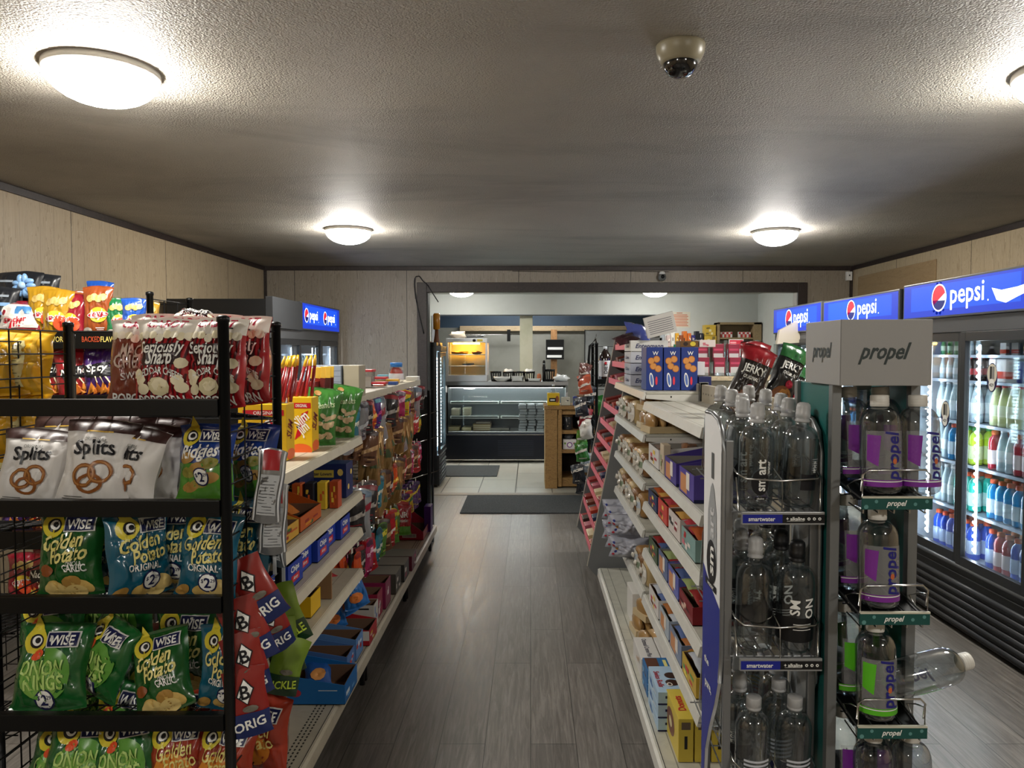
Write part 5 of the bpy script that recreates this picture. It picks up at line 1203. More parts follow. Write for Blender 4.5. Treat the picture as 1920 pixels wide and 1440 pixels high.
zn = {1.052: 'upper', .86: 'middle', .642: 'lower', .422: 'lowest'}
for z, cs in fillc.items():
    for i in range(14):
        y = 2.47 + .063 * i; c = cs[i % 3]
        if z == 1.052 and (y < 3.1): continue
        place(packet(.07, .10, .03, c, 73 + i % 2, crumple=1.5), (.60 + .09 * (i % 2), y, z + .045), (-1.15, .1, .3 * (-1) ** i), '%s snack cake, %s from near end in trays of the %s right shelf' % ({'#7c6a60': 'taupe', '#8a6248': 'brown', '#5c4236': 'dark brown', '#a8542e': 'rust', '#c2944e': 'golden', '#b04048': 'red', '#8a2a2a': 'dark red', '#4a5a86': 'blue', '#93a06a': 'olive', '#b8bcc4': 'silver', '#5a6c9c': 'slate blue', '#a86a3c': 'orange brown'}[c], ORD[i + 1], zn[z]), 'snack cake', '%s snack cakes in the trays of the %s right shelf' % (c and {0: 'first', 1: 'second', 2: 'third'}[cs.index(c)] + ' kind of', zn[z]))
# base deck of the first right unit
don = {'-y': both(lambda m, f, W, Hh: (m.a_rect(f, W * .2, Hh * .75, W * .8, Hh * .92, mat('#6a5a4a', .5), 1), m.a_rect(f, W * .4, Hh * .3, W * .6, Hh * .6, TK, 1))), '-x': lambda m, f, W, Hh: (m.a_ell(f, W * .4, Hh * .5, W * .3, Hh * .3, mat('#7a4a34', .4), 1), m.a_ell(f, W * .4, Hh * .5, W * .12, Hh * .12, mat('#d8c89a', .4), 2)), 'top': lambda m, f, W, Hh: m.a_text(f, 'Donuts', W * .5, Hh * .5, W * .5, TR, 2, w=Hh * .7, rot=PI / 2, bold=.04)}
for k in range(3): carton('donut_box', .485 + .055 * k, 2.40, .202, .05, .22, .145, '#d2bb4a', ('yellow donut carton nearest the aisle at the bottom', 'yellow donut carton in the middle of three at the bottom', 'yellow donut carton beside the blue sign panel at the bottom')[k], 'box', don)
def art_swiss(m, f, W, Hh):
    m.a_text(f, 'Swiss Rolls', W * .2, Hh * .48, W * .2, mat('#a8283a', .4), 2, w=Hh * .78, rot=-PI / 2, bold=.04)
    for a, b in ((.62, .35), (.68, .62)): m.a_ell(f, W * a, Hh * b, W * .24, Hh * .12, mat('#3a2218', .4), 1.5, 14, rot=.4)
    m.a_ell(f, W * .5, Hh * .27, W * .1, Hh * .07, mat('#e6ddd0', .4), 3, 12); m.a_ell(f, W * .5, Hh * .27, W * .06, Hh * .04, mat('#3a2218', .4), 4, 12)
bc = {'-y': lambda m, f, W, Hh: (m.a_rect(f, W * .25, Hh * .5, W * .85, Hh * .7, NAVY, 1), m.a_rect(f, 0, 0, W, Hh * .12, NAVY, 1)), 'top': art_swiss, '-x': blocks(('#3a6ab0', '#dce6ee'), 3, 4)}
for k in range(3): carton('swiss_roll_box', .452, 2.60, .202 + .048 * k, .105, .22, .046, '#a8c4dc', ('lowest pale blue swiss roll carton of the stack', 'middle pale blue swiss roll carton of the stack', 'topmost pale blue swiss roll carton showing chocolate rolls')[k], 'box', bc)
for k in range(2): carton('brownie_box', .455, 2.86, .202 + .055 * k, .11, .13, .05, '#2f6ea8', ('lower blue and brown cake carton behind the swiss rolls', 'upper blue and brown cake carton behind the swiss rolls')[k], 'box', {'top': lambda m, f, W, Hh: (m.a_rect(f, W * .05, Hh * .05, W * .5, Hh * .95, mat('#5a3422', .5), 1), m.a_rect(f, W * .68, Hh * .2, W * .8, Hh * .8, TY, 2)), '-x': blocks(('#5a3422', '#7fb4dc'), 4, 4)})
oat = {'-y': lambda m, f, W, Hh: (m.a_rect(f, W * .2, Hh * .55, W * .7, Hh * .8, mat('#7a7a78', .5), 1), m.a_rect(f, W * .86, 0, W, Hh, mat('#a8222e', .5), 1), m.a_rect(f, W * .4, Hh * .1, W * .55, Hh * .4, NAVY, 1)), 'top': lambda m, f, W, Hh: m.a_text(f, 'Oatmeal Creme Pies', W * .5, Hh * .5, W * .25, mat('#2a2a4a', .4), 2, w=Hh * .8, rot=-PI / 2), '-x': blocks(('#c8a888', '#b8b4ac'), 2, 3)}
for k in range(2): carton('oatmeal_pie_box', .455 + .088 * k, 3.02, .202, .083, .24, .085, '#d8d6d2', ('white oatmeal pie carton nearer the aisle', 'white oatmeal pie carton beside its twin')[k], 'box', oat)
for k in range(3): tray('snack_tray', .60, 2.62 + .22 * k, .202, .18, .2, .12, ('#8a6a52', '#d6d2ce', '#a8a49e')[k], ('brown open tray behind the swiss rolls', 'white open tray with striped sachets behind the brownies', 'grey open tray behind the oatmeal cartons')[k], art={'-y': both(blocks(('#a8222e', '#e8e2da'), 4 + k, 3)), '-x': blocks(('#8a5a3a', '#c83a4a'), 6 + k, 4)})
for i in range(12): place(packet(.07, .11, .03, ('#c2484c', '#cfcac4', '#8a93a8')[i % 3], 77 + i % 2, crumple=1.6), (.64 + .07 * (i % 2), 2.68 + .055 * i, .27), (-1.0, .1, .4 * (-1) ** i), '%s sachet, %s from near end in rear trays of right base shelf' % (('red', 'white', 'grey')[i % 3], ORD[i + 1]), 'sachet', '%s sachets in the rear trays of the right base shelf' % ('red', 'white', 'grey')[i % 3])
# jerky bags leaning together at the back of the top shelf
def art_jerk(cc, word):
    def A(m, f, w, h):
        m.a_rect(f, -w * .5, h * .78, w * .5, h, foil(cc), .8, 10, 4); m.a_text(f, word, 0, h * .66, .026, TW, 3, w=w * .74, bold=.03); m.a_text(f, 'ORIGINAL', 0, h * .56, .012, TW, 3, w=w * .5)
        m.a_ell(f, 0, h * .22, w * .36, h * .16, mat('#7a4a2a', .3), 1, 14); m.a_ell(f, .01, h * .26, w * .22, h * .1, mat('#a8743a', .3), 2, 12, rot=.4); m.a_ell(f, w * .1, h * .42, w * .14, h * .06, mat('#a8203a', .4), 3, 12)
    return A
JG = make_bag('jerky_bag', .115, .26, .06, 91, mat('#17181a', .28, coat=.7), art_jerk('#1e5a2c', 'JERKY'), crumple=1.3)
JR = make_bag('jerky_bag', .115, .26, .06, 92, mat('#1c1414', .28, coat=.7), art_jerk('#8a1420', 'JERKY'), crumple=1.4)
use(JR, .70, 2.56, 1.325, (-.1, .36, -.25), 'black jerky bag with a red top leaning at the back of the right top shelf', 'jerky bag')
use(JG, .84, 2.60, 1.345, (-.05, .42, .15), 'black jerky bag with a green top leaning right above the water bottles', 'jerky bag', .95)
use(JR, .79, 2.70, 1.33, (.0, .1, .1), 'black jerky bag hidden between the red and green topped ones', 'jerky bag', 1.0)
use(JG, .93, 2.75, 1.30, (-.05, .35, .3), 'black jerky bag farthest right with silver lettering', 'jerky bag', .85)
carton('display_box', .83, 2.46, 1.222, .22, .2, .10, '#141518', 'black display box right of the jerky bags behind the bottles', 'box')
# goods on the far side of the right run
tray('display_tray', .92, 2.95, 1.222, .23, .3, .10, CARD, 'open brown cardboard carton behind the water bottle rack', 'carton')
REDB = {'-y': lambda m, f, W, Hh: [m.a_rect(f, W * .06, Hh * (.1 + .2 * i), W * .94, Hh * (.14 + .2 * i), mat('#e6cfc6', .4), 1) for i in range(4)], '-x': lambda m, f, W, Hh: [m.a_rect(f, W * .06, Hh * (.1 + .2 * i), W * .94, Hh * (.14 + .2 * i), mat('#e6cfc6', .4), 1) for i in range(4)]}
carton('red_box', 1.08, 2.9, 1.222, .10, .16, .20, '#c8402e', 'red striped carton beside the teal side panel', 'box', REDB)
carton('red_box', .99, 3.3, 1.222, .13, .14, .16, '#c23a2c', 'red striped carton behind the brown open carton', 'box', REDB)
carton('red_box', 1.02, 3.27, 1.01, .12, .14, .15, '#c8402e', 'red striped carton on the rear shelf below the others', 'box', REDB)

# ---------------- grey candy rack with pink price strips ----------------
PY0, PY1 = 4.66, 5.72
t = thing('candy_rack', 'grey slanted candy rack with pink shelf strips beyond the bread', 'display rack', (.6, PY0, 0))
gpm = mat('#77797a', .5); pinkm = mat('#e2707e', .5)
def sp(z): return .36 + (.60 - .36) * min(1.2, (z - .2) / 1.15)
for yy in (PY0, PY1):
    m = MB(); m.prism([(sp(.2) - .6 - .0, .2), (sp(.2) - .6 + .05, .14), (.22, .14), (.22, 1.64), (sp(1.64) - .6, 1.64)], yy - PY0, yy - PY0 + .012, gpm, 'y'); 
    m.tube([(sp(.2) - .602, yy - PY0 + .006, .2), (sp(1.64) - .602, yy - PY0 + .006, 1.64)], .004, mat('#b9b3a4', .5), 5); m.build('side_panel', t)
m = MB(); m.rbox(.2, 0, 0, .22, PY1 - PY0, 1.64, gpm); m.build('back_panel', t)
PZ = [1.60, 1.475, 1.35, 1.165, 1.045, .93, .82, .70, .57, .43, .30]
for z in PZ:
    x = sp(z) - .6
    m = MB(); m.prism([(x + .004, z - .03), (.2, z + .03), (.2, z + .035), (x + .004, z - .024)], .012, PY1 - PY0, gpm, 'y'); s = m.build('shelf', t)
    m = MB(); m.rbox(x - .002, .012, z - .035, x + .004, PY1 - PY0, z + .006, pinkm, .001); m.build('price_strip', s)
cc = ['#8a2a24', '#b8402a', '#3a2a22', '#c8b48a', '#5a5a5c', '#a83a3a', '#d8c8a0', '#7a3a2a', '#2a3a5a', '#b05a6a']
cn_ = ['dark red', 'orange red', 'dark brown', 'cream', 'grey', 'red', 'pale tan', 'brown', 'navy', 'rose']
for j, z in enumerate(PZ):
    for i in range(6):
        k = (i * 3 + j * 5) % 10; y = PY0 + .07 + .165 * i
        m = MB(); m.rbox(0, 0, 0, .14, .12, .035 + .012 * ((i + j) % 3), mat(cc[k], .35, coat=.3), .004); m.box(-.0005, .02, .008, 0, .10, .024, mat(('#e6dcc8', '#e8c23a', '#c8c8cc')[i % 3], .4))
        o = m.build('candy_pack', loc=(sp(z) + .012, y, z - .022)); o.rotation_euler = (0, -.22, 0)
        tag(o, '%s candy pack on the %s pink strip from the top, %s from the bread' % (cn_[k], ORD[j + 1], ORD[i + 1]), 'candy', 'candy packs on the grey rack')
# ---------------- bottles ----------------
watm = clear_mat('clear_bottle_plastic', '#e2e7e9', .07, .75, .06)
capc = mat('#dedede', .35, trans=.45)
capw = mat('#d9d7d0', .4); capb = mat('#151517', .4)
def cyl(r): return lambda x, y, k: ((r + .0003 + .0003 * k) * math.sin(x / r), -(r + .0003 + .0003 * k) * math.cos(x / r), y)
def sport_bottle(kind):
    t = thing('water_bottle', '', 'water bottle'); r = .0405
    m = MB(); m.lathe([(0, .003), (.030, .0), (.038, .006), (r, .016), (r, .150)] + [(.016 + (r - .016) * math.cos(a), .150 + .042 * math.sin(a)) for a in [PI / 2 * i / 7 for i in range(1, 8)]] + [(.0145, .200), (.0145, .204)], watm, n=28); m.build('body', t)
    m = MB(); f = cyl(r)
    if kind == 0:
        m.a_ell(f, 0, .065, .021, .030, TK, 1, 20); m.a_text(f, 'sm', 0, .060, .022, TW, 2, w=.030, rot=PI / 2, bold=.06); m.a_text(f, 'art', 0, .102, .022, TW, 2, w=.036, rot=PI / 2, bold=.06)
        m.a_text(f, 'water', .019, .100, .009, TW, 2, rot=PI / 2); m.a_rect(f, -.012, .024, .014, .031, TK, 1, 4, 1); m.a_text(f, 'alkaline', .001, .0275, .004, TW, 2, w=.02)
    elif kind == 1:
        m.a_rect(f, -.055, .045, .03, .082, mat('#1c1c20', .3), 1, 12, 1); m.a_ell(f, .02, .060, .018, .014, mat('#1c1c20', .3), 1, 12); m.a_text(f, 'IPX9', -.02, .10, .010, TW, 2, rot=PI / 2); 
        for i in range(6): m.a_rect(f, -.03, .092 + .005 * i, -.008, .094 + .005 * i, mat('#9aa0a4', .4), 2, 3, 1)
    elif kind == 2:
        m.a_rect(f, -.07, .030, .07, .085, mat('#141416', .3), 1, 20, 1); m.a_text(f, 'SM', -.018, .108, .020, TW, 2, rot=PI / 2, bold=.06); m.a_text(f, 'ON', .014, .106, .020, TW, 2, rot=PI / 2, bold=.06)
        for i in range(3): m.a_rect(f, -.02, .07 - .006 * i, .02, .0715 - .006 * i, TW, 2, 4, 1)
    else:
        for i in range(5): m.a_rect(f, -.03, .05 + .010 * i, .032, .055 + .010 * i, mat('#c9cdd6', .4), 1, 8, 1)
        m.a_ell(f, 0, .03, .022, .016, NAVY, 2, 12)
    m.build('label', t)
    m = MB(); c = capb if kind == 2 else capc
    m.lathe([(.0165, .201), (.0175, .203), (.0175, .2065), (.0155, .207), (.0155, .211), (.0172, .212), (.0172, .222), (.0165, .2235), (.0165, .236), (.015, .243), (.010, .247), (0, .248)] if kind != 3 else [(.0165, .201), (.0175, .203), (.0175, .206), (.0155, .207), (.0172, .209), (.0172, .228), (.016, .230), (0, .230)], c, n=18)
    m.build('cap', t)
    return t
SB = [sport_bottle(k) for k in range(4)]
_su = set()
def put_bottle(P, i, loc, rot, lb, group=None, sc=1.0):
    o = dup(P[i]) if (id(P), i) in _su else P[i]; _su.add((id(P), i))
    o.location = loc; o.rotation_euler = rot; o.scale = (sc, sc, sc); return tag(o, lb, None, group)

# ---------------- silver water bottle rack ----------------
SX0, SX1, SY0, SY1 = .458, .688, 1.76, 2.18
slv = mat('#8f9193', .35, .7); bladew = mat('#ecedee', .4)
t = thing('bottle_rack', 'silver water bottle rack with white and blue side signs', 'display rack', ((SX0 + SX1) / 2, 1.95, 0))
ox, oy = (SX0 + SX1) / 2, 1.95
def Lc(m):
    m.v = [(v[0] - ox, v[1] - oy, v[2]) for v in m.v]; return m
rk_s = t
def blade(X, inner, name):
    pts = [(1.94, .02), (1.94, 1.38), (1.935, 1.395), (1.87, 1.396), (1.81, 1.385), (1.775, 1.36), (1.762, 1.31), (1.762, .82), (1.775, .75), (1.81, .68), (1.86, .60), (1.90, .52), (1.915, .40), (1.915, .02)]
    m = MB(); m.prism(pts, X - .004, X + .004, bladew if X < .5 else mat('#bfc2c3', .4), 'x')
    m.tube([(X, a, b) for a, b in pts[2:9]], .006, slv, 6)
    if X < .5:
        f = lambda a, b, k: (X - .0042 - .0005 * k, 1.94 - a, b)      # a runs toward the viewer
        bl = mat('#1d2a8c', .35)
        low = [(0, .02), (.025, .02), (.025, .40), (.04, .52), (.08, .60), (.13, .68), (.165, .75), (.178, .82), (.178, .93), (.10, .955), (.04, .98), (0, 1.0)]
        m.a_poly(f, low, bl, 1)
        m.a_rect(f, .08, 1.235, .105, 1.30, mat('#5c5e60', .4), 2)
        m.a_poly(f, [(.045, 1.03), (.05, 1.15), (.075, 1.21), (.092, 1.225), (.110, 1.21), (.135, 1.15), (.14, 1.03)], mat('#9fa2a5', .4), 2)
        m.a_ell(f, .09, 1.025, .048, .055, TK, 3, 20); m.a_text(f, 'sm', .09, 1.03, .045, TW, 4, w=.075, rot=PI / 2, bold=.06); m.a_text(f, 'art', .09, 1.125, .045, mat('#d6d8da', .4), 4, w=.085, rot=PI / 2, bold=.05)
        m.a_rect(f, .03, .945 + .012, .14, .962 + .012, TK, 3); m.a_text(f, 'water', .085, .966, .011, TW, 4, w=.08)
        m.a_text(f, 'pure,', .07, .70, .022, TW, 3, w=.10, bold=.04); m.a_text(f, 'the', .05, .76, .018, TW, 3, w=.06, bold=.03)
    m2 = Lc(m).build(name, rk_s); return m2
blade(SX0, 0, 'side_sign'); blade(SX1, 1, 'side_sign')
for X in (SX0 + .014, SX1 - .014):
    m = MB(); m.rbox(X - .009, SY0, .02, X + .009, SY0 + .014, 1.34 if X < .5 else 1.345, slv, .002); Lc(m).build('post', t)
    m = MB(); m.rbox(X - .006, 1.94, .02, X + .006, 1.955, 1.30, slv, .002); Lc(m).build('post', t)
SLOPE = .075
m = MB(); m.rbox(SX0, SY0, .0, SX1, SY1, .03, slv); Lc(m).build('base', t)
def s_tray(z):
    m = MB()
    for i in range(9):
        x = .485 + (.18) * i / 8; m.tube([(x, 1.735, z), (x, 2.17, z + SLOPE * .435)], .002, slv, 5)
    for i in range(5): m.tube([(.472, 1.74 + .107 * i, z - .003 + SLOPE * .107 * i), (.676, 1.74 + .107 * i, z - .003 + SLOPE * .107 * i)], .002, slv, 5)
    tr = Lc(m).build('wire_shelf', t)
    m = MB(); zz = z + .078; yb = 2.0
    path = [(.477, yb, zz + .055), (.479, 1.83, zz + .035), (.486, 1.745, zz + .008), (.50, 1.722, zz), (.58, 1.716, zz - .004), (.665, 1.720, zz), (.675, 1.73, zz + .004), (.677, 1.83, zz + .035), (.678, yb, zz + .055)]
    m.tube(path, .0026, CHROME, 7)
    m.tube([(.583, 1.718, z - .0), (.583, 1.716, zz - .004), (.583, 1.80, zz + .02), (.583, 1.95, zz + .05)], .002, CHROME, 6)
    m.tube([(.676, 1.73, zz + .004), (.676, 1.73, z)], .0022, CHROME, 6); m.tube([(.483, 1.745, zz), (.488, 1.735, z)], .0022, CHROME, 6)
    Lc(m).build('guard_wire', tr)
    m = MB(); m.rbox(.489, 1.714, z - .028, .681, 1.722, z + .002, mat('#a9abad', .35, .6), .001)
    f = face_fn('-y', .489, 1.714, z - .028, .681, 1.722, z + .002)
    m.a_rect(f, .002, .004, .094, .024, mat('#1b2590', .35), 1); m.a_rect(f, .094, .004, .192, .024, mat('#121214', .35), 1)
    m.a_text(f, 'smartwater', .046, .014, .010, TW, 2, w=.062, bold=.05); m.a_text(f, '+ alkaline', .124, .0145, .008, TW, 2, w=.045, bold=.04); m.a_rect(f, .104, .0085, .144, .0092, TW, 2)
    for i in range(3): m.a_ell(f, .155 + .0125 * i, .014, .0036, .0036, TW, 2, 12); m.a_ell(f, .155 + .0125 * i, .014, .0016, .0016, TK, 3, 8)
    Lc(m).build('shelf_sign', tr)
for z in (1.178, .833, .485, .14): s_tray(z)
ROW = ['front', 'second', 'third', 'fourth', 'rearmost']
for zi, z in enumerate((1.178, .833, .485)):
    for c in range(2):
        for r in range(5):
            x = (.534, .631)[c] + (0, -.006, .004, -.004, -.01)[r]; y = 1.768 + .084 * r
            k = (0, 0, 0, 0, 0)[r] if c == 0 else 1
            if zi == 1: k = (3, 1, 0, 1, 0)[r] if c == 0 else 2
            if zi == 2: k = (0, 1, 0, 1, 0)[r] if c == 0 else 3
            if zi == 1 and c == 0 and r == 0: k = 0
            if zi == 2 and c == 0 and r == 0: k = 3
            rz = (0, -.3, .5, 1.0, 2.0)[r] + (0 if c == 0 else 1.2 if zi == 0 else .1)
            if zi == 1 and c == 0 and r == 0: rz = 2.6
            put_bottle(SB, k, (x, y, z + .004 + SLOPE * (y - 1.74)), (SLOPE * .9, 0, rz), '%s clear %s bottle, %s column, %s shelf of silver rack' % (ROW[r], 'black capped water' if k == 2 else 'water', ('left', 'right')[c], ('top', 'middle', 'bottom')[zi]), None, (1.0, 1.08, 1.03)[zi])

# ---------------- teal and grey drink rack ----------------
PX0, PX1, PYa, PYb = .69, .872, 1.705, 1.95
rk_p = thing('bottle_rack', 'grey and teal fitness water rack with a large grey header', 'display rack', (.78, 1.8, 0))
def Lp(m):
    m.v = [(v[0] - .78, v[1] - 1.8, v[2]) for v in m.v]; return m
hdm = mat('#9b9a98', .45); tealm = mat('#1f6460', .4); tealk = mat('#12343a', .4); pst = mat('#7e8080', .4, .5)
m = MB(); m.rbox(.686, 1.655, 1.475, .890, 1.865, 1.622, hdm, .002)
f = face_fn('-y', .686, 1.655, 1.475, .890, 1.865, 1.622); g = face_fn('-x', .686, 1.655, 1.475, .890, 1.865, 1.622)
ink = mat('#23302f', .4)
for k_, (sz, ink_) in enumerate(((.1, mat('#3a4a48', .4)), (.04, ink))): m.a_text(f, 'propel', .098, .073, .036, ink_, 1 + k_, w=.118, shear=.45, bold=.03 if k_ == 0 else .015)
m.a_text(g, 'propel', .105, .075, .034, ink, 2, w=.115, shear=.3, bold=.03)
m.box(.6856, 1.6544, 1.475, .6866, 1.6554, 1.622, mat('#6f6e6c', .5))
Lp(m).build('header', rk_p)
for X in (PX0 + .0, PX1 - .022 + .02):
    for Y in (PYa, PYb - .02):
        m = MB(); m.rbox(X, Y, .02, X + .022, Y + .022, 1.476, pst, .002); Lp(m).build('post', rk_p)
def side(X, flip):
    m = MB(); m.rbox(X, PYa + .022, .05, X + .004, PYb - .02, 1.474, tealm, .001)
    fo = (lambda a, b, k: (X - .0004 * k, PYb - .02 - a, b)) if X < .75 else (lambda a, b, k: (X - .0004 * k, PYa + .022 + (PYb - PYa - .042) - a, b))
    W = PYb - PYa - .042
    m.a_rect(fo, 0, .05, W * .35, .9, tealk, 1); m.a_ell(fo, W * .5, 1.36 - .10, .03, .05, mat('#2e7a78', .3), 1.5, 16); m.a_ell(fo, W * .35, 1.2, .045, .09, tealk, 1.4, 16); m.a_ell(fo, W * .7, 1.08, .03, .07, mat('#174a4c', .4), 1.4, 16)
    m.a_ell(fo, W * .55, 1.02, .04, .10, mat('#16454a', .4), 1.6, 16)
    m.a_text(fo, 'GATORADE ELECTROLYTES.', W * .55, .66, .034, mat('#8fa9a4', .4), 3, w=.62, rot=PI / 2, shear=.3, bold=.02)
    Lp(m).build('side_panel', rk_p)
side(PX0 + .009, 0); side(PX1 + .006, 1)
m = MB(); m.rbox(PX0, PYa, 0, PX1 + .02, PYb, .03, pst); Lp(m).build('base', rk_p)
m = MB(); m.rbox(PX0, PYb - .006, .05, PX1 + .02, PYb - .002, .45, mat('#2b2d2e', .5)); Lp(m).build('rear_panel', rk_p)
PS = .16
def p_tray(z):
    m = MB(); m.box(.722, PYa + .0, z - .003, .868, PYa + .002, z, BLACK)
    m.prism([(1.64, z - .002), (1.92, z + PS * .28 - .002), (1.92, z + PS * .28 + .001), (1.64, z + .001)], .722, .868, BLACK, 'x')
    for i in range(5): m.tube([(.725 + .035 * i, 1.625, z + .004), (.725 + .035 * i, 1.92, z + .004 + PS * .28)], .002, mat('#5c5e5e', .3, .8), 5)
    s = Lp(m).build('tray', rk_p)
    m = MB(); zz = z + .068
    m.tube([(.726, 1.628, z + .02), (.726, 1.622, zz - .012), (.738, 1.62, zz), (.862, 1.62, zz), (.874, 1.622, zz - .012), (.874, 1.628, z + .02)], .0024, CHROME, 7)
    for X in (.726, .874): m.tube([(X, 1.622, z + .0), (X, 1.622, zz - .02), (X, 1.66, zz - .03), (X, 1.70, z + .02), (X, 1.66, z - .005)], .002, CHROME, 6)
    for i in range(5): m.tube([(.73 + .034 * i, 1.624, z + .002), (.73 + .034 * i, 1.626, z - .028), (.73 + .034 * i, 1.70, z - .02)], .0018, CHROME, 5)
    Lp(m).build('guard_wire', s)
    m = MB(); m.rbox(.722, 1.612, z - .018, .875, 1.617, z + .010, mat('#1c4f4a', .35), .001); m.box(.722, 1.611, z + .007, .875, 1.618, z + .011, mat('#c9c6b4', .4))
    f = face_fn('-y', .722, 1.612, z - .018, .875, 1.617, z + .010)
    for a, b, r in ((.008, .006, .005), (.030, .018, .004), (.115, .012, .004), (.14, .018, .004)): m.a_ell(f, a, b, r, r, mat('#5d8f8c', .3), 1, 10)
    m.a_text(f, 'propel', .074, .013, .012, TW, 2, w=.045, shear=.35, bold=.04)
    Lp(m).build('shelf_sign', s)
PZs = (1.225, .97, .715, .46)
for z in PZs: p_tray(z)
def fit_bottle(col, cname):
    t = thing('fitness_water_bottle', '', 'water bottle'); r = .0425; L = mat(col, .35, coat=.3)
    m = MB(); m.lathe([(0, .004), (.030, 0), (.040, .006), (r, .014), (r, .150)] + [(.0165 + (r - .0165) * math.cos(a), .150 + .038 * math.sin(a)) for a in [PI / 2 * i / 7 for i in range(1, 8)]] + [(.0165, .194)], watm, n=28); m.build('body', t)
    m = MB(); f = cyl(r + .0002)
    m.a_rect(f, -.048, .028, .048, .138, clear_w, 1, 20, 4)
    m.a_poly(f, [(-.046, .075), (-.022, .062), (-.016, .128), (-.044, .130)], L, 3)
    m.a_rect(f, -.06, .018, .06, .028, L, 2, 20, 1); m.a_rect(f, -.06, .0285, .06, .0305, TW, 2, 20, 1); m.a_rect(f, -.06, .031, .06, .033, L, 2, 20, 1)
    m.a_text(f, 'propel', .012, .085, .030, mat('#1f1f7a', .35), 4, w=.105, rot=PI / 2, shear=.15, bold=.05); m.a_ell(f, .012, .0735, .005, .0065, mat('#c8693c', .4), 5, 10)
    for i in range(8): m.a_rect(f, .028, .055 + .008 * i, .030, .060 + .008 * i, mat('#8a8ab4', .4), 4, 1, 1)
    m.build('label', t)
    m = MB(); m.lathe([(.0185, .190), (.0195, .192), (.0195, .213), (.018, .2155), (0, .216)], capw, n=20)
    for i in range(3): m.lathe([(.0197, .195 + .005 * i), (.0199, .1965 + .005 * i), (.0197, .198 + .005 * i)], capw, n=20, cap=False)
    m.build('cap', t); return t
clear_w = mat('#c9c9cc', .35, alpha=.26)
FB = [fit_bottle('#7c2a96', 'purple'), fit_bottle('#58b81e', 'green')]
lst = []
for c in range(2):
    for r in range(3): lst.append((0, 0, c, r))
lst += [(1, 0, 0, 0), (1, 0, 0, 1), (1, 0, 0, 2), (2, 1, 0, 0), (2, 1, 0, 1), (2, 1, 0, 2), (2, 1, 1, 2), (3, 0, 0, 0), (3, 0, 1, 0), (3, 0, 0, 1), (3, 0, 1, 1)]
for zi, k, c, r in lst:
    z = PZs[zi]; y = 1.660 + .092 * r; x = ((.783, .757, .752), (.870, .834, .834))[c][r]
    put_bottle(FB, k, (x, y, z + .006 + PS * (y - 1.64)), (-.06, 0, (.0, .1)[c] + (0, .6, 1.2)[r]), '%s %s labelled water bottle, %s column, %s tray of teal rack' % (('front', 'middle', 'rear')[r], ('purple', 'green')[k], ('left', 'right')[c], ('top', 'second', 'third', 'lowest')[zi]), None, 1.02)
_lb = put_bottle(FB, 1, (.80, 1.665, PZs[2] + .085), (0, 1.38, .12), 'bottle lying on its side with its cap sticking out of the teal rack', None, 1.0)

_lb.rotation_mode = 'QUATERNION'; _lb.rotation_quaternion = (Matrix.Rotation(.12, 3, 'Z') @ Matrix.Rotation(1.38, 3, 'Y') @ Matrix.Rotation(2.2, 3, 'Z')).to_quaternion()
# ---------------- drink coolers ----------------
cabm = mat('#17191c', .4); frm = mat('#26282b', .35); frg = mat('#4b4d50', .4); inn = mat('#b9c2cc', .5)
glassm = clear_mat('cooler_glass', '#eef4f6', .04, .3)
ledm = mat('#e6f1ff', .5, 0, LED_E)
signb = mat('#0a38c8', .5, 0, .55); signb2 = mat('#0f52e6', .5, 0, .62); signw = mat('#f2f6ff', .5, 0, 1.3); signr = mat('#d8243c', .5, 0, .6); signn = mat('#0c1c78', .5, 0, .45)
def globe(m, f, cx, cy, rx, ry):
    for i in range(14):
        a = 2 * PI * i / 14; m.a_ell(f, cx + rx * 1.03 * math.cos(a) - .003, cy + ry * 1.05 * math.sin(a) - .004, rx * .16, ry * .16, signn, 1, 8)
    m.a_ell(f, cx, cy, rx, ry, signw, 2, 32)
    def seg(a0, a1, mt, k, dx=0):
        pts = [(cx + rx * .90 * math.cos(a0 + (a1 - a0) * i / 14), cy + ry * .90 * math.sin(a0 + (a1 - a0) * i / 14)) for i in range(15)]; m.a_poly(f, pts, mt, k)
    seg(math.radians(20), math.radians(215), signr, 3); seg(math.radians(190), math.radians(345), signn, 3)
def sign_art(logos, big=False, lit=True, sc_=1.0):
    def A(m, f, W, Hh):
        if not lit: return
        m.a_rect(f, .012, .012, W - .012, Hh - .012, signb, 1); m.a_rect(f, W * .08, Hh * .22, W * .92, Hh * .88, signb2, 1.5)
        for cx in logos:
            s = Hh / .21 * sc_
            globe(m, f, cx * W, Hh * .53, .074 * s, .076 * s)
            m.a_text(f, 'pepsi', cx * W + .262 * s, Hh * .53, .105 * s, signw, 3, w=.33 * s, bold=.012); m.a_ell(f, cx * W + .445 * s, Hh * .33, .005 * s, .005 * s, signw, 3, 8)
        if big: m.a_poly(f, [(W * .735, Hh * .60), (W * .80, Hh * .52), (W * .9, Hh * .55), (W * .985, Hh * .62), (W * .985, Hh * .45), (W * .9, Hh * .33), (W * .83, Hh * .22), (W * .77, Hh * .3)], signw, 3)
    return A
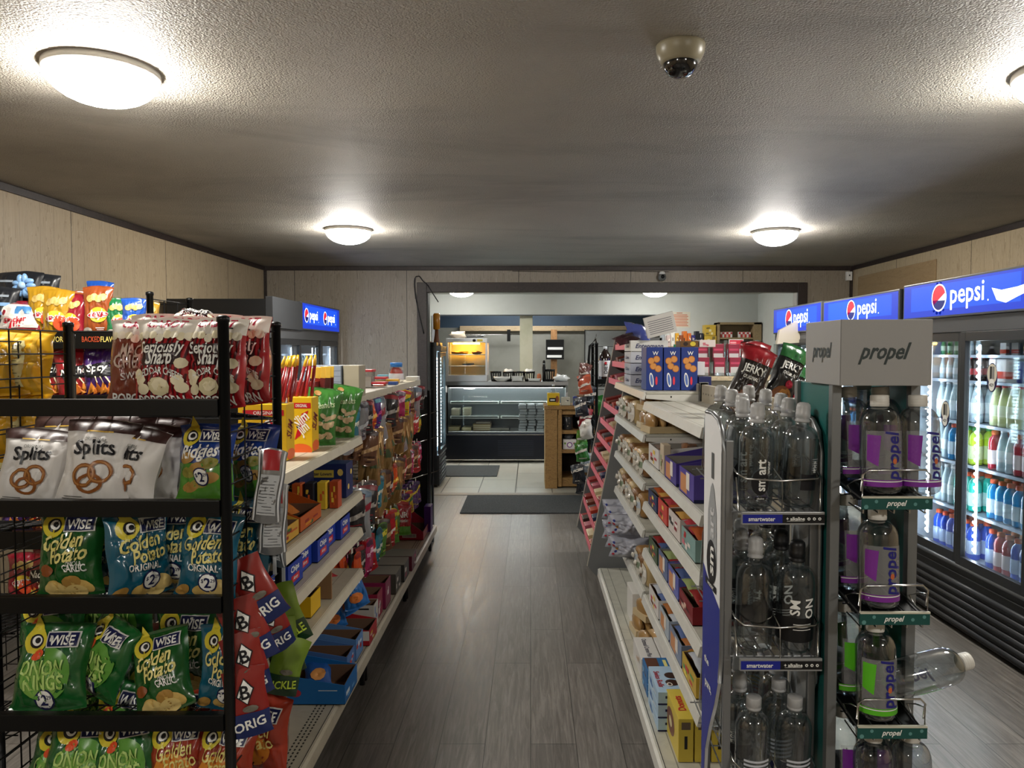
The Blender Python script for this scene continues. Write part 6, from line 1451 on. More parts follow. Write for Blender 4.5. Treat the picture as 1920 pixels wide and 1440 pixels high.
def cooler(label, w, d, ztop, zsign, logos, lit=True, big=False, doors=2, shelves=(1.53, 1.387, 1.15, .912, .647), floor_z=.414, zg=(.431, 1.609)):
    """face in the plane x = 0 looking toward -x; width runs along y from 0 to w"""
    t = thing('drink_cooler', label, 'cooler')
    m = MB()
    m.rbox(.02, 0, .03, d, .03, ztop - .02, cabm); m.rbox(.02, w - .03, .03, d, w, ztop - .02, cabm); m.rbox(d - .03, .03, .03, d, w - .03, ztop - .02, cabm); m.rbox(.02, .03, 1.66, d - .03, w - .03, ztop - .03, cabm); m.rbox(.02, .03, .03, d - .03, w - .03, .36, cabm)
    m.build('cabinet', t)
    m = MB(); m.box(.06, .031, .37, .064, .035, 1.65, inn); m.box(.06, .031, .37, d - .031, .035, 1.65, inn); m.box(.06, w - .035, .37, d - .031, w - .031, 1.65, inn); m.box(d - .036, .035, .37, d - .031, w - .035, 1.65, inn); m.box(.06, .035, 1.645, d - .04, w - .035, 1.65, inn); m.box(.06, .035, .36, d - .04, w - .035, .375, inn)
    m.build('lining', t)
    m = MB(); m.rbox(-.03, .004, zsign, .03, w - .004, ztop, frg if lit else mat('#3a3c3f', .45), .004); s = m.build('sign_box', t)
    if lit:
        m = MB(); sign_art(logos, big, True, .72 if len(logos) > 1 else 1.0)(m, face_fn('-x', -.03, .004, zsign, .03, w - .004, ztop), w - .008, ztop - zsign); m.build('lit_sign', s)
    m = MB(); m.rbox(-.012, .0, 1.66, .04, w, zsign, frg, .003); m.build('header_strip', t)
    # doors
    n = doors; dw = (w - .04) / n
    for i in range(n):
        y0 = .02 + dw * i; y1 = y0 + dw; m = MB(); e = .045; x0 = -.018 if i % 2 == 0 else -.004
        m.rbox(x0, y0, zg[0] - .05, x0 + .03, y0 + e, zg[1] + .05, frm, .002); m.rbox(x0, y1 - e, zg[0] - .05, x0 + .03, y1, zg[1] + .05, frm, .002); m.rbox(x0, y0 + e, zg[0] - .05, x0 + .03, y1 - e, zg[0], frm, .002); m.rbox(x0, y0 + e, zg[1], x0 + .03, y1 - e, zg[1] + .05, frm, .002)
        dd = m.build('door', t)
        m = MB(); m.box(x0 + .012, y0 + e, zg[0], x0 + .016, y1 - e, zg[1], glassm); m.build('glass', dd)
        if i == 1: y1 -= .11
        m = MB(); m.box(.05, y1 - e - .022, zg[0] + .02, .056, y1 - e - .010, zg[1] - .02, ledm)
        for k in range(30): z = zg[0] + .04 + k * (zg[1] - zg[0] - .08) / 29; m.blob((.046, y1 - e - .016, z), (.009, .010, .010), mat('#f4faff', .5, 0, LED_E * 2.2), amp=0, nu=8, nv=5)
        m.build('light_tube', t)
        m = MB(); m.box(.05, y0 + e + .012, zg[0] + .02, .054, y0 + e + .018, zg[1] - .02, ledm); m.build('light_tube', t)
    for z in shelves:
        m = MB()
        m.box(.085, .036, z - .012, .095, w - .036, z + .004, mat('#9aa4b0', .3, .6)); m.box(.095, .036, z - .004, d - .05, w - .036, z - .001, mat('#8f99a6', .4, .3)); m.build('shelf', t)
    # foot grille of rounded louvres
    m = MB(); m.rbox(-.006, .0, .02, .03, w, .37, mat('#101113', .5), .003); m.tube([(-.012, .0, .372), (-.012, w, .372)], .012, mat('#55575a', .35), 8); m.tube([(-.008, .01, .325), (-.008, w - .01, .325)], .003, mat('#6a6c70', .4), 5)
    for k in range(6): m.lathe([(.0, 0), (.014, 0), (.014, w - .02), (0, w - .02)], mat('#3c3e42', .45), (-.006, .01, .05 + .044 * k), 8, 'y')
    m.build('grille', t)
    return t
def price_oval(mname, W, H_, label, loc, rz=0):
    m = MB(); f = lambda a, b, k: (-.0006 * k, -a, b)
    m.a_ell(f, 0, 0, W, H_, NAVY, 1, 24); m.a_ell(f, 0, H_ * .25, W * .9, H_ * .68, mat('#dcd6c4', .5), 2, 24); m.a_rect(f, -W * .4, -.1 * H_, 0, H_ * .75, mat('#2c2c2c', .5), 3); m.a_rect(f, .05 * W, -.1 * H_, W * .45, H_ * .75, mat('#8a8a86', .5), 3)
    m.a_ell(f, 0, -H_ * .5, W * .55, H_ * .42, TW, 4, 20); m.a_text(f, '429', 0, -H_ * .5, H_ * .22, TK, 5, w=W * .8)
    o = m.build(mname, loc=loc); return tag(o, label, 'sticker')
# small bottles for the coolers, liquid, label and cap in one mesh each
def drink(name, liq, lab, cap, shape=0, word=None):
    m = MB(); L = mat(liq, .12, coat=.5); 
    if shape == 0:   # sports drink
        m.lathe([(.030, 0), (.033, .006), (.033, .06), (.030, .085), (.033, .11), (.034, .14), (.028, .162), (.017, .175), (.015, .182)], L, n=14)
        m.lathe([(.0335, .03), (.0338, .032), (.0338, .10), (.0335, .102)], mat(lab, .4), n=14, cap=False); m.lathe([(.019, .18), (.0195, .183), (.019, .20), (.0, .203)], mat(cap, .4), n=12); h = .203
    elif shape == 1:  # slim soda
        m.lathe([(.028, 0), (.031, .006), (.031, .10), (.029, .12), (.024, .15), (.015, .185), (.0125, .20)], L, n=14)
        m.lathe([(.0315, .05), (.0318, .052), (.0318, .105), (.0315, .107)], mat(lab, .4), n=14, cap=False); m.lathe([(.0145, .197), (.015, .20), (.0145, .213), (0, .214)], mat(cap, .4), n=12)
    elif shape == 2:  # can
        m.lathe([(.026, 0), (.031, .007), (.031, .11), (.025, .12), (.0, .119)], mat(lab, .3, .4), n=16); m.lathe([(.0312, .03), (.0313, .031), (.0313, .075), (.0312, .076)], L, n=16, cap=False)
    else:            # carton
        m.rbox(-.031, -.031, 0, .031, .031, .13, mat(lab, .4), .003); m.rbox(-.032, -.032, .02, .032, .032, .06, L, .001)
    return m.build(name)
DK = {'blue': ('sports_drink', drink('sports_drink_bottle', '#2f9ad8', '#d4e6f0', '#e0542a')), 'teal': ('sports drink', drink('sports_drink_bottle', '#2ec6b0', '#c8ece4', '#e05a2a')), 'lime': ('', drink('sports_drink_bottle', '#bfe03a', '#d8e8b0', '#3a9a4a')),
      'deepblue': ('', drink('sports_drink_bottle', '#1b50c8', '#b8ccec', '#e0542a')), 'red': ('', drink('sports_drink_bottle', '#b02a3a', '#e4d4d4', '#e0702a')), 'clear': ('', drink('soda_bottle', '#b9cdd4', '#dfe8ec', '#e8e8e8', 1)),
      'pale': ('', drink('soda_bottle', '#c9cf9c', '#dfe4cc', '#d83a3a', 1)), 'cola': ('', drink('soda_bottle', '#2a1612', '#c02a34', '#c02a34', 1)), 'orange': ('', drink('soda_bottle', '#e8862a', '#f0c03a', '#e8e2d0', 1)), 'navy': ('', drink('drink_can', '#2a3a9c', '#26308a', '#e8e8e8', 2)), 'green': ('', drink('soda_bottle', '#2f8a4a', '#c8e0c4', '#d8d04a', 1)), 'white': ('', drink('juice_carton', '#d8503a', '#e2e4e4', '', 3))}
NM = {'blue': 'light blue sports drink', 'teal': 'teal sports drink', 'lime': 'lime green sports drink', 'deepblue': 'deep blue sports drink', 'red': 'red sports drink', 'clear': 'clear water bottle', 'pale': 'pale yellow bottle with red cap', 'cola': 'dark cola bottle', 'orange': 'orange soda bottle', 'navy': 'navy drink can', 'green': 'green soda bottle', 'white': 'white and red drink carton'}
_du = set()
def stock(X, y0, y1, z, seq, where, rows=2, pitch=.071, sgn=1, sc=1.05):
    n = int((y1 - y0) / pitch)
    for r in range(rows):
        for i in range(n):
            k = seq[min(len(seq) - 1, int(i * len(seq) / n))]; p = DK[k][1]
            o = dup(p) if k in _du else p; _du.add(k)
            o.location = (X + sgn * (.145 + .075 * r), y0 + pitch * (i + .5), z); o.rotation_euler = (0, 0, (i * 1.3 + r) % 6.28); o.scale = (sc, sc, sc)
            tag(o, '%s, %s in %s row, %s' % (NM[k], ORD[min(i + 1, 20)], ('front', 'rear')[r], where), 'drink', 'drinks, %s' % where)
FX = 2.37
CW = 1.235
cA = cooler('large black cooler nearest the viewer with a lit blue sign on the right', CW, .85, 1.963, 1.745, (.335,), True, True); cA.location = (FX, 3.475, 0)
cB = cooler('black cooler with a lit blue sign, middle of the right row', CW, .85, 1.95, 1.745, (.42,), True); cB.location = (FX, 4.755, 0)
cC = cooler('black cooler with a lit blue sign at the far end of the right row', CW - .04, .85, 1.96, 1.722, (.36,), True); cC.location = (FX, 6.025, 0)
price_oval('price_sticker', .045, .075, 'oval price sticker on the near cooler door at the right edge', (FX - .02, 3.80, 1.42)); price_oval('price_sticker', .045, .075, 'oval price sticker on the cooler door behind the tall teal rack', (FX - .02, 4.22, 1.20))
m = MB(); f = lambda a, b, k: (FX - .022 - .0006 * k, 6.9 - a, b); m.a_ell(f, 0, 1.50, .12, .12, mat('#c8ccd4', .4), 1, 24); m.a_ell(f, 0, 1.50, .10, .10, mat('#2a4aa8', .4), 2, 24); m.a_ell(f, 0, 1.52, .05, .04, TW, 3, 16); tag(m.build('price_sticker'), 'round sticker on the far cooler door seen above the jerky bags', 'sticker')
Z5 = (1.533, 1.39, 1.153, .915, .65, .376)
# near cooler: second door (nearer) and first door
wa = '%s shelf near cooler, %s door'
names = ('top', 'second', 'third', 'fourth', 'fifth', 'bottom')
for z, s1, s2, nmz in zip(Z5, (['clear'], ['navy', 'white'], ['pale'], ['red', 'clear', 'red', 'clear'], ['blue'], ['deepblue', 'red', 'deepblue', 'red']), (['green', 'clear'], ['clear', 'cola'], ['clear'], ['clear', 'blue', 'lime'], ['clear', 'teal'], ['deepblue']), names):
    sc = .55 if nmz == 'top' else 1.0
    if nmz == 'top': stock(FX, 3.56, 4.03, z, ['orange', 'white'], wa % (nmz, 'nearer'), 1, .09, sc=.5)
    elif nmz == 'second': stock(FX, 3.56, 4.06, z, s1, wa % (nmz, 'nearer'), 2, sc=.95)
    else: stock(FX, 3.56, 4.06, z, s1[::-1], wa % (nmz, 'nearer'), 2)
    stock(FX, 4.16, 4.62, z, s2[::-1], wa % (nmz, 'farther'), 1 if nmz == 'top' else 2, sc=.5 if nmz == 'top' else .62 if nmz == 'second' else 1.05)
for z, s1, nmz in zip(Z5, (['clear'], ['clear', 'white'], ['clear', 'navy'], ['clear', 'blue'], ['teal', 'blue'], ['deepblue']), names):
    if nmz == 'top': continue
    stock(FX, 4.83, 5.92, z, s1, '%s shelf of middle cooler' % nmz, 1, .075, sc=1.0 if nmz != 'second' else .7)
    stock(FX, 6.10, 7.12, z, (['clear', 'white', 'clear'], ['clear'], ['clear', 'blue'], ['clear'], ['clear'])[names.index(nmz) - 1], '%s shelf of far right cooler' % nmz, 1, .075, sc=1.0 if nmz != 'second' else .7)
# left wall coolers face the other way
cD = cooler('black cooler with an unlit grey sign at the left wall', .77, .80, 1.985, 1.74, (), False, doors=1); cD.location = (-2.04, 6.61, 0); cD.rotation_euler = (0, 0, PI)
cE = cooler('black cooler at the left wall with two lit round logos', 1.31, .80, 2.0, 1.75, (.11, .58), True); cE.location = (-2.06, 7.945, 0); cE.rotation_euler = (0, 0, PI)
for z, nmz in zip(Z5[1:], names[1:]):
    stock(-2.05, 5.90, 6.55, z, ['green', 'clear'], '%s shelf of unlit left cooler' % nmz, 1, .08, -1, sc=.7 if nmz == 'second' else 1)
    stock(-2.05, 6.70, 7.88, z, ['clear', 'white'], '%s shelf of lit left cooler' % nmz, 1, .08, -1, sc=.7 if nmz == 'second' else 1)
# ---------------- beyond the opening ----------------
# upright cooler seen edgewise at the left of the opening
cF = cooler('slim upright cooler just inside the opening on the left, its light tube glowing', .62, .70, 1.62, 1.56, (), False, doors=1, zg=(.43, 1.5), shelves=(1.25, 1.0, .7)); cF.location = (-1.05, 9.10, 0); cF.rotation_euler = (0, 0, PI)
for o in cF.children:
    if o.name.startswith('header_strip'): bpy.data.objects.remove(o); break
m = MB()
for k in range(26):
    for ya, yb_ in ((.10, .24), (.34, .56)): m.box(.03, ya, .46 + .04 * k, .045, yb_, .482 + .04 * k, mat('#d6f0f4', .5, 0, 7))
m.build('light_tube', cF)
t = thing('table_jar', 'amber bottle with a brown base standing on the slim cooler by the opening', 'bottle', (-1.10, 8.75, 1.622))
m = MB(); m.lathe([(.03, .19), (.04, .2), (.042, .36), (.03, .38)], mat('#c8861e', .25, coat=.5), n=16); m.build('bowl', t)
m = MB(); m.lathe([(.045, 0), (.04, .03), (.025, .12), (.02, .19)], mat('#7a4a2c', .4), n=12); m.build('stem', t)
tag(MB().rbox(-.09, -.06, 0, .09, .06, .05, mat('#b07a64', .6), .01).build('paper_roll', loc=(-1.23, 8.62, 1.622)), 'pinkish paper pack lying on the slim cooler by the opening', 'pack')
# deli case
dm = mat('#0e1524', .35); dglass = clear_mat('deli_glass', '#f0f4f4', .03, .16)
DX0, DX1, DY = -1.21, .52, 10.43
t = thing('deli_case', 'black deli display case with a steel counter and glass front', 'display case', ((DX0 + DX1) / 2, DY + .35, 0)); ox, oy = (DX0 + DX1) / 2, DY + .35
def Ld(m):
    m.v = [(v[0] - ox, v[1] - oy, v[2]) for v in m.v]; return m
m = MB(); m.rbox(DX0, DY, .04, DX1, DY + .7, .40, dm, .004); m.box(DX0, DY - .004, .03, DX1, DY, .045, CHROME); m.box(DX0, DY - .006, .385, DX1, DY, .398, CHROME)
for k in range(9): m.box(DX0 + .75, DY - .003, .10 + .025 * k, DX0 + 1.25, DY, .108 + .025 * k, mat('#2a3040', .4))
Ld(m).build('base', t)
m = MB(); m.rbox(DX0 - .01, DY + .12, 1.08, DX1 + .01, DY + .72, 1.13, STEEL, .004); m.prism([(DX0 - .01, 1.08), (DX1 + .01, 1.08), (DX1 + .01, 1.13), (DX0 - .01, 1.13)], DY + .10, DY + .12, STEEL, 'y'); Ld(m).build('counter_top', t)
for X in (DX0, DX1 - .03):
    m = MB(); m.prism([(DY, .40), (DY + .7, .40), (DY + .7, 1.09), (DY + .12, 1.09), (DY + .02, .98)], X, X + .03, STEEL, 'x'); Ld(m).build('end_panel', t)
m = MB(); m.prism([(DY + .005, .405), (DY + .025, .98), (DY + .12, 1.075), (DY + .12, 1.055), (DY + .04, .97), (DY + .02, .405)], DX0 + .03, DX0 + .05, BLACK, 'x'); m.box(DX0 + .03, DY + .085, 1.05, DX1 - .03, DY + .125, 1.08, BLACK); Ld(m).build('frame', t)
m = MB(); m.grid(lambda u, v: (DX0 + .05 + (DX1 - DX0 - .08) * u, DY + (.012 + .02 * v if v < .8 else .028 + .09 * (v - .8) / .2), .405 + (.575 * v / .8 if v < .8 else .575 + .09 * (v - .8) / .2)), 1, 10, dglass); Ld(m).build('glass', t)
m = MB(); m.box(DX0 + .03, DY + .66, .40, DX1 - .03, DY + .69, 1.08, mat('#6c7274', .3, .5)); m.box(DX0 + .03, DY + .1, .405, DX1 - .03, DY + .66, .42, mat('#a8aaa8', .4)); Ld(m).build('interior', t)
for X0, X1 in ((DX0 + .06, DX0 + .76), (DX0 + .78, DX0 + 1.45)):
    for z in (.83, .62):
        m = MB(); m.rbox(X0, DY + .2, z, X1, DY + .64, z + .008, mat('#9fb0ac', .2, alpha=.5)); m.rbox(X0, DY + .19, z - .02, X1, DY + .2, z + .02, mat('#dfe6e2', .4), .004); m.box(X0 + .02, DY + .188, z - .008, X1 - .02, DY + .19, z + .012, mat('#4a5250', .5)); Ld(m).build('glass_shelf', t)
m = MB(); m.rbox(DX0 + .06, DY + .15, 1.045, DX1 - .06, DY + .2, 1.06, mat('#f4faf8', .5, 0, 26)); Ld(m).build('light_tube', t)
eggm = mat('#9fa3a5', .8)
m = MB(); m.rbox(-.055, -.13, 0, .055, .13, .035, eggm, .008); m.rbox(-.05, -.125, .038, .05, .125, .075, eggm, .012); m.box(-.056, -.131, .033, .056, .131, .040, mat('#6c7072', .8)); egg = m.build('egg_carton')
for r in range(5):
    for c in range(3):
        o = egg if r == c == 0 else dup(egg); o.location = (-.12 + .125 * c + (.015 if r % 2 else 0), DY + .3, .422 + .08 * r)
        tag(o, 'grey egg carton in the deli case, %s stack from the left, %s from the bottom' % (ORD[c + 1], ORD[r + 1]), 'egg carton', 'egg cartons in the deli case')
for i, (x, z, w_, h_, c, lb) in enumerate(((-1.1, .422, .16, .06, '#b7ab7c', 'tray of wrapped rolls at the left bottom of the deli case'), (-.92, .422, .14, .05, '#c2b78a', 'second wrapped roll tray at the bottom of the deli case'), (-.70, .422, .26, .10, '#8a7a58', 'stack of wrapped sandwiches at the bottom of the deli case'), (-.68, .525, .22, .03, '#3a2a22', 'dark wrapped meat on the sandwich stack in the deli case'), (-1.08, .64, .12, .10, '#c9c6b0', 'white cheese packs on the left glass shelf'), (-.92, .64, .12, .11, '#b9b69a', 'cream packs on the left glass shelf'), (-.45, .422, .3, .05, '#2c2c30', 'dark tray in the middle of the deli case'))):
    m = MB(); m.rbox(-w_ / 2, -.12, 0, w_ / 2, .12, h_, mat(c, .4, coat=.4), .012)
    for k in range(3): m.box(-w_ / 2 + .01, -.1205, h_ * (.2 + .25 * k), w_ / 2 - .01, -.119, h_ * (.26 + .25 * k), mat('#dcd8c4', .5))
    tag(m.build('deli_pack', loc=(x, DY + .35, z)), lb, 'food')
# hot food case on the counter
wm = mat('#cfd2d6', .3, .4); hx0, hx1, hy, hz0, hz1 = -1.20, -.615, 10.6, 1.132, 1.745
t = thing('food_warmer', 'silver glass hot food case glowing yellow on the deli counter', 'food warmer', ((hx0 + hx1) / 2, hy + .2, hz0)); ox2, oy2 = (hx0 + hx1) / 2, hy + .2
def Lh(m):
    m.v = [(v[0] - ox2, v[1] - oy2, v[2] - hz0) for v in m.v]; return m
m = MB(); m.rbox(hx0, hy, hz0, hx1, hy + .42, hz0 + .09, wm); m.rbox(hx0, hy, hz1 - .06, hx1, hy + .42, hz1, wm)
for X in (hx0, hx1 - .03):
    for Y in (hy, hy + .39): m.rbox(X, Y, hz0 + .09, X + .03, Y + .03, hz1 - .06, wm)
m.box(hx0 + .03, hy + .395, hz0 + .09, hx1 - .03, hy + .40, hz1 - .06, mat('#b0a890', .4)); Lh(m).build('frame', t)
m = MB(); m.box(hx0 + .03, hy + .01, hz0 + .09, hx1 - .03, hy + .014, hz1 - .06, dglass); Lh(m).build('glass', t)
for z in (hz0 + .22, hz0 + .38):
    m = MB(); 
    for k in range(14): m.tube([(hx0 + .04 + .04 * k, hy + .02, z), (hx0 + .04 + .04 * k, hy + .39, z)], .003, CHROME, 4)
    m.tube([(hx0 + .03, hy + .02, z), (hx1 - .03, hy + .02, z)], .005, CHROME, 5); Lh(m).build('wire_shelf', t)
m = MB(); m.rbox(hx0 + .08, hy + .15, hz1 - .085, hx1 - .12, hy + .22, hz1 - .065, mat('#ffb545', .5, 0, 45)); Lh(m).build('heat_lamp', t)
m = MB(); m.lathe([(.022, 0), (.022, -.02)], BLACK, (hx0 + .4, hy, hz1 - .03), 14, 'y'); m.rbox(hx0 + .44, hy - .002, hz1 - .045, hx0 + .52, hy, hz1 - .015, mat('#e0c84a', .5)); Lh(m).build('dial', t)
for i, (x, z, w_, lb) in enumerate(((-1.0, hz0 + .385, .26, 'golden fried food heap on the top rack of the hot food case'), (-.78, hz0 + .385, .14, 'brown snack on the top rack of the hot food case'), (-.9, hz0 + .225, .16, 'steel tongs tray on the lower rack of the hot food case'))):
    m = MB(); m.blob((0, 0, .02), (w_ / 2, .1, .028), mat(('#d8962a', '#7a4a22', '#8a8a8c')[i], .5), i, .3); tag(m.build('hot_food', loc=(x, hy + .2, z)), lb, 'food')
m = MB(); m.blob((0, 0, .05), (.12, .12, .06), mat('#b8a894', .7), 4, .3); tag(m.build('paper_bag', loc=(-1.05, hy + .2, hz1)), 'crumpled tan paper bag on top of the hot food case', 'bag')
m = MB(); m.tube([(-.12, 0, .02), (.12, .02, .03)], .012, DARK); m.tube([(.0, 0, .03), (.15, .04, .05)], .006, CHROME); tag(m.build('tongs', loc=(-.80, hy + .15, hz1)), 'black handled tongs on top of the hot food case', 'tongs')
# baskets, plates and bits on the deli counter
def basket(x, lb, y=10.72, w_=.075, h=.14, napkin=False):
    t = thing('basket', lb, 'basket', (x, y, 1.132)); m = MB()
    for k in range(12):
        a = 2 * PI * k / 12; m.tube([(w_ * .8 * math.cos(a), w_ * .8 * math.sin(a), 0), (w_ * math.cos(a), w_ * math.sin(a), h)], .007, BLACK, 5)
    m.lathe([(w_ * .8, 0), (w_ * .82, .03)], BLACK, n=16); m.lathe([(w_ * .95, h * .82), (w_ + .004, h * .84), (w_ + .006, h), (w_, h)], BLACK, n=18, cap=False); m.build('body', t)
    if napkin:
        m = MB(); m.blob((0, 0, h), (w_ * .9, w_ * .8, .03), WHITE, 3, .35); m.build('napkins', t)
for i, (x, lb, nk) in enumerate(((-.50, 'black basket nearest the hot food case', False), (-.32, 'black basket filled with white napkins', True), (-.17, 'black basket behind the white square dish', False), (-.02, 'black basket heaped with white cutlery before the cream column', True))): basket(x, lb, napkin=nk)
basket(.27, 'tall black basket at the right end of the deli counter', w_=.075, h=.17)
def dish(x, w_, d_, h, lb, rect=False):
    m = MB()
    if rect: m.prism([(-w_ / 2 * .8, 0), (w_ / 2 * .8, 0), (w_ / 2, h), (w_ / 2 - .01, h), (w_ / 2 * .78, .01), (-w_ / 2 * .78, .01), (-w_ / 2 + .01, h), (-w_ / 2, h)], -d_ / 2, d_ / 2, WHITE, 'y'); m.box(-w_ / 2 * .9, -d_ / 2, 0, w_ / 2 * .9, -d_ / 2 + .008, h, WHITE)
    else: m.lathe([(w_ * .25, 0), (w_ * .45, h * .5), (w_ * .5, h), (w_ * .47, h), (w_ * .4, h * .55), (0, h * .2)], WHITE, n=24, cap=False)
    tag(m.build('dish', loc=(x, 10.6, 1.132)), lb, 'dish')
dish(-.41, .24, .2, .07, 'wide round white dish on the deli counter'); dish(-.19, .17, .15, .08, 'square white dish beside the round one', True); dish(.05, .18, .14, .045, 'shallow white boat dish at the right of the deli counter', True)
m = MB(); m.lathe([(.022, 0), (.02, .1), (.024, .2), (.018, .22), (.02, .28), (.012, .30)], BLACK, n=14); m.lathe([(.0205, .245), (.021, .255)], CHROME, n=14, cap=False); tag(m.build('pepper_mill', loc=(.19, 10.66, 1.132)), 'tall black pepper mill on the deli counter', 'pepper mill')
m = MB(); m.lathe([(.028, 0), (.03, .02), (.03, .09), (.02, .11)], mat('#a8603c', .4), n=14); tag(m.build('shaker', loc=(.12, 10.62, 1.132)), 'reddish brown shaker left of the pepper mill', 'jar')
m = MB(); m.blob((0, 0, .045), (.11, .09, .055), mat('#dfe2e4', .4, coat=.4), 6, .35); tag(m.build('plastic_bag', loc=(.42, 10.62, 1.132)), 'crumpled white plastic bag at the right end of the deli counter', 'bag')
# rough wooden shelf block before the deli case
rw = wood_mat('rough_pine', '#6e4f2a', '#93703f', '#a9854f', (3, 3, 9), .7)
t = thing('wooden_shelf', 'rough brown wooden shelf block before the deli case', 'shelf', (.6, 8.75, 0))
WX0, WX1, WY0, WY1 = .163, 1.25, 8.42, 8.95
def Lw(m):
    m.v = [(v[0] - .6, v[1] - 8.75, v[2]) for v in m.v]; return m
m = MB(); m.rbox(WX0, WY0, 0, WX0 + .14, WY1, .90, rw, .004); Lw(m).build('left_post', t)
m = MB(); m.rbox(WX1 - .1, WY0, 0, WX1, WY1, .90, rw, .004); Lw(m).build('right_post', t)
m = MB(); m.rbox(WX0 - .01, WY0 - .01, .90, WX1 + .01, WY1 + .01, .94, rw, .004); Lw(m).build('top', t)
for z0, z1 in ((.02, .12), (.40, .44), (.62, .66), (.84, .90)):
    m = MB(); m.rbox(WX0 + .14, WY0 + .03, z0, WX1 - .1, WY1 - .02, z1, rw, .003); m.rbox(WX0 + .15, WY0, z0, WX0 + .19, WY0 + .03, z1, rw); Lw(m).build('shelf', t)
m = MB(); m.rbox(WX0 + .145, WY0 - .004, .12, WX0 + .19, WY0 + .03, .84, rw, .002); Lw(m).build('upright', t)
m = MB(); m.box(WX0 + .14, WY1 - .03, .1, WX1 - .1, WY1 - .02, .9, mat('#2a2018', .8)); Lw(m).build('back_board', t)
t = thing('bottle_carton', 'yellow carton with a clear bottle standing in it on the wooden shelf block', 'box', (.26, 8.55, .942))
m = MB(); m.rbox(-.07, -.06, 0, .07, .06, .14, mat('#d2ae1c', .45)); f = face_fn('-y', -.07, -.06, 0, .07, .06, .14); m.a_rect(f, .02, .04, .10, .085, TK, 1); m.a_rect(f, .034, .055, .085, .068, TW, 2); m.a_ell(f, .112, .07, .02, .04, mat('#8a4a22', .5), 1); m.build('body', t)
m = MB(); m.lathe([(.03, .14), (.034, .17), (.03, .19), (.014, .21), (.014, .225)], jarm, n=16); m.lathe([(.016, .222), (.016, .235)], WHITE, n=12); m.build('bottle', t)
for i, (x, w_, h, c, lb) in enumerate(((.40, .10, .09, '#b9b6a4', 'pale grey carton right of the yellow one on the wooden block'), (.51, .05, .10, '#26327c', 'dark blue mug shaped tub on the wooden block'), (.60, .11, .06, '#5a3a72', 'purple low box on the wooden block'), (.58, .10, .11, '#8a6a4a', 'brown carton behind the purple box on the wooden block'), (.74, .12, .10, '#b9582a', 'orange box at the right of the wooden block'))):
    carton('counter_box', x - w_ / 2, 8.5 + .1 * (i == 3), .942, w_, .1, h, c, lb, 'box', {'-y': blocks(('#d8d4cc', '#2a2a2a'), i + 2, 3)})
t = thing('candy_jar', 'round dark glass jar with a tin lid on the upper shelf of the wooden block', 'jar', (.42, 8.56, .66))
m = MB(); m.lathe([(.065, 0), (.068, .01), (.068, .14), (.06, .155)], mat('#2a2c30', .15, coat=.8), n=24); m.blob((0, -.03, .06), (.04, .035, .04), mat('#b8a894', .6), 2, .3); m.build('body', t)
m = MB(); m.lathe([(.066, .15), (.067, .165), (.02, .175), (.02, .19), (0, .19)], mat('#8a7a5c', .35, .6), n=24); m.build('lid', t)
carton('tea_box', .57, 8.50, .66, .05, .07, .10, '#c8783a', 'orange and cream box right of the dark jar', 'box', {'-y': blocks(('#e8d8b8',), 2, 3)})
carton('gift_basket', .37, 8.48, .442, .15, .1, .11, '#d9d6d4', 'white carton with a round purple emblem on the middle shelf of the wooden block', 'box', {'-y': lambda m, f, W, Hh: (m.a_ell(f, W * .5, Hh * .45, .032, .032, mat('#7a3a8a', .4), 1), m.a_ell(f, W * .5, Hh * .45, .022, .022, TW, 2), m.a_ell(f, W * .15, Hh * .6, .012, .012, mat('#7aa04a', .4), 1), m.a_ell(f, W * .85, Hh * .6, .012, .012, mat('#b03a5a', .4), 1))})
m = MB(); m.blob((0, 0, .03), (.05, .03, .035), mat('#4a4c50', .6), 2, .3); tag(m.build('dark_pouch', loc=(.44, 8.53, .553)), 'dark grey pouch poking out of the white carton', 'pouch')
# black paper holder on the kitchen post
t = thing('paper_holder', 'black wall holder with white papers on the kitchen wooden post', 'paper holder', (.43, 13.25, 1.42))
m = MB(); m.rbox(-.16, 0, 0, .16, .04, .35, BLACK, .004); m.rbox(-.16, -.05, 0, .16, 0, .03, BLACK); m.rbox(-.16, -.05, .14, .16, 0, .17, BLACK); m.build('frame', t)
m = MB(); m.rbox(-.14, -.03, .03, .12, -.01, .075, WHITE); m.build('paper', t); m = MB(); m.rbox(-.13, -.03, .17, .14, -.01, .215, WHITE); m.build('paper', t)
# paper notice
m = MB(); m.rbox(2.14, WY - .004, 1.93, 2.47, WY - .001, 2.17, mat('#d6cfbe', .6), .001); f = face_fn('-y', 2.14, WY - .004, 1.93, 2.47, WY - .001, 2.17)
for i in range(8): m.a_rect(f, .03 + .01 * (i % 3), .02 + .024 * i, .30 - .015 * (i % 2), .033 + .024 * i, mat('#c77a5c', .6), 1)
m.a_rect(f, .12, .217, .21, .228, mat('#b8563c', .6), 2); tag(m.build('paper_notice'), 'cream paper notice with lines of red writing on the white back wall', 'sign')
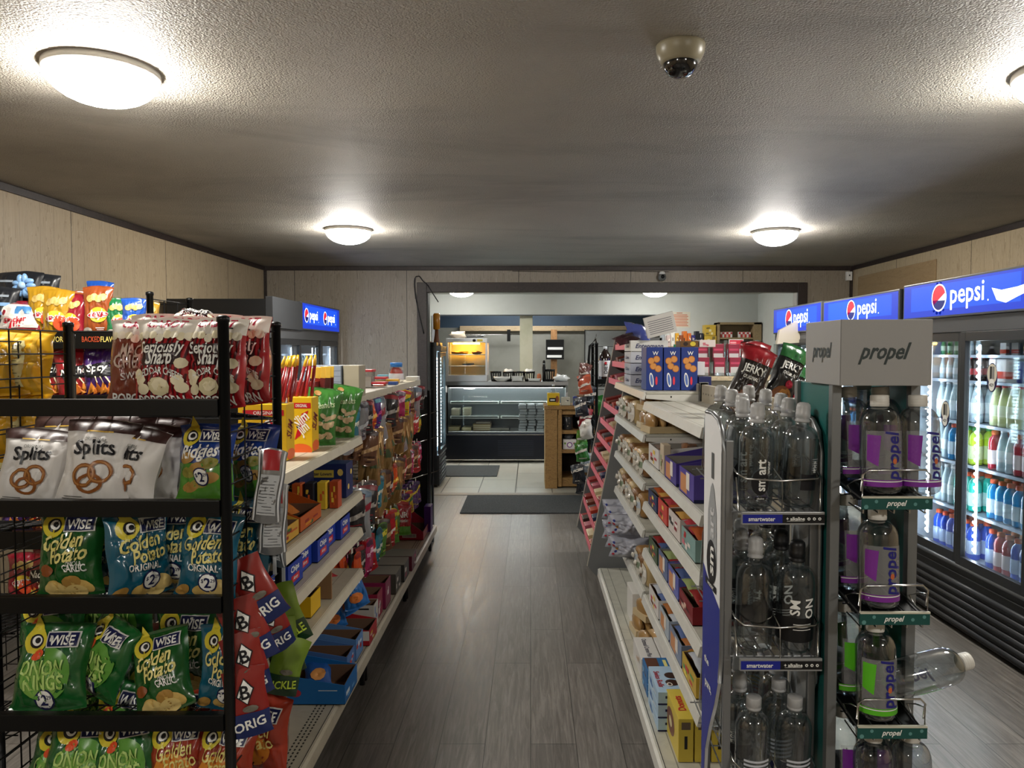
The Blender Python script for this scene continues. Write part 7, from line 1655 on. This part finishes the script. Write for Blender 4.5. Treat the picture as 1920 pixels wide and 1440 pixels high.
# wall shelf with cartons
sw = wood_mat('shelf_pine', '#7c6a4c', '#95805e', '#a38e6b', (8, 1, 8))
m = MB(); m.rbox(1.98, WY - .25, 1.60, 2.85, WY - .002, 1.635, sw); m.rbox(1.98, WY - .03, 1.40, 2.85, WY - .002, 1.60, sw); m.rbox(2.80, WY - .2, 1.42, 2.83, WY - .03, 1.60, sw); tag(m.build('wall_shelf'), 'short pine shelf of snack boxes on the white back wall', 'shelf')
wb = [('#b9a4a0', 'pale pink'), ('#cfcac2', 'white'), ('#c8922a', 'amber'), ('#8a4a2a', 'brown'), ('#c86a2a', 'orange'), ('#d0682c', 'bright orange'), ('#3a3a78', 'blue violet'), ('#23242c', 'black'), ('#2a2c38', 'dark navy')]
for i, (c, n_) in enumerate(wb): carton('shelf_box', 2.08 + .062 * i, WY - .2, 1.637, .056, .14, .17 + .03 * ((i * 2) % 3), c, n_ + ' box in the row on the pine wall shelf', 'box', {'-y': blocks(('#e0d8c8', '#3a2a2a'), i, 3)})
for k in range(2): carton('yellow_box', 2.65, WY - .21, 1.637 + .165 * k, .18 if k == 0 else .17, .16, .16, '#c9a842', ('lower', 'upper')[k] + ' yellow carton in the stack at the end of the pine wall shelf', 'box', {'-y': blocks(('#7a6a3a', '#e4d8a8'), k, 5)})
# wall cabinet with red and white packs
t = thing('wall_cabinet', 'open wooden wall cabinet of red and white packs', 'cabinet', (3.15, WY - .13, 1.5)); bx0, bx1, bz0, bz1 = 2.84, 3.50, 1.44, 2.0
def Lb(m):
    m.v = [(v[0] - 3.15, v[1] - (WY - .13), v[2] - 1.5) for v in m.v]; return m
m = MB(); m.rbox(bx0, WY - .26, bz0, bx0 + .03, WY - .002, bz1, sw); m.rbox(bx1 - .12, WY - .26, bz0, bx1 - .0, WY - .002, bz1, sw); m.rbox(bx0, WY - .26, bz1 - .035, bx1, WY - .002, bz1, sw); m.rbox(bx0, WY - .012, bz0, bx1, WY - .002, bz1, mat('#8a7656', .6)); Lb(m).build('carcass', t)
for z in (1.745, 1.575, 1.44): m = MB(); m.rbox(bx0 + .03, WY - .25, z, bx1 - .12, WY - .01, z + .025, sw); Lb(m).build('shelf', t)
for zi, z in enumerate((1.77, 1.60)):
    for i in range(15):
        if zi == 0 and i in (6, 7, 8): continue
        c = ('#c8463a', '#dcd6d0', '#b83a3a', '#d8b0a4')[(i + zi) % 4]
        m = MB(); m.rbox(0, 0, 0, .028, .06, .085, mat(c, .4), .002); m.box(.002, -.0005, .05, .026, 0, .08, mat(('#e6e0da', '#b02a34')[i % 2], .4))
        tag(m.build('cigarette_pack', loc=(bx0 + .045 + .031 * i, WY - .22, z + .001)), '%s pack, %s from the left on the %s cabinet shelf' % (('red', 'white', 'dark red', 'pink')[(i + zi) % 4], ORD[i + 1], ('upper', 'lower')[zi]), 'pack', 'packs in the wall cabinet')
# checkout counter with acrylic racks, beyond the bread unit
cw_ = wood_mat('counter_wood', '#8a7a60', '#a39273', '#b3a283', (3, 3, 3))
t = thing('checkout_counter', 'pale wooden checkout counter behind the right shelving run', 'counter', (1.7, 6.9, 0))
m = MB(); m.rbox(-.55, -.4, 0, .55, .5, 1.30, cw_, .005); m.build('body', t); m = MB(); m.rbox(-.6, -.45, 1.30, .6, .55, 1.335, cw_, .005); m.build('top', t)
acr = clear_mat('acrylic', '#eef2f2', .08, .6)
t = thing('acrylic_rack', 'clear acrylic rack of dark red packs on the checkout counter', 'display rack', (1.78, 6.62, 1.336))
m = MB()
for k in range(5): m.box(-.32 + .14 * k, 0, 0, -.316 + .14 * k, .12, .32, acr)
m.box(-.32, .12, 0, .32, .124, .32, acr); m.box(-.32, 0, 0, .32, .12, .004, acr); m.box(-.32, -.003, 0, .32, 0, .03, acr); m.build('frame', t)
for i in range(4):
    for k in range(2):
        m = MB(); m.rbox(0, 0, 0, .10, .03, .16, mat('#701428', .4), .003); m.box(.008, -.0008, .0, .092, 0, .075, mat('#a39f9c', .45)); m.box(.01, -.0008, .10, .09, 0, .118, mat('#9a3048', .45))
        tag(m.build('tobacco_pouch', loc=(1.49 + .14 * i, 6.64 + .05 * k, 1.342 + .12 * k)), 'dark red pouch with white base, %s from left, %s row of acrylic rack' % (ORD[i + 1], ('front', 'back')[k]), 'pouch', 'pouches in the acrylic rack')
carton('price_card', 1.775, 6.7, 1.515, .134, .01, .148, '#a9a4a2', 'red and white price card above the acrylic rack', 'sign', {'-y': lambda m, f, W, Hh: (m.a_rect(f, W * .05, Hh * .42, W * .95, Hh * .96, mat('#a01e30', .4), 1), [m.a_rect(f, W * .1, Hh * (.5 + .1 * i), W * .5, Hh * (.54 + .1 * i), mat('#e6b8b8', .4), 2) for i in range(4)], m.a_rect(f, W * .15, Hh * .16, W * .6, Hh * .24, NAVY, 2))})
m = MB(); m.rbox(1.83, 6.705, 1.336, 1.85, 6.71, 1.515, acr); tag(m.build('card_stand'), 'clear stand holding the red and white price card', 'stand')
m = MB(); m.prism([(0, 0), (.34, .02), (.36, .26), (.30, .27), (.02, .12)], 0, .05, mat('#c2b8a6', .3, alpha=.75), 'y'); tag(m.build('plastic_cover', loc=(2.16, 6.55, 1.62)), 'tilted clear plastic cover behind the black jerky bags', 'cover')
m = MB(); m.rbox(2.15, 6.5, 1.336, 2.52, 6.62, 1.62, acr, .003); tag(m.build('clear_bin'), 'clear acrylic bin under the tilted plastic cover', 'bin')
for i, (x, c, h, lb) in enumerate(((1.18, '#26327c', .30, 'dark blue can left of the acrylic rack'), (1.27, '#2a6a4a', .28, 'green can left of the acrylic rack'), (1.14, '#c88a1e', .2, 'amber bottle at the left edge of the checkout counter'), (1.24, '#d8a82a', .19, 'yellow bottle before the green can'))):
    m = MB(); m.lathe([(.035, 0), (.038, .01), (.038, h * .75), (.02, h * .9), (.018, h)], mat(c, .3, coat=.4), n=14); m.lathe([(.0385, h * .2), (.0387, h * .22), (.0387, h * .5), (.0385, h * .52)], mat('#d8d4cc', .4), n=14, cap=False); tag(m.build('counter_bottle', loc=(x, 6.55 - .08 * (i > 1), 1.336)), lb, 'bottle')
# black wire rack with hanging bags and big soda bottles left of the candy rack
wr = wire_rack('black wire rack of hanging bags and large soda bottles left of the candy rack', .56, .98, 6.35, 6.75, 1.62, (1.32, .98, .6, .25), back=True)
m = MB(); m.tube([(.56, 6.35, 1.6), (.55, 6.34, 1.66), (.50, 6.33, 1.60), (.49, 6.33, 1.45)], .012, BLACK, 8); m.tube([(.56, 6.34, 1.66), (.555, 6.33, 1.70), (.545, 6.33, 1.66)], .004, CHROME, 6); tag(m.build('hook_bar'), 'black curved hook bar at the top of the far wire rack', 'hook')
def two_l():
    t = thing('soda_bottle', '', 'soda bottle'); r = .053
    m = MB(); m.lathe([(.04, 0), (.05, .01), (r, .03), (r, .20), (.045, .235), (.02, .275), (.014, .285), (.014, .292)], mat('#20120e', .08, coat=.8), n=20); m.build('body', t)
    m = MB(); m.lathe([(r + .0005, .05), (r + .001, .052), (r + .001, .185), (r + .0005, .187)], mat('#dcdadc', .4), n=20, cap=False); m.a_text(cyl(r + .0012), 'DIET', 0, .12, .03, TK, 2, w=.12, rot=PI / 2, bold=.04); m.a_ell(cyl(r + .0012), 0, .165, .012, .012, TR, 2, 10); m.build('label', t)
    m = MB(); m.lathe([(.0165, .288), (.017, .29), (.0165, .308), (0, .309)], mat('#c8ccd0', .4), n=14); m.build('cap', t); return t
TL = two_l()
for i in range(3):
    o = TL if i == 0 else dup(TL); o.location = (.64 + .125 * i, 6.42 + .01 * i, 1.29); tag(o, ('large diet soda bottle with a white label leftmost on the far wire rack', 'large diet soda bottle in the middle on the far wire rack', 'large diet soda bottle rightmost on the far wire rack')[i], 'soda bottle')
DKB = [('#6a4038', 'maroon'), ('#b8563a', 'orange and white'), ('#202228', 'black'), ('#2a2c34', 'dark grey'), ('#8a2028', 'red'), ('#d8d4cc', 'white and red'), ('#5a8a2e', 'bright green'), ('#2e6a2a', 'green'), ('#8c9498', 'silver grey'), ('#1c1e22', 'black glossy'), ('#26282c', 'charcoal')]
for i, (c, n_) in enumerate(DKB):
    p = make_bag('hanging_snack_bag', .13, .17, .06, 100 + i, foil(c), art_band('#c8c0b4', c), nu=10, nv=12, crumple=1.8)
    v = 700 + i * 21; z = EYE - (v + 18 - 660) / FPX * 6.3
    p.location = ((1094 - i * .8 + (i % 3) * 5 - 995) / FPX * 6.28, 6.27 - .03 * (i % 2), z); p.rotation_euler = (0, .15 * (-1) ** i, .5 * (-1) ** i); tag(p, n_ + ' snack bag, ' + ORD[i + 1] + ' from the top on the far wire rack', 'snack bag', 'bags on the far clip strip')
m = MB(); m.rbox(.478, 6.29, .22, .50, 6.295, 1.48, BLACKM); tag(m.build('clip_strip'), 'black clip strip carrying the column of bags at the far wire rack', 'clip strip')
for z in (1.0, .62, .27):
    for i in range(3): use(packet(.13, .18, .07, ('#2f7a34', '#2c6a2c', '#8a2a2a')[i], 110 + i, crumple=1.5), .64 + .12 * i, 6.42, z, (-.1, 0, .2), ('green', 'dark green', 'red')[i] + ' snack bag on the %s shelf of the far wire rack' % {1.0: 'second', .62: 'third', .27: 'lowest'}[z], 'snack bag')
